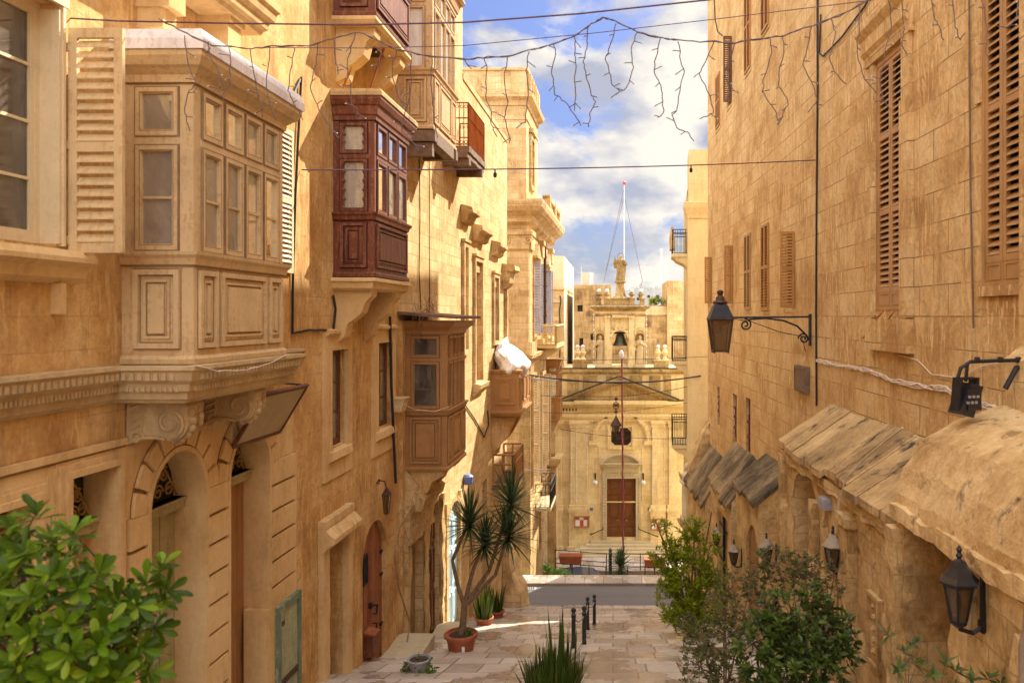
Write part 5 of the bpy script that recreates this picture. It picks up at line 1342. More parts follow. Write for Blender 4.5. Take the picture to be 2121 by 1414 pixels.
for i, (x, y0, y1, n) in enumerate(((1196, 746, 714, -.2), (1207, 746, 714, -.5), (1363, 746, 714, -.2), (1378, 746, 714, -.5), (1240, 617, 599, -.9), (1257, 617, 599, -.9), (1309, 617, 599, -.9), (1329, 617, 599, -.9))):
    urn(x, y0, y1, n, 'church_stone' if i < 4 else 'church_worn', ('outer tall urn on the left of the church parapet', 'inner tall urn on the left of the church parapet', 'inner tall urn on the right of the church parapet', 'outer tall urn on the right of the church parapet',
        'outermost small urn on the left of the belfry top', 'small urn left of the statue on the belfry top', 'small urn right of the statue on the belfry top', 'outermost small urn on the right of the belfry top')[i])
# statues
def statue(name, F, a, n, z, h, lab, mat='statue_stone', arms=((.9, .6), (.3, .5)), turn=0, nimbus=False, child=False):
    o = thing(name, lab, 'statue', F.P(a, n, z))
    B = MB(F); s_ = h
    wd = 1.2 if nimbus else 1.0
    prof = [(.15, 0), (.16, .02), (.15, .1), (.145, .25), (.15, .4), (.155, .52), (.14, .6), (.155, .70), (.165, .77), (.13, .815), (.055, .845), (.05, .86)]
    Kx = 14; P = []
    for r, f in prof:
        for j in range(Kx):
            t = 2 * PI * j / Kx
            fold = 1 + .10 * math.sin(t * 5 + f * 4) * (f < .6)
            sway = .03 * math.sin(f * PI)
            P.append((a + (wd * r * fold * math.cos(t) + sway) * s_, n + .72 * r * fold * math.sin(t) * s_, z + f * s_))
    m = len(prof)
    B.add(P, [(i * Kx + j, i * Kx + (j + 1) % Kx, (i + 1) * Kx + (j + 1) % Kx, (i + 1) * Kx + j) for i in range(m - 1) for j in range(Kx)] + [tuple(range(Kx))[::-1], tuple((m - 1) * Kx + j for j in range(Kx))])
    B.ball((a + .02 * s_, n + .015 * s_, z + .925 * s_), .062 * s_, 12, F, 1.25)
    B.ball((a + .02 * s_, n + .07 * s_, z + .92 * s_), .018 * s_, 6, F)
    B.ball((a + .02 * s_, n + .055 * s_, z + .875 * s_), .035 * s_, 8, F, 1.4)
    for sd, (up, out) in zip((-1, 1), arms):
        sh_ = (a + sd * .14 * s_, n, z + .775 * s_); el = (a + sd * (.14 + .11 * out + .04) * s_, n + .07 * s_, z + (.61 + .05 * up) * s_)
        ha = (a + sd * (.14 + .13 * out) * s_ - sd * (1 - out) * .12 * s_, n + .15 * s_, z + (.60 + .28 * up) * s_)
        B.tube([sh_, el, ha], [.055 * s_, .05 * s_, .03 * s_], 8); 
        for q in range(4): B.tube([ha, (ha[0] + (q - 1.5) * .012 * s_, ha[1] + .02 * s_, ha[2] + .06 * s_)], [.012 * s_, .007 * s_], 5)
        B.prism([(sh_[0] - .03 * s_, sh_[2]), (el[0], el[2]), (el[0] - sd * .02 * s_, el[2] - .2 * s_), (sh_[0] - sd * .02 * s_, sh_[2] - .3 * s_)], 'n', n - .03 * s_, n + .05 * s_)
    b = part('figure', B, mat, o)
    rm = b.modifiers.new('one_surface', 'REMESH'); rm.mode = 'VOXEL'; rm.voxel_size = max(.018, h * .014); rm.use_smooth_shade = True
    part('plinth', MB(F).box(a - .17 * s_, a + .17 * s_, n - .13 * s_, n + .13 * s_, z - .06 * s_, z + .01), mat, o)
    if nimbus:
        part('halo', MB(F).tube([(a + .02 * s_ + .135 * s_ * math.cos(t), n - .05 * s_, z + .93 * s_ + .135 * s_ * math.sin(t)) for t in [q * PI / 10 for q in range(21)]], .012, 5), 'iron', o)
    return o
statue('saint_statue', Fb2, cx(1285), -.45, cz(579), cz(525) - cz(579), 'bearded saint statue with raised hand and a ring halo on top of the belfry', 'church_worn', ((1.0, .7), (.1, .5)), 0, True)
statue('niche_statue', Fb2, (n1[0] + n1[1]) / 2, -.16, cz(755), 1.85, 'robed stone statue in the left niche of the belfry', 'statue_stone', ((.4, .1), (.2, .6)))
statue('niche_statue', Fb2, (n2[0] + n2[1]) / 2, -.16, cz(755), 1.85, 'robed stone statue with folded hands in the right niche of the belfry', 'statue_stone', ((.5, .0), (.5, .0)))
# bell
bl_ = thing('church_bell', 'dark green bell hanging in the belfry opening', 'bell', Fb2.P(cx(1285), -.6, cz(718)))
part('bell_body', MB(Fb2).lathe((cx(1285), -.6, cz(717)), [(.50, 0), (.47, .06), (.36, .26), (.29, .52), (.24, .72), (.12, .8), (.02, .81)], 20), 'bronze', bl_, smooth=True)
part('bell_yoke', MB(Fb2).box(cx(1276), cx(1294), -.68, -.52, cz(692), cz(688)).tube([(bf[0], -.6, cz(690)), (bf[1], -.6, cz(690))], .06, 6).tube([(cx(1285), -.6, cz(692)), (cx(1285), -.6, cz(688))], .1, 6), 'iron', bl_)
# notice boards, plates, door lamps, handrails
for x, y, lab in ((1205.5, 1077, 'glazed notice board with pinned papers left of the church door'), (1363, 1083, 'glazed notice board with pinned papers right of the church door, partly behind leaves')):
    o = thing('notice_board', lab, 'notice board', CF.P(cx(x), .3, cz(y + 12)))
    X0, X1, Z0, Z1 = cx(x - 16), cx(x + 16), cz(y + 12), cz(y - 12)
    part('case', MB(CF).frame(X0, X1, Z0, Z1, .07, .26, .40), 'tan_wood', o)
    part('back_panel', MB(CF).box(X0 + .05, X1 - .05, .27, .31, Z0 + .05, Z1 - .05), 'paper_red', o)
    for (a, b, c_, d) in ((.02, .36, .02, .68), (.34, .66, .70, .98), (.66, .96, .02, .70)):
        part('paper', MB(CF).box(X0 + .07 + a * .8, X0 + .07 + b * .8, .31, .318, Z0 + .07 + c_ * .58, Z0 + .07 + d * .58), 'paper', o)
    part('picture', MB(CF).box(X0 + .42, X0 + .62, .31, .316, Z0 + .1, Z0 + .42), 'red_ball', o)
for x, lab in ((1225, 'small blue plate left of the church door'), (1345, 'small blue plate right of the church door')):
    solo('wall_plate', MB(CF).box(cx(x - 3), cx(x + 3), .02, .05, cz(1056), cz(1051)).box(cx(x - 3.4), cx(x + 3.4), .0, .03, cz(1056.5), cz(1050.5)), 'blue_plate', lab, 'plate')
for x, lab in ((1233, 'white globe lamp on a dark arm left of the church door'), (1332, 'white globe lamp on a dark arm right of the church door')):
    o = thing('door_lamp', lab, 'lamp', CF.P(cx(x), .2, cz(1001)))
    part('arm', MB(CF).box(cx(x) - .05, cx(x) + .05, 0, .07, cz(990), cz(979)).tube([(cx(x), .05, cz(981)), (cx(x), .28, cz(984)), (cx(x), .3, cz(992))], .035, 6), 'iron', o)
    part('globe', MB(CF).ball((cx(x), .3, cz(997)), .16, 14), 'globe_white', o)
for xs_, lab in (((1249, 1091, 1223, 1103), 'dark handrail left of the church door'), ((1323, 1091, 1362, 1107), 'dark handrail right of the church door')):
    a, b, c_, d = xs_
    solo('handrail', MB(CF).tube([(cx(a), .06, cz(b)), (cx(a), .5, cz(b)), (cx((a + c_) / 2), .5, cz((b + d) / 2)), (cx(c_), .45, cz(d)), (cx(c_), .06, cz(d))], .03, 6), 'iron', lab, 'handrail')
# festoon bulbs along the belfry edges and pilasters
def bulbs(pts, lab, r=.045, F=CF):
    o = thing('bulb_string', lab, 'string lights', F.P(*pts[0]), 'strings of small bulbs on the church')
    part('wire', MB(F).tube(pts, .012, 4), 'cable_white', o)
    B = MB(F)
    for p, q in zip(pts, pts[1:]):
        L_ = (Vector(q) - Vector(p)).length; k = max(1, int(L_ / .32))
        for i in range(k): f = (i + .5) / k; B.ball(tuple(Vector(p) * (1 - f) + Vector(q) * f + Vector((0, .03, 0))), r, 6, F)
    x = part('bulbs', B, 'globe_white' if F is Fb2 else 'bulb_clear', o); x['kind'] = 'stuff'
bulbs([(bx0 - .08, .06, cz(645)), (bx0 - .08, .06, cz(757))], 'bulbs down the left edge of the belfry', .05, Fb2)
bulbs([(bx1 + .08, .06, cz(645)), (bx1 + .08, .06, cz(757))], 'bulbs down the right edge of the belfry', .05, Fb2)
bulbs([(bx0 - .3, .36, cz(634)), (bx1 + .3, .36, cz(634))], 'bulbs along the belfry cornice', .035, Fb2)
for x, lab in ((1183, 'bulbs down the left edge of the left pilaster'), (1194, 'bulbs down the middle of the left pilaster'), (1216, 'bulbs down the right edge of the left pilaster'), (1351, 'bulbs down the left edge of the right pilaster'), (1375, 'bulbs down the right edge of the right pilaster'), (1386, 'bulbs down the outermost right pilaster')):
    bulbs([(cx(x), .20, cz(878)), (cx(x), .20, cz(1040))], lab, .04)
# masts
ma = thing('radio_mast', 'thin white mast with a red ball on top behind the church statue', 'mast', at(1293, 620, 58))
xm = at(1293, 0, 58).x
part('pole', MB().tube([(xm, 58, at(0, 640, 58).z), (xm, 58, at(0, 384, 58).z)], [.045, .028], 6), 'mast_white', ma)
part('top_ball', MB().ball((xm, 58, at(0, 379, 58).z), .13, 12), 'red_ball', ma)
B = MB(); zt_ = at(0, 388, 58).z
for xb, yb_ in ((1255, 560), (1332, 585), (1250, 585)): B.tube([(xm, 58, zt_ - (0 if yb_ != 585 else .6)), (at(xb, 0, 58).x, 58.5, at(0, yb_, 58).z)], .014, 4)
part('guy_wire', B, 'cord_grey', ma)
solo('white_pole', MB().tube([(at(1370, 0, 61).x, 61, at(0, 640, 61).z), (at(1370, 0, 61).x, 61, at(0, 520, 61).z)], .055, 6).ball((at(1370, 0, 61).x, 61, at(0, 518, 61).z), .12, 8), 'mast_white', 'plain white pole on the roof right of the belfry', 'pole')
# ribbon-wrapped pole in front of the church
fp = thing('festoon_pole', 'tall thin maroon wrapped pole with a lamp on top in front of the church', 'pole', at(1289, 1165, 47))
pts = []
for i in range(40):
    y = 742 + (1165 - 742) * i / 39; pts.append(tuple(at(1288 + .008 * (y - 742) + .8 * math.sin(y * .05) * (y > 980), y, 47)))
part('pole', MB().tube(pts, .048, 8), 'maroon', fp)
pt2 = [tuple(Vector(p) + Vector((.052 * math.cos(i * 1.1), .052 * math.sin(i * 1.1), 0))) for i, p in enumerate(pts)]
part('ribbon', MB().tube(pt2, .016, 5), 'paper_red', fp)
q = at(1287, 735, 47)
part('lamp_head', MB().lathe((q.x, 47, q.z - .2), [(.08, 0), (.14, .12), (.15, .3), (.09, .42), (.03, .5)], 10), 'globe_white', fp)
# pendant lantern on the wire in front of the church
Yh = 40.0
hl = thing('hanging_lantern', 'ornate bell-shaped lantern hanging from a wire in front of the church', 'lamp', at(1276, 893, Yh))
q = at(1276, 894, Yh); u = Yh / FPX
B = MB().lathe((q.x, Yh, q.z), [(.02, 0), (8 * u, .5 * u), (9 * u, 10 * u), (8 * u, 12 * u), (12 * u, 13 * u)], 12); part('glass_bowl', B, 'lamp_glass', hl)
B = MB().lathe((q.x, Yh, q.z), [(12 * u, 12 * u), (11.5 * u, 15 * u), (7 * u, 22 * u), (3 * u, 29 * u), (.8 * u, 34 * u)], 12); part('hood', B, 'iron_brown', hl)
B = MB().tube([(q.x, Yh, q.z + 33 * u), (q.x, Yh, q.z + 73 * u)], .02, 5)
FH = Fr((0, Yh, 0), (1, 0, 0), (0, -1, 0))
for sd in (-1, 1):
    scroll(B, (q.x + sd * 4 * u, q.z + 55 * u), 3.6 * u, 1.6, 0, .02, FH, sd, 1); scroll(B, (q.x + sd * 2.5 * u, q.z + 41 * u), 2.4 * u, 1.4, 0, .018, FH, sd, 2)
    B.tube([(q.x, Yh, q.z + 44 * u), (q.x + sd * 6 * u, Yh, q.z + 52 * u), (q.x + sd * 4 * u, Yh, q.z + 60 * u), (q.x, Yh, q.z + 62 * u)], .018, 5)
B.ball((q.x, Yh, q.z + 68 * u), .09, 8)
part('scroll_hanger', B, 'iron_brown', hl)
# ================================================================== ground
def groundmats():
    t = NT('paving')
    xy = t.map(t.pos, (1, 1, 1))
    br = t.n('ShaderNodeTexBrick', {'Vector': xy, 'Color1': (.15, .15, .15, 1), 'Color2': (.85, .85, .85, 1), 'Mortar': (.5, .5, .5, 1), 'Scale': 1.0, 'Mortar Size': .022, 'Mortar Smooth': .4, 'Brick Width': .85, 'Row Height': .95})
    br.offset_frequency = 2; br.squash_frequency = 3; br.squash = .7
    pn = t.noise(t.pos, .7, 5, .6); fn = t.noise(t.pos, 9, 5, .7)
    v = t.math('MULTIPLY_ADD', t.math('SUBTRACT', br.outputs['Color'], .5), .6, .5)
    v = t.math('MULTIPLY_ADD', t.math('SUBTRACT', pn, .5), .9, v); v = t.math('MULTIPLY_ADD', t.math('SUBTRACT', fn, .5), .6, v)
    c = t.ramp(v, [(.2, (.33, .27, .21)), (.5, (.50, .43, .35)), (.8, (.64, .57, .48))])
    c = t.mix(t.math('MULTIPLY', br.outputs['Fac'], .7), c, (.16, .11, .07))
    wet = t.ramp(t.noise(t.map(t.pos, (1, .55, 1), (2.3, .4, 0)), .62, 4, .6), [(.50, 0), (.57, 1)])
    c = t.mix(t.math('MULTIPLY', wet, .4), c, (.20, .14, .10))
    t.bump(t.math('MULTIPLY_ADD', br.outputs['Fac'], -1.2, t.math('MULTIPLY', fn, .7)), .5, .03)
    t.fin(c, t.math('MULTIPLY_ADD', wet, -.40, .50), 0, .5)
    t = NT('asphalt')
    f = t.noise(t.pos, 30, 4, .7); g = t.noise(t.map(t.pos, (.4, 2, 1)), .8, 4)
    c = t.ramp(t.math('MULTIPLY_ADD', f, .5, t.math('MULTIPLY', g, .5)), [(.3, (.105, .096, .088)), (.7, (.185, .17, .155))])
    t.bump(f, .3, .01); t.fin(c, .8, 0, .3)
    plain('terrain_soil', (.34, .25, .16), .95)
groundmats()
B = MB(); ST = 2.7; y = -13.8
while y < 33.0:
    y1 = min(33.0, y + ST); n_ = 8
    zz = [G(y) + .06, G(y1) + .13]
    xs_ = [-5.6 + 11.2 * i / n_ for i in range(n_ + 1)]
    B.add([(x, yy, z_) for x in xs_ for yy, z_ in zip((y, y1), zz)], [(2 * i, 2 * i + 2, 2 * i + 3, 2 * i + 1) for i in range(n_)])
    B.quad([(-5.6, y1, zz[1]), (5.6, y1, zz[1]), (5.6, y1, G(y1) + .06), (-5.6, y1, G(y1) + .06)]); y = y1
ground('street_steps', B, 'paving')
zr = G(33.0) - .12
B = MB().quad([(-45, 32.98, zr), (45, 32.98, zr), (45, 36.1, zr), (-45, 36.1, zr)]); ground('road', B, 'asphalt')
B = MB().box(-45, 45, 36.1, 37.25, zr - 3.8, zr + .13); ground('pavement', B, 'paving')
B = MB().quad([(-45, 37.2, -15.25), (45, 37.2, -15.25), (45, 47.6, -15.25), (-45, 47.6, -15.25)]); ground('lower_road', B, 'asphalt')
B = MB().box(-45, 45, 47.5, 75, -16, -14.72); ground('church_square', B, 'paving')
B = MB().quad([(-1500, -20, -16.3), (1500, -20, -16.3), (1500, 2500, -16.3), (-1500, 2500, -16.3)]); ground('terrain', B, 'terrain_soil')
def onst(x, y, n_=0): return at(x, y, 2.1 / ((y - PY) / FPX - .292))
# drains
def drain(x0, x1, y, lab):
    o = thing('drain_grate', lab, 'drain', (x0, y, zr))
    part('frame', MB().frame(x0, x1, y, y + .36, .04, zr + .004, zr + .02, Fr((0, 0, 0), (1, 0, 0), (0, 0, 1))) if False else MB().box(x0, x1, y, y + .36, zr + .003, zr + .012), 'grey_box', o)
    B = MB(); k = int((x1 - x0) / .09)
    for i in range(k): B.box(x0 + .03 + i * .09, x0 + .075 + i * .09, y + .04, y + .32, zr + .012, zr + .016)
    part('slots', B, 'iron', o)
drain(at(1235, 0, 33.1).x, at(1272, 0, 33.1).x, 33.05, 'iron drain grate in the road edge beside the bollards')
drain(at(1080, 0, 35.6).x, at(1110, 0, 35.6).x, 35.6, 'iron drain grate at the far kerb by the palace corner')
# door steps
for a0, a1, w_, lab in ((20.0, 21.4, .55, 'stone doorstep below the brown panelled door'), (16.0, 17.6, .75, 'pale stone doorstep at the faded red arched door')):
    solo('door_step', MB(LF).box(a0, a1, -.02, w_, G(a1) - .6, G(a0 + .3) + .08), 'marble_grey', lab, 'step', rough=(.3, .012, 3))

# ================================================================== lamps, flood light, cables on the walls
def lantern(a, n, z, mats, lab, grp='wall lanterns along the right side'):
    o = thing('wall_lantern', lab, 'lantern', RF.P(a, n, z), grp)
    F = RF.off(n, a, z); rf, fr = mats; D = .24
    B = MB(F).lathe((0, D, -.30), [(.075, 0), (.145, .36)], 6, rot=PI / 6); part('glass', B, 'lamp_glass', o)
    B = MB(F)
    for k in range(6):
        t = PI / 6 + k * PI / 3; B.tube([(.078 * math.cos(t), D + .078 * math.sin(t), -.31), (.152 * math.cos(t), D + .152 * math.sin(t), .07)], .012, 5)
    B.lathe((0, D, -.30), [(.04, -.06), (.085, -.02), (.09, .01), (.08, .02)], 6, rot=PI / 6); B.lathe((0, D, .05), [(.155, 0), (.165, .015), (.165, .03), (.15, .035)], 6, rot=PI / 6)
    B.tube([(0, D, -.12), (0, D, -.02)], .02, 6)
    part('cage', B, fr, o)
    B = MB(F).lathe((0, D, .08), [(.20, 0), (.205, .02), (.16, .07), (.10, .15), (.07, .20), (.055, .22)], 6, rot=PI / 6); part('roof', B, rf, o)
    B = MB(F).lathe((0, D, .29), [(.05, 0), (.02, .03), (.035, .06), (.015, .09), (.03, .12), (.005, .16)], 8); part('finial', B, fr, o)
    B = MB(F).box(-.03, .03, -.02, .02, -.42, .16).tube([(0, 0, -.36), (0, .1, -.42), (0, D, -.38)], .022, 6).box(-.05, .05, -.01, .03, -.40, -.30); part('bracket', B, fr, o)
    o.scale = (.84,) * 3
    return o
lantern(RF.a(2036, 1.5), 1.5, RF.z(2036, 1222, 1.5), ('black_gloss', 'iron'), 'large black wall lantern nearest on the right, beside the square porch doorway')
l2 = lantern(RF.a(1753, .97), .97, RF.z(1753, 1140, .97), ('lead_roof', 'iron'), 'wall lantern with a tan roof below the small grey box on the slabbed porch')
for x, y, n, lab in ((1608, 1140, .95, 'wall lantern half hidden behind the olive bush'), (1536, 1146, .8, 'small wall lantern left of the arched brown door'), (1498, 1108, .8, 'farthest wall lantern, above the yellow-green tree')):
    dup(l2, RF.P(RF.a(x, n), n, RF.z(x, y, n)), lab)
# street lamp on scroll bracket
aL = RF.a(1680); sl_ = thing('street_lamp', 'big four-sided street lamp on a scrolled iron bracket from the right wall', 'street lamp', RF.P(aL, 0, -.0))
zA = RF.z(1680, 656); q = RF.P(aL, 0, 0).y / FPX
nl = RF.P(aL, 0, 0).x - at(1491, 0, RF.P(aL, 0, 0).y).x
F = RF.off(0, aL, zA)
B = MB(F).tube([(0, 0, 0), (0, nl + .05, -.02)], .022, 6).box(-.04, .04, 0, .05, -.62, .06)
cv = [(0, .05, -.5), (0, .12, -.38), (0, .3, -.2), (0, .6, -.08), (0, 1.0, -.03), (0, 1.35, -.06)]
B.tube(cv, .022, 6)
FS = Fr(F.P(0, 0, 0), F.n, F.u)
scroll(B, (1.42, -.17), .13, 1.7, 0, .02, FS, 1, 1.4); scroll(B, (.16, -.47), .12, 1.7, 0, .02, FS, 1, 0)
B.tube([(0, nl, 0), (0, 1.3, -.1), (0, .7, -.32), (0, .2, -.42), (0, .12, -.75)], .008, 4)
part('scroll_bracket', B, 'iron', sl_)
yT, yB = -.08, -.72
B = MB(F).lathe((0, nl, yB), [(.20, 0), (.31, -yB + yT)], 4, rot=PI / 4); part('glass', B, 'lamp_glass', sl_)
B = MB(F)
for k in range(4):
    t = PI / 4 + k * PI / 2; B.tube([(.205 * math.cos(t), nl + .205 * math.sin(t), yB - .05), (.325 * math.cos(t), nl + .325 * math.sin(t), yT + .02)], .024, 5)
B.lathe((0, nl, yB), [(.215, -.03), (.225, 0), (.215, .02)], 4, rot=PI / 4); B.lathe((0, nl, yT), [(.33, 0), (.37, .02), (.37, .04), (.33, .06)], 4, rot=PI / 4)
part('cage', B, 'iron_brown', sl_)
B = MB(F).lathe((0, nl, yT + .05), [(.36, 0), (.21, .26), (.14, .34)], 4, rot=PI / 4); part('roof', B, 'iron', sl_)
B = MB(F).lathe((0, nl, yT + .36), [(.15, 0), (.17, .03), (.10, .08), (.09, .14), (.05, .18), (.07, .23), (.07, .27), (.02, .3)], 8); part('chimney', B, 'iron_brown', sl_)
# flood light on a curved arm
Yf = 8.6; P_ = lambda x, y: tuple(at(x, y, Yf))
fl = thing('flood_light', 'black flood light hanging from a curved pipe arm at the right edge', 'flood light', at(2060, 748, Yf))
B = MB().tube([P_(2150, 745), P_(2060, 747), P_(2010, 749), P_(1990, 762), P_(1984, 782)], .02, 8).tube([P_(2004, 750), P_(2000, 790)], .018, 6).tube([P_(2150, 752), P_(2105, 762), P_(2082, 805)], .03, 8)
for x in (2020, 2068, 2105): B.tube([P_(x, 745), P_(x + 8, 745)], .032, 8)
part('arm', B, 'iron', fl)
Ff = Fr(at(1996, 815, Yf), (.93, .25, 0), (-.25, .93, 0))
B = MB(Ff)
for sd in (-1, 1): B.prism([(sd * .10 - .012, -.17), (sd * .10 + .012, -.17), (sd * .10 + .012 + .03, .17), (sd * .10 - .012 + .03, .17)], 'n', -.07, .07)
B.box(-.08, .15, -.06, .06, .15, .17); part('yoke', B, 'iron', fl)
B = MB(Ff).prism([(-.12, -.20), (.02, -.24), (.14, .08), (.0, .12)], 'n', -.13, .10).box(-.06, .1, -.15, -.13, -.16, .06); part('housing', B, 'black_gloss', fl)
B = MB(Ff)
for i in range(3):
    for j in range(2): B.box(-.085 + i * .05 + j * .02, -.055 + i * .05 + j * .02, -.162, -.15, -.09 + j * .06, -.065 + j * .06)
part('led', B, 'grey_box', fl)
# cables along the right wall
def wallcable(name, F, pts, r, mat, lab, n=.03, strands=1, cat='cable'):
    B = MB(F)
    for s_ in range(strands):
        P = []
        for i in range(len(pts) - 1):
            for k in range(4):
                f = k / 4; x = pts[i][0] * (1 - f) + pts[i + 1][0] * f; y = pts[i][1] * (1 - f) + pts[i + 1][1] * f
                a, z = F.px(x, y, n); P.append((a, n + rnd.uniform(0, .02) * (strands > 1), z + (rnd.uniform(-1, 1) * .018 * strands ** .5 if strands > 1 else rnd.uniform(-.004, .004))))
        a, z = F.px(*pts[-1], n); P.append((a, n, z)); B.tube(P, r, 5)
    return solo(name, B, mat, lab, cat)
wallcable('cable_bundle', RF, [(1692, 745), (1730, 757), (1790, 765), (1850, 787), (1905, 800), (1960, 806), (2010, 825), (2075, 852)], .011, 'cable_white', 'bundle of pale cables sagging along the right wall above the porches', strands=6)
wallcable('wall_cable', RF, [(1693, -30), (1693, 200), (1691, 420), (1690, 650), (1691, 840)], .022, 'cable_black', 'long black vertical cable down the right wall past the street lamp')
wallcable('wall_cable', RF, [(2007, -30), (2008, 200), (2010, 400), (2016, 680)], .013, 'grey_wood', 'thin vertical cable down the wall between the two big shuttered windows')
wallcable('wall_cable', RF, [(1700, 30), (1697, 110), (1705, 117), (1745, 75), (1790, 15), (1810, -20)], .018, 'cable_black', 'dark looped cable beside the upper right shuttered window')
wallcable('wall_cable', RF, [(1478, -20), (1481, 40), (1486, 66), (1496, 74)], .02, 'cable_black', 'short black hooked cable at the top far corner of the right building')
wallcable('wall_cable', RF, [(1860, 735), (1900, 745), (1930, 775), (1985, 783), (2040, 755), (2070, 752)], .008, 'cable_white', 'thin loose pale wire looping on the right wall near the flood light')
wallcable('wall_cable', LF, [(608, 195), (624, 160), (620, 240), (612, 400), (607, 560), (606, 690), (640, 683), (690, 684)], .018, 'cable_black', 'black cable running down the sunlit wall between the cream balcony and the red one')
wallcable('wall_cable', LF, [(690, 684), (695, 640), (690, 612)], .02, 'cable_black', 'black cable end under the red balcony corbel')
wallcable('wall_cable', LF, [(808, 655), (811, 800), (820, 1000)], .03, 'cable_black', 'thick black downpipe cable left of the tan balcony', n=.09)
wallcable('wall_cable', LF, [(958, 830), (985, 870), (1003, 905), (1012, 880), (1010, 850)], .02, 'cable_black', 'black cable drooping on the pale wall right of the tan balcony')
wallcable('wall_cable', LF, [(868, 300), (870, 450), (868, 560), (872, 640)], .012, 'cable_black', 'thin dark wire down the pale wall above the tan balcony, left one')
wallcable('wall_cable', LF, [(889, 320), (890, 480), (890, 640)], .010, 'cable_black', 'thin dark wire down the pale wall above the tan balcony, right one')
wallcable('wall_cable', LF.off(.86), [(405, 757), (450, 768), (510, 766), (560, 752), (592, 735)], .007, 'cable_white', 'thin white wire drooping under the cream balcony floor', n=.02)
wallcable('wall_cable', LF.off(.94), [(930, 842), (900, 852), (860, 848), (838, 838)], .008, 'cable_white', 'thin white wire drooping across the tan balcony', n=.06)
for q, (x0, lb) in enumerate(((1828, 'left thin iron stay rod under the middle shuttered window'), (1852, 'right thin iron stay rod under the middle shuttered window'))):
    a0, z0 = RF.px(x0, 648, .12); a1, z1 = RF.px(x0 - 40, 700, .02)
    solo('stay_rod', MB(RF).tube([(a0, .10, z0 + .02), (a0, .14, z0), (a1, .02, z1)], .012, 5), 'rust', lb, 'rod')
o = thing('meter_box', 'old grey meter box on the right wall under the street lamp', 'box', RF.P(RF.a(1666), 0, RF.z(1666, 785)))
a, z = RF.px(1678, 815); a2, z2 = RF.px(1655, 755)
part('case', MB(RF).box(a, a2, 0, .11, z, z2), 'grey_wood', o); part('lid', MB(RF).frame(a + .02, a2 - .02, z + .03, z2 - .03, .04, .11, .125), 'grey_wood', o)
a, z = RF.px(1722, 1045, .97)
o = thing('junction_box', 'small grey junction box on the slabbed porch above a lantern', 'box', RF.P(a, 1, z)); part('case', MB(RF).box(a - .0, a + .28, .95, 1.10, z - .09, z + .08), 'grey_box', o); part('cover', MB(RF).box(a + .02, a + .26, 1.10, 1.115, z - .07, z + .06), 'grey_box', o)
wallcable('wall_cable', RF, [(1870, 885), (1800, 940), (1752, 990), (1738, 1040), (1736, 1085)], .012, 'cable_white', 'pale conduit curving over the slabbed porch down to a lantern', n=1.08)
a, z = LF.px(822, 840, .12)
o = thing('junction_box', 'cream junction box on the pilaster left of the tan balcony', 'box', LF.P(a, .1, z)); part('case', MB(LF).prism([(.06, z - .12), (.24, z - .12), (.30, z + .14), (.06, z + .14)], 'a', a - .1, a + .25), 'cream_wood', o); part('lid', MB(LF).box(a - .12, a + .27, .05, .32, z + .14, z + .17), 'cream_wood', o)
a, z = LF.px(964, 993, .05)
solo('alarm_box', MB(LF).lathe((a, .12, z - .14), [(.10, 0), (.16, .04), (.17, .24), (.1, .3)], 12), 'blue_plate', 'small blue and white alarm box on the pale wall by the yucca', 'box')
# pipe at bottom right
solo('drain_pipe', MB(RF.off(1.62)).tube([(5.9, 0, -1.9), (5.95, 0, -2.25), (6.0, 0, -2.4), (6.0, 0, -5)], .05, 10).tube([(6.0, 0, -2.75), (6.0, 0, -2.82)], .06, 10), 'lead_roof', 'tan drain pipe at the lower right edge by the near porch', 'pipe')

# ================================================================== overhead wires and garland
def wire(pts, r, mat, lab, name='overhead_wire'):
    return solo(name, MB().tube([tuple(p) for p in pts], r, 5), mat, lab, 'wire')
def sag(p, q, s_, n=14): return [p.lerp(q, i / n) - Vector((0, 0, s_ * 4 * (i / n) * (1 - i / n))) for i in range(n + 1)]
Yw = 7.2
wire([at(x, y, Yw) for x, y in ((-120, 22), (0, 30), (240, 44), (480, 49), (740, 52), (960, 47), (1200, 29), (1470, 0), (1800, -45))], .008, 'cable_purple', 'topmost purple wire crossing the whole street')
wire([at(x, y, 9.6) for x, y in ((540, 99), (760, 100), (960, 95), (1240, 68), (1500, 38), (1790, 3), (1900, -12))], .005, 'cable_purple', 'thin second purple wire above the light garland')
pw_ = [LF.P(LF.a(622), .02, LF.z(622, 352)), RF.P(RF.a(1690), .02, RF.z(1690, 332))]
wire(sag(pw_[0], pw_[1], .06), .011, 'cable_purple', 'middle wire with two clips between the two house walls')
for f, lab in ((.30, 'dark clip hanging on the middle wire on the left'), (.69, 'dark clip hanging on the middle wire on the right')):
    p = pw_[0].lerp(pw_[1], f) - Vector((0, 0, .05 + .01)); solo('wire_clip', MB().tube([p, p - Vector((0, 0, .05))], .012, 5).lathe(tuple(p - Vector((0, 0, .13))), [(.015, 0), (.03, .02), (.03, .07), (.015, .09)], 8), 'iron', lab, 'clip')
wire(sag(at(1090, 775, 34), at(1452, 778, 38), .33), .035, 'cable_black', 'thick black cable crossing low in front of the church')
wire(sag(at(1090, 783, 33), at(1300, 788, 45), .1), .018, 'cable_black', 'thin black cable just below the thick one')
wire(sag(at(1010, 742, 32), at(1470, 738, 34), .1), .010, 'cable_black', 'thin wire level with the belfry foot')
wire(sag(at(1120, 819, 40), at(1276, 821, 40), .02) + sag(at(1276, 821, 40), at(1446, 795, 40), .1)[1:], .014, 'cable_black', 'wire carrying the hanging lantern')
wire(sag(at(1110, 853, 42), at(1445, 830, 40), .25), .010, 'cable_black', 'thin wire crossing behind the hanging lantern')
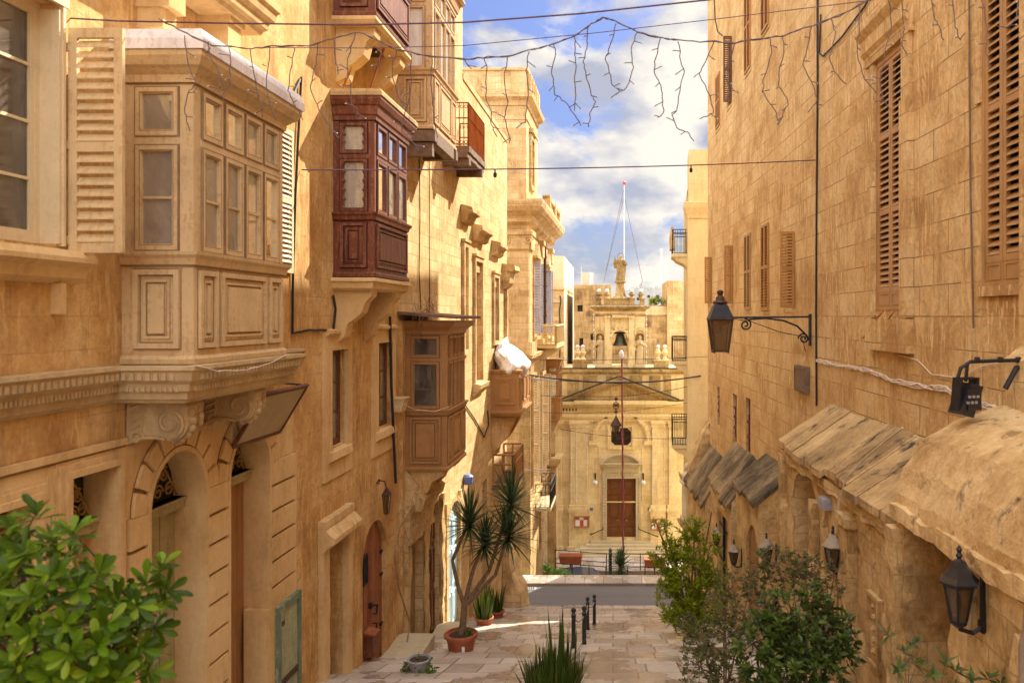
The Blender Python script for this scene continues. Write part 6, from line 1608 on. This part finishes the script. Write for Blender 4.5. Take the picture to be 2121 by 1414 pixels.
wire(sag(at(1160, 888, 46), at(1425, 907, 44), .2), .014, 'cable_black', 'lowest thin wire across the church window')
wire(sag(at(1015, 972, 31.2), at(1140, 972, 39), .02), .02, 'cord_grey', 'pale clothes line pole from the low balcony to the palace')
# garland of dead icicle lights
Yg = 7.4
main = [(330, 40), (385, 70), (440, 95), (520, 101), (565, 96), (640, 96), (690, 80), (745, 66), (790, 88), (830, 105), (900, 118), (970, 123), (1010, 119), (1050, 117), (1095, 105), (1145, 92), (1190, 75), (1225, 50), (1250, 37), (1280, 48), (1320, 67), (1370, 79), (1420, 86), (1480, 86), (1525, 90), (1560, 82), (1620, 75), (1680, 55), (1740, 33), (1790, 5), (1850, -25), (1960, -30), (2060, -15), (2150, -20)]
drops = [[(382, 75), (387, 134), (402, 171), (385, 190), (378, 230), (390, 270)], [(432, 88), (428, 106), (452, 156), (449, 182), (458, 203)], [(475, 99), (480, 138), (478, 177), (465, 199)], [(519, 102), (525, 171), (532, 199), (540, 225), (538, 240)], [(560, 98), (556, 186), (564, 221), (575, 251)],
 [(612, 97), (605, 150), (600, 190), (612, 215), (630, 250)], [(660, 90), (652, 130), (640, 180), (655, 215), (680, 260), (700, 285)], [(690, 82), (695, 122), (700, 153)], [(737, 68), (721, 122), (720, 153), (728, 178), (728, 219), (742, 227), (738, 247)], [(789, 86), (790, 115), (785, 143)], [(823, 104), (809, 132), (813, 168), (827, 204), (841, 224)],
 [(851, 110), (849, 158), (846, 201), (828, 257), (831, 272), (851, 290), (864, 310)], [(895, 118), (892, 173), (897, 216), (900, 244), (907, 285)], [(960, 123), (975, 140)], [(1003, 120), (1008, 141), (1003, 195), (1017, 230), (1015, 255), (1028, 281)], [(1052, 117), (1044, 159), (1051, 212), (1045, 244), (1056, 283), (1056, 297)], [(1095, 106), (1091, 149), (1095, 198), (1088, 255), (1070, 267)],
 [(1148, 92), (1152, 115), (1142, 150), (1148, 180), (1150, 198), (1170, 212), (1187, 235), (1203, 262)], [(1190, 76), (1193, 100), (1190, 120), (1194, 135), (1190, 165), (1192, 200), (1190, 232)], [(1218, 56), (1216, 90), (1208, 125), (1213, 155), (1223, 190), (1232, 210), (1222, 235), (1219, 262)], [(1277, 48), (1264, 95), (1254, 122), (1262, 150), (1268, 175), (1283, 187)],
 [(1318, 67), (1308, 100), (1312, 140), (1305, 165), (1295, 185), (1283, 188), (1275, 195)], [(1369, 80), (1358, 120), (1355, 150), (1367, 170), (1372, 200), (1375, 235), (1362, 243)], [(1405, 85), (1410, 130), (1418, 150), (1408, 180), (1403, 225), (1393, 240), (1402, 265), (1425, 275), (1437, 293)], [(1478, 87), (1455, 140), (1450, 152), (1470, 195), (1480, 232), (1450, 245)],
 [(1522, 91), (1502, 150), (1510, 170), (1520, 185), (1500, 205)], [(1595, 78), (1597, 110), (1582, 165), (1580, 190), (1592, 210), (1608, 235), (1612, 260)], [(1620, 74), (1622, 110), (1612, 150), (1612, 180), (1632, 215), (1620, 240), (1612, 258)], [(1680, 55), (1670, 110), (1660, 135), (1680, 170), (1692, 210), (1672, 235)], [(1722, 40), (1730, 65), (1718, 120), (1728, 150), (1752, 175)], [(1780, 12), (1778, 60), (1773, 110), (1790, 165), (1815, 195)],
 [(1838, -20), (1850, 50), (1835, 110), (1825, 160), (1830, 200), (1847, 225)], [(1868, -25), (1873, 60), (1868, 90), (1880, 115)], [(1925, -28), (1935, 40), (1945, 55), (1953, 85)], [(1970, -30), (1975, 60), (1985, 88), (1995, 72)], [(2030, -20), (2045, 60), (2040, 100), (2050, 140)], [(2110, -20), (2100, 40), (2080, 62), (2060, 58)]]
ga = thing('light_garland', 'garland of unlit icicle string lights with tangled hanging strands across the street', 'string lights', at(1250, 37, Yg))
def wob(pts, n=4, j=1.2):
    P = []
    for i in range(len(pts) - 1):
        for k in range(n):
            f = k / n; P.append((pts[i][0] * (1 - f) + pts[i + 1][0] * f + rnd.uniform(-j, j), pts[i][1] * (1 - f) + pts[i + 1][1] * f + rnd.uniform(-j, j)))
    P.append(pts[-1]); return P
B = MB()
for k in range(2): B.tube([tuple(at(x, y, Yg) + Vector((0, rnd.uniform(-.01, .01), 0))) for x, y in wob(main, 4, 1.8)], .0055, 5)
part('main_cord', B, 'cord_grey', ga)
BL = MB()
for d in drops:
    B = MB(); w = wob(d, 4, 1.6); yo = rnd.uniform(-.05, .05)
    B.tube([tuple(at(x, y, Yg) + Vector((0, yo * min(1, i / 4) + rnd.uniform(-.006, .006), 0))) for i, (x, y) in enumerate(w)], .0048, 5)
    for i in range(2, len(w) - 1, 5):
        x, y = w[i]; sx = rnd.choice((-1, 1)); p0 = at(x, y, Yg) + Vector((0, yo, 0)); p1 = at(x + sx * rnd.uniform(8, 18), y + rnd.uniform(-8, 12), Yg) + Vector((0, yo + rnd.uniform(-.05, .05), 0))
        B.tube([tuple(p0), tuple(p0.lerp(p1, .6)), tuple(p1)], [.004, .004, .005], 4); BL.ball(tuple(p1), .0075, 5)
    part('strand', B, 'cord_grey', ga)

x = part('bulbs', BL, 'bulb_clear', ga); x['kind'] = 'stuff'
# ================================================================== street furniture
def bollard(p, lab):
    x, y, z = p; o = thing('bollard', lab, 'bollard', p, 'black bollards down the middle of the steps')
    part('post', MB().lathe((x, y, z - .1), [(.075, 0), (.075, .2), (.055, .24), (.05, .3), (.045, .86), (.055, .88), (.055, .92)], 12), 'black_gloss', o)
    part('ball_top', MB().lathe((x, y, z + .82), [(.03, 0), (.055, .02), (.03, .05)], 10).ball((x, y, z + .93), .06, 12), 'black_gloss', o)
    return o
bp = [onst(1217, 1310), onst(1231, 1301), onst(1210, 1345), onst(1188, 1352)]
b0_ = bollard(bp[0], 'black bollard at the lower end of the middle rail, taller of the far pair')
dup(b0_, bp[1], 'black bollard right of the far pair, nearest the drain grate'); dup(b0_, bp[2], 'black bollard half hidden behind the spiky plant, to its right'); dup(b0_, bp[3], 'black bollard directly behind the spiky plant leaves')
for i, (p, q, lab) in enumerate(((bp[0], bp[1], 'short chain joining the far pair of bollards'), (bp[2], bp[3], 'short chain joining the near pair of bollards'), (bp[0], bp[2], 'chain running up the steps between the bollards'))):
    B = MB(); P = sag(p + Vector((0, 0, .78)), q + Vector((0, 0, .78)), .12, 16); B.tube([tuple(v) for v in P], .012, 5)
    for v in P[1:-1]: B.ball(tuple(v), .02, 6)
    solo('chain', B, 'grey_box', lab, 'chain')
def railing(pts, h, lab, posts):
    o = thing('iron_railing', lab, 'railing', pts[0])
    B = MB()
    for f in (1, .55, .1): B.tube([(p[0], p[1], p[2] + h * f) for p in pts], .022, 5)
    part('rails', B, 'iron', o)
    for k in range(posts):
        f = k / (posts - 1); p = Vector(pts[0]).lerp(Vector(pts[-1]), f)
        part('post', MB().tube([tuple(p - Vector((0, 0, .05))), tuple(p + Vector((0, 0, h + .04)))], .028, 6), 'iron', o)
railing([tuple(at(1150, 1178, 47.6)), tuple(at(1256, 1186, 47.6))], 1.12, 'black iron railing along the church square, left stretch', 3)
railing([tuple(at(1292, 1186, 47.6)), tuple(at(1395, 1188, 47.6))], 1.12, 'black iron railing along the church square, right stretch', 4)
railing([tuple(at(1150, 1214, 40)), tuple(at(1255, 1222, 40))], 1.15, 'lower dark handrail behind the far kerb on the left', 4)
railing([tuple(at(1300, 1222, 40)), tuple(at(1372, 1222, 40))], 1.15, 'lower dark handrail behind the far kerb on the right', 3)
solo('iron_post', MB().lathe(tuple(at(1264, 1200, 38.5)), [(.12, -1), (.12, .2), (.08, .3), (.08, 1.2), (.11, 1.25), (.06, 1.3), (.09, 1.4), (.01, 1.5)], 10), 'black_gloss', 'thick black iron post beside the small yucca at the far kerb', 'post')
def trough(x, y, Y, w, lab):
    p = at(x, y, Y); o = thing('planter_trough', lab, 'planter', p)
    part('box', MB().prism([(-.24, 0), (.24, 0), (.29, .38), (-.29, .38)], 'a', -w, w, Fr(p, (1, 0, 0), (0, 1, 0))), 'terracotta', o)
    part('rim', MB().box(p.x - w - .05, p.x + w + .05, Y - .33, Y + .33, p.z + .36, p.z + .45), 'terracotta', o)
    part('stand', MB().tube([(p.x, Y, p.z), (p.x, Y, p.z - 1.2)], .05, 6).box(p.x - w * .8, p.x + w * .8, Y - .2, Y + .2, p.z - .04, p.z), 'iron', o)
trough(1182, 1165, 45.5, .6, 'terracotta trough on a stand by the railing at the left')
trough(1356, 1172, 45.5, .55, 'terracotta trough behind the yellow-green tree')
# parked car, only its roof shows over the kerb
cp = at(1203, 0, 44.5); cz0 = -15.25
car = thing('parked_car', 'dark blue parked car seen over the kerb, only its roof showing', 'car', (cp.x, 44.5, cz0))
Fc = Fr((cp.x, 44.5, cz0), (1, 0, 0), (0, -1, 0))
body = [(-2.0, .35), (-2.05, .7), (-1.9, .88), (-1.1, .98), (1.0, .98), (1.9, .85), (2.05, .6), (2.0, .35)]
part('body', MB(Fc).prism(body, 'n', -.82, .82), 'car_paint', car)
part('roof', MB(Fc).prism([(-1.05, 1.40), (-.7, 1.47), (.1, 1.50), (.55, 1.45), (.6, 1.40)], 'n', -.66, .66), 'car_paint', car)
part('windows', MB(Fc).prism([(-1.35, .98), (1.15, .98), (.58, 1.41), (-1.0, 1.41)], 'n', -.70, .70), 'car_glass', car)
B = MB(Fc)
for a, b in ((-1.38, -1.02), (1.18, .60), (-.2, -.2)): B.prism([(a - .05, .97), (a + .05, .97), (b + .05, 1.43), (b - .05, 1.43)], 'n', -.71, .71)
part('pillars', B, 'car_paint', car)
for a in (-1.3, 1.3):
    for n in (-.75, .75):
        w = part('wheel', MB(Fc).prism([(a + .31 * math.cos(t * PI / 9), .31 + .31 * math.sin(t * PI / 9)) for t in range(18)], 'n', n - .1, n + .1), 'rubber', car)
        part('rim', MB(Fc).prism([(a + .18 * math.cos(t * PI / 9), .31 + .18 * math.sin(t * PI / 9)) for t in range(18)], 'n', n - .11, n + .11), 'steel', w)
for n in (-.6, .6): part('headlight', MB(Fc).box(2.0, 2.06, n - .15, n + .15, .6, .75), 'bulb_clear', car)
# statue at the street corner
statue('corner_statue', RF.off(.62), 33.6, .1, RF.z(1421, 1050, .6), 2.2, 'weathered stone corner statue on a bracket at the end of the right building', 'statue_stone', ((.3, .2), (.7, .3)))
solo('statue_bracket', MB(RF).prism([(0, RF.z(1421, 1052, .6) - .12), (1.15, RF.z(1421, 1052, .6) - .12), (.9, RF.z(1421, 1052, .6) - .5), (.2, RF.z(1421, 1052, .6) - 1.3), (0, RF.z(1421, 1052, .6) - 1.4)], 'a', 33.25, 34.1), 'church_worn', 'stone bracket under the corner statue', 'bracket', rough=(.2, .02, 3))

# ================================================================== plants
def leaf(B, p, d, n, L_, W_, fold=.25, segs=1, droop=.0, shape='oval'):
    d = d.normalized(); s = d.cross(n)
    s = s.normalized() if s.length > 1e-4 else Vector((1, 0, 0)); n = s.cross(d).normalized()
    prof = {'oval': [(0, .12), (.5, 1), (1, .02)], 'obov': [(0, .10), (.35, .55), (.70, 1), (.92, .72), (1, .15)], 'lance': [(0, .15), (.4, 1), (1, .02)], 'blade': [(0, .8), (.3, 1), (.65, .7), (1, .03)]}[shape]
    P = []
    for t, w in prof:
        c = p + d * (L_ * t) - n * (droop * L_ * t * t); hw = W_ * .5 * w
        P += [tuple(c + s * hw + n * hw * fold), tuple(c), tuple(c - s * hw + n * hw * fold)]
    fs = []
    for i in range(len(prof) - 1): b = 3 * i; fs += [(b, b + 3, b + 4, b + 1), (b + 1, b + 4, b + 5, b + 2)]
    B.add(P, fs)
def rv():
    while True:
        v = Vector((rnd.uniform(-1, 1), rnd.uniform(-1, 1), rnd.uniform(-1, 1)))
        if .05 < v.length < 1: return v
def rosette(B, p, ax, k, L_, W_, shape, spread=(.5, 1.3), stem=.0, droop=.15):
    ax = ax.normalized(); q = ax.cross(Vector((0, 0, 1))); q = q.normalized() if q.length > .1 else Vector((1, 0, 0)); r = ax.cross(q)
    for i in range(k):
        t = i * 2.399 + rnd.uniform(-.3, .3); th = spread[0] + (spread[1] - spread[0]) * (i + .5) / k + rnd.uniform(-.12, .12)
        d = ax * math.cos(th) + (q * math.cos(t) + r * math.sin(t)) * math.sin(th)
        leaf(B, p - ax * stem * i / k, d, ax, L_ * rnd.uniform(.5, 1.15), W_ * rnd.uniform(.75, 1.15), rnd.uniform(.1, .4), shape=shape, droop=droop * rnd.uniform(.3, 1.5))
def bush(name, lab, cat, base, blobs, n, k, L_, W_, shape, lm, bm_='bark', up=.5, spread=(.5, 1.4), stems=14, r0=.02, extra=(), trunk=True, part_name='foliage'):
    """blobs: (photo x, y, radius in px, distance) marking the clumps of the crown"""
    o = thing(name, lab, cat, base)
    C = [(at(x, y, Y), r * Y / FPX) for x, y, r, Y in blobs]; wts = [r ** 2 for _, r in C]
    B = MB(); T = MB(); tips = []
    for i in range(n):
        c, r = rnd.choices(C, wts)[0]; v = rv(); v = v.normalized() * (v.length ** .5)
        p = c + v * r; ax = v * .9 + Vector((0, 0, up)) + rv() * .35
        rosette(B, p, ax, k, L_, W_, shape, spread, stem=L_ * .5); tips.append((p, c, ax))
    for (x, y, Y, ax) in extra:
        p = at(x, y, Y); rosette(B, p, Vector(ax), k + 2, L_ * 1.12, W_ * 1.1, shape, spread, stem=L_ * .4); tips.append((p, None, Vector(ax)))
    b = Vector(base)
    for c, r in C:
        m = b.lerp(c, .5) + rv() * .06 + Vector((0, 0, .1)); T.tube([tuple(b + rv() * .04), tuple(m), tuple(c)], [r0, r0 * .75, r0 * .4], 6)
    for p, c, ax in (tips if len(tips) < 120 else rnd.sample(tips, 120)):
        s = c if c is not None else min((cc for cc, _ in C), key=lambda q: (q - p).length)
        T.tube([tuple(s), tuple(s.lerp(p, .55) + rv() * .03), tuple(p)], [r0 * .35, r0 * .25, r0 * .12], 4)
    part('trunk' if trunk else 'stem', T, bm_, o); part(part_name, B, lm, o)
    return o
# near left bush
ex = [(75, 1062, 3.4, (-.1, -.2, 1)), (20, 1085, 3.5, (-.2, -.2, 1)), (112, 1118, 3.4, (.2, -.3, 1)), (150, 1100, 3.3, (.1, -.2, 1)), (50, 1145, 3.2, (0, -.6, .8)), (205, 1185, 3.4, (.5, -.3, .8)), (160, 1215, 3.2, (.3, -.6, .7)), (105, 1195, 3.15, (.1, -.7, .7)), (245, 1245, 3.4, (.6, -.3, .5)), (333, 1172, 3.6, (.3, -.1, 1)), (302, 1205, 3.55, (.2, -.5, .8)), (350, 1222, 3.6, (.8, -.2, .4)),
      (285, 1255, 3.4, (.5, -.5, .4)), (222, 1292, 3.2, (.4, -.7, .5)), (322, 1300, 3.5, (.8, -.4, 0)), (292, 1342, 3.4, (.7, -.4, .2)), (262, 1372, 3.3, (.5, -.6, .3)), (312, 1392, 3.4, (.8, -.3, .3)), (130, 1290, 3.05, (.1, -.9, .5)), (60, 1232, 3.1, (-.1, -.8, .6)), (18, 1185, 3.2, (-.2, -.6, .8)), (142, 1352, 3.0, (.2, -.9, .3)), (60, 1312, 3.0, (0, -.9, .5)), (10, 1262, 3.1, (-.2, -.8, .6)), (100, 1402, 3.0, (.1, -.9, .3)), (182, 1392, 3.05, (.3, -.8, .4)), (30, 1382, 3.0, (-.1, -.9, .4)), (200, 1335, 3.1, (.3, -.8, .4)), (240, 1410, 3.2, (.4, -.7, .4))]
bush('pittosporum_bush', 'big bright green leafy bush in the near left corner', 'bush', (at(100, 0, 3.7).x, 3.7, G(3.7)), [(60, 1220, 120, 3.7), (120, 1320, 140, 3.6), (30, 1370, 130, 3.5), (220, 1350, 110, 3.6), (280, 1260, 70, 3.7), (60, 1130, 60, 3.7), (220, 1440, 90, 3.5)], 170, 11, .086, .031, 'obov', 'leaf_pitto', 'bark_dark', .7, (.55, 1.45), r0=.016, extra=ex)
# yellow-green young tree at right
p = onst(1432, 1312)
bush('young_tree', 'yellow-green young tree with narrow leaves beside the steps on the right', 'tree', p, [(1425, 1180, 52, 20.6), (1400, 1235, 48, 20.4), (1455, 1240, 50, 20.8), (1380, 1160, 26, 20.6), (1362, 1150, 18, 20.4), (1375, 1090, 15, 20.6), (1390, 1120, 18, 20.7), (1440, 1085, 20, 20.8), (1422, 1100, 18, 20.6), (1472, 1125, 26, 20.9), (1478, 1185, 30, 20.9), (1405, 1140, 24, 20.5), (1440, 1140, 32, 20.7), (1385, 1205, 28, 20.4), (1474, 1060, 11, 20.8), (1430, 1275, 40, 20.4), (1395, 1270, 26, 20.2), (1357, 1075, 9, 20.6), (1470, 1280, 34, 20.6)],
     640, 9, .17, .045, 'lance', 'leaf_tree', 'bark', .9, (.5, 1.5), r0=.035)
# olive-leaved bush and dark leafy bush
bush('olive_bush', 'thin grey-green small-leaved shrub in front of the yellow-green tree', 'bush', (at(1500, 0, 11.5).x, 11.5, G(11.5)), [(1440, 1315, 42, 11.3), (1470, 1340, 55, 11.2), (1500, 1260, 46, 11.6), (1510, 1215, 34, 11.7), (1530, 1300, 44, 11.5), (1420, 1290, 24, 11.3), (1450, 1380, 50, 11.1), (1510, 1390, 50, 11.2), (1560, 1180, 26, 11.7)], 620, 6, .06, .026, 'oval', 'leaf_olive', 'bark', .6, (.5, 1.5), r0=.014)
bush('dark_bush', 'dense dark green glossy bush at the lower right by the porches', 'bush', (at(1650, 0, 9.4).x, 9.4, G(9.4)), [(1650, 1300, 90, 9.3), (1600, 1350, 80, 9.1), (1700, 1350, 85, 9.2), (1560, 1330, 40, 9.1), (1660, 1390, 90, 9.0), (1720, 1290, 48, 9.4), (1600, 1270, 46, 9.3), (1745, 1330, 30, 9.3), (1690, 1245, 40, 9.5)], 480, 7, .112, .050, 'oval', 'leaf_dark', 'bark_dark', .6, (.5, 1.5), r0=.018)
bush('straggly_shrub', 'straggly grey-leaved branches reaching up behind the dark bush', 'bush', (at(1690, 0, 10.2).x, 10.2, G(10.2)), [(1610, 1165, 38, 10.2), (1640, 1180, 36, 10.2), (1665, 1165, 34, 10.3), (1690, 1190, 34, 10.3), (1715, 1215, 34, 10.3), (1580, 1160, 24, 10.2), (1730, 1180, 22, 10.4), (1560, 1215, 30, 10.2), (1600, 1210, 20, 10.2), (1540, 1200, 20, 10.2)], 240, 6, .062, .03, 'oval', 'leaf_olive', 'bark', .6, (.5, 1.5), r0=.014)
# red-tipped plant at the lower right
ex = [(1838, 1310, 6.3, (-.4, -.3, .8)), (1875, 1345, 6.4, (.2, -.3, .9)), (1895, 1330, 6.5, (.5, -.2, .8)), (1900, 1370, 6.3, (.6, -.4, .4)), (1960, 1370, 6.4, (.2, -.3, .9)), (1985, 1385, 6.4, (.6, -.3, .6)), (1930, 1395, 6.3, (-.3, -.5, .6)), (2050, 1400, 6.5, (.2, -.3, .8)), (2080, 1395, 6.5, (.7, -.2, .5)), (2015, 1405, 6.4, (0, -.4, .8)), (1860, 1385, 6.3, (-.3, -.5, .6))]
bush('red_tip_plant', 'sparse plant with long leaves and some red tips at the bottom right edge', 'plant', (at(1960, 0, 6.4).x, 6.4, G(6.4)), [(1950, 1440, 50, 6.4), (2060, 1450, 40, 6.5), (1880, 1430, 30, 6.4)], 26, 6, .115, .034, 'lance', 'leaf_red', 'bark_dark', .8, (.5, 1.4), r0=.008, extra=ex, trunk=False)
# pots
def pot(name, lab, c, r, h, fill='soil', mat='terracotta', label_=False):
    x, y, z = c; o = thing(name, lab, 'pot', c)
    part('pot', MB().lathe(c, [(r * .70, 0), (r * .72, .03), (r * .9, h * .8), (r * .93, h * .82), (r * 1.04, h * .84), (r * 1.06, h * .97), (r * 1.0, h), (r * .9, h), (r * .88, h * .9), (.01, h * .9)], 28), mat, o, smooth=False)
    part('soil', MB().lathe((x, y, z + h * .88), [(r * .89, 0), (r * .5, .03), (.01, .04)], 16), fill, o)
    if label_:
        F = Fr((x, y, z), (1, 0, 0), (0, -1, 0)); part('sticker', MB(F).box(.07, .13, r * .87, r * .885, h * .38, h * .62), 'paper', o)
    return o
def blades(B, c, k, h, w, spread, r, bend=.2):
    for i in range(k):
        t = rnd.uniform(0, 2 * PI); q = rnd.random() ** .5
        p = Vector(c) + Vector((math.cos(t), math.sin(t), 0)) * r * q
        d = Vector((math.cos(t), math.sin(t), 0)) * spread * (q + .15) * rnd.uniform(.3, 1.2) + Vector((0, 0, 1))
        hh = h * rnd.uniform(.55, 1.05); n_ = Vector((math.cos(t), math.sin(t), .2)) + rv() * .8
        leaf(B, p, d, n_, hh, w * rnd.uniform(.7, 1.2), .25, shape='blade', droop=bend * rnd.uniform(-.3, 1))
yc = onst(955, 1356)
pot('terracotta_pot', 'large terracotta pot with a small white sticker holding the branching yucca', yc, .34, .48, label_=True)
yo = thing('yucca', 'tall branching yucca with spiky heads in the large terracotta pot', 'yucca', yc + Vector((0, 0, .43)))
heads = [(972, 1078), (1004, 1118), (1058, 1036), (1054, 1102)]
B = MB(); b = yc + Vector((0, 0, .40)); fork = at(962, 1255, yc.y)
B.tube([tuple(b), tuple(b.lerp(fork, .5) + Vector((.01, 0, 0))), tuple(fork)], [.085, .07, .065], 10)
T = MB(); HB = [Vector(at(x, y, yc.y + dy)) for (x, y), dy in zip(heads, (-.1, .15, .1, -.15))]
mids = [(937, 1160), (980, 1180), (1014, 1180), (1026, 1190)]
for hp, (mx_, my_) in zip(HB, mids): m = at(mx_, my_, yc.y); B.tube([tuple(fork), tuple(fork.lerp(m, .5) + Vector((-.02, 0, -.02))), tuple(m), tuple(hp)], [.05, .042, .038, .034], 8)
part('trunk', B, 'bark', yo)
for hp, s_ in zip(HB, (.95, .85, 1.1, 1.0)):
    for i in range(100):
        f = i / 100; t = i * 2.399; th = .10 + 2.0 * f
        d = Vector((math.sin(th) * math.cos(t), math.sin(th) * math.sin(t), math.cos(th)))
        leaf(T, hp - Vector((0, 0, .16 * f)), d, Vector((0, 0, 1)) + rv() * .2, .84 * s_ * rnd.uniform(.65, 1.08), .044, .3, shape='blade', droop=.08 * f + rnd.uniform(-.05, .1))
part('foliage', T, 'leaf_yucca', yo)
dead = MB()
for hp in HB:
    for i in range(14): t = rnd.uniform(0, 6.3); leaf(dead, hp - Vector((0, 0, .18)), Vector((math.cos(t) * .5, math.sin(t) * .5, -1)), Vector((math.cos(t), math.sin(t), 0)), rnd.uniform(.2, .4), .035, .3, shape='blade')
part('dead_leaves', dead, 'dry_twig', yo)
B = MB(); blades(B, yc + Vector((.14, -.05, .42)), 26, .2, .03, .8, .08); solo('pot_weeds', B, 'leaf_green', 'small green weeds at the foot of the potted yucca', 'plant')
for (x, y, k, h, lp, lb) in ((1003, 1302, 60, 1.0, 'terracotta pot of sword-leaved plants behind the yucca, left one', 'upright sword-leaved plant in the left pot behind the yucca'), (1028, 1286, 40, .9, 'terracotta pot of sword-leaved plants behind the yucca, right one', 'upright sword-leaved plant in the right pot behind the yucca')):
    c = onst(x, y); pot('terracotta_pot', lp, c, .26, .36); B = MB(); blades(B, c + Vector((0, 0, .3)), k, h, .07, .35, .2, .1); solo('sword_plant', B, 'leaf_blade', lb, 'plant')
# spiky clump in the foreground
c = Vector((at(1147, 0, 9.9).x, 9.9, G(9.9) - .06))
pot('plant_tub', 'dark tub holding the spiky clump in the middle foreground', c, .40, .52, mat='grey_box')
B = MB(); blades(B, c + Vector((0, 0, .45)), 420, .56, .036, .42, .30, .3)
blades(B, c + Vector((.12, 0, .5)), 9, 1.08, .06, .14, .12, .03); blades(B, c + Vector((0, 0, .5)), 24, .80, .018, .7, .2, .5)
solo('spiky_clump', B, 'leaf_blade', 'dense dark spiky leaved clump in the middle foreground', 'plant')
# small plant by the red door, small yucca at kerb, bushes
c = onst(868, 1400); c.z += .1
pot('small_pot', 'small dark pot on the doorstep by the red door', c, .2, .22, mat='grey_box')
bush('trailing_plant', 'small leafy trailing plant in the dark pot by the red door', 'plant', tuple(c + Vector((0, 0, .2))), [(850, 1385, 20, c.y), (885, 1382, 18, c.y - .1), (868, 1372, 18, c.y)], 50, 6, .09, .05, 'oval', 'leaf_green', 'bark', .8, (.5, 1.5), r0=.006, trunk=False)
c = at(1285, 1205, 38.2)
yk = thing('small_yucca', 'small spiky yucca at the far kerb in front of the church', 'yucca', c); B = MB()
part('trunk', MB().tube([tuple(c - Vector((0, 0, 1))), tuple(c + Vector((0, 0, .7)))], [.12, .09], 8), 'bark', yk)
for i in range(150):
    f = i / 150; t = i * 2.399; th = .1 + 2.3 * f; d = Vector((math.sin(th) * math.cos(t), math.sin(th) * math.sin(t), math.cos(th)))
    leaf(B, c + Vector((0, 0, .95 - .5 * f)), d, Vector((0, 0, 1)) + rv() * .2, .85 * rnd.uniform(.75, 1.05), .06, .3, shape='blade', droop=.2 * f)
part('foliage', B, 'leaf_yucca', yk)
c = at(1158, 1200, 39.5); bush('low_shrub', 'low green shrub at the foot of the palace by the far kerb', 'bush', tuple(c - Vector((0, 0, 1))), [(1140, 1188, 14, 39.5), (1160, 1190, 15, 39.5), (1178, 1194, 9, 39.6), (1133, 1175, 8, 39.5)], 160, 6, .18, .06, 'lance', 'leaf_green', 'bark', .8, (.5, 1.5), r0=.03)
c = at(1358, 632, 60.5); bush('terrace_plant', 'row of green plants on the roof terrace right of the belfry', 'plant', tuple(c), [(1350, 625, 7, 60.5), (1360, 623, 8, 60.5), (1370, 625, 7, 60.5)], 60, 6, .25, .08, 'lance', 'leaf_tree', 'bark', .9, (.5, 1.5), r0=.02, trunk=False)
# dry creeper on the left wall
def creeper(name, lab, pts, n=.05, k=60, rr=.5):
    B = MB(LF)
    P = []
    for x, y in pts: a, z = LF.px(x, y, n); P.append((a, n + rnd.uniform(0, .05), z))
    B.tube(P, .016, 5)
    for i in range(k):
        q = rnd.choice(P[:max(2, len(P) // 2)]); s0 = Vector(q) + Vector((rnd.uniform(-rr, rr), rnd.uniform(0, .15), rnd.uniform(-rr, rr) * .6)); s1 = s0 + Vector((rnd.uniform(-.4, .4), rnd.uniform(-.02, .15), rnd.uniform(-.4, .25)))
        B.tube([tuple(s0), tuple(s0.lerp(s1, .5) + rv() * .05), tuple(s1)], .005, 3)
    return solo(name, B, 'dry_twig', lab, 'creeper')
creeper('dry_creeper', 'dry leafless creeper hanging on the rubble wall right of the red door', [(860, 1040), (825, 1090), (812, 1150), (822, 1220), (845, 1290), (838, 1340), (865, 1385)], .25, 90, .8)
creeper('dry_brush', 'dry brushwood lying on the roof board of the tan balcony', [(860, 655), (880, 640), (900, 655)], .3, 70, .45)
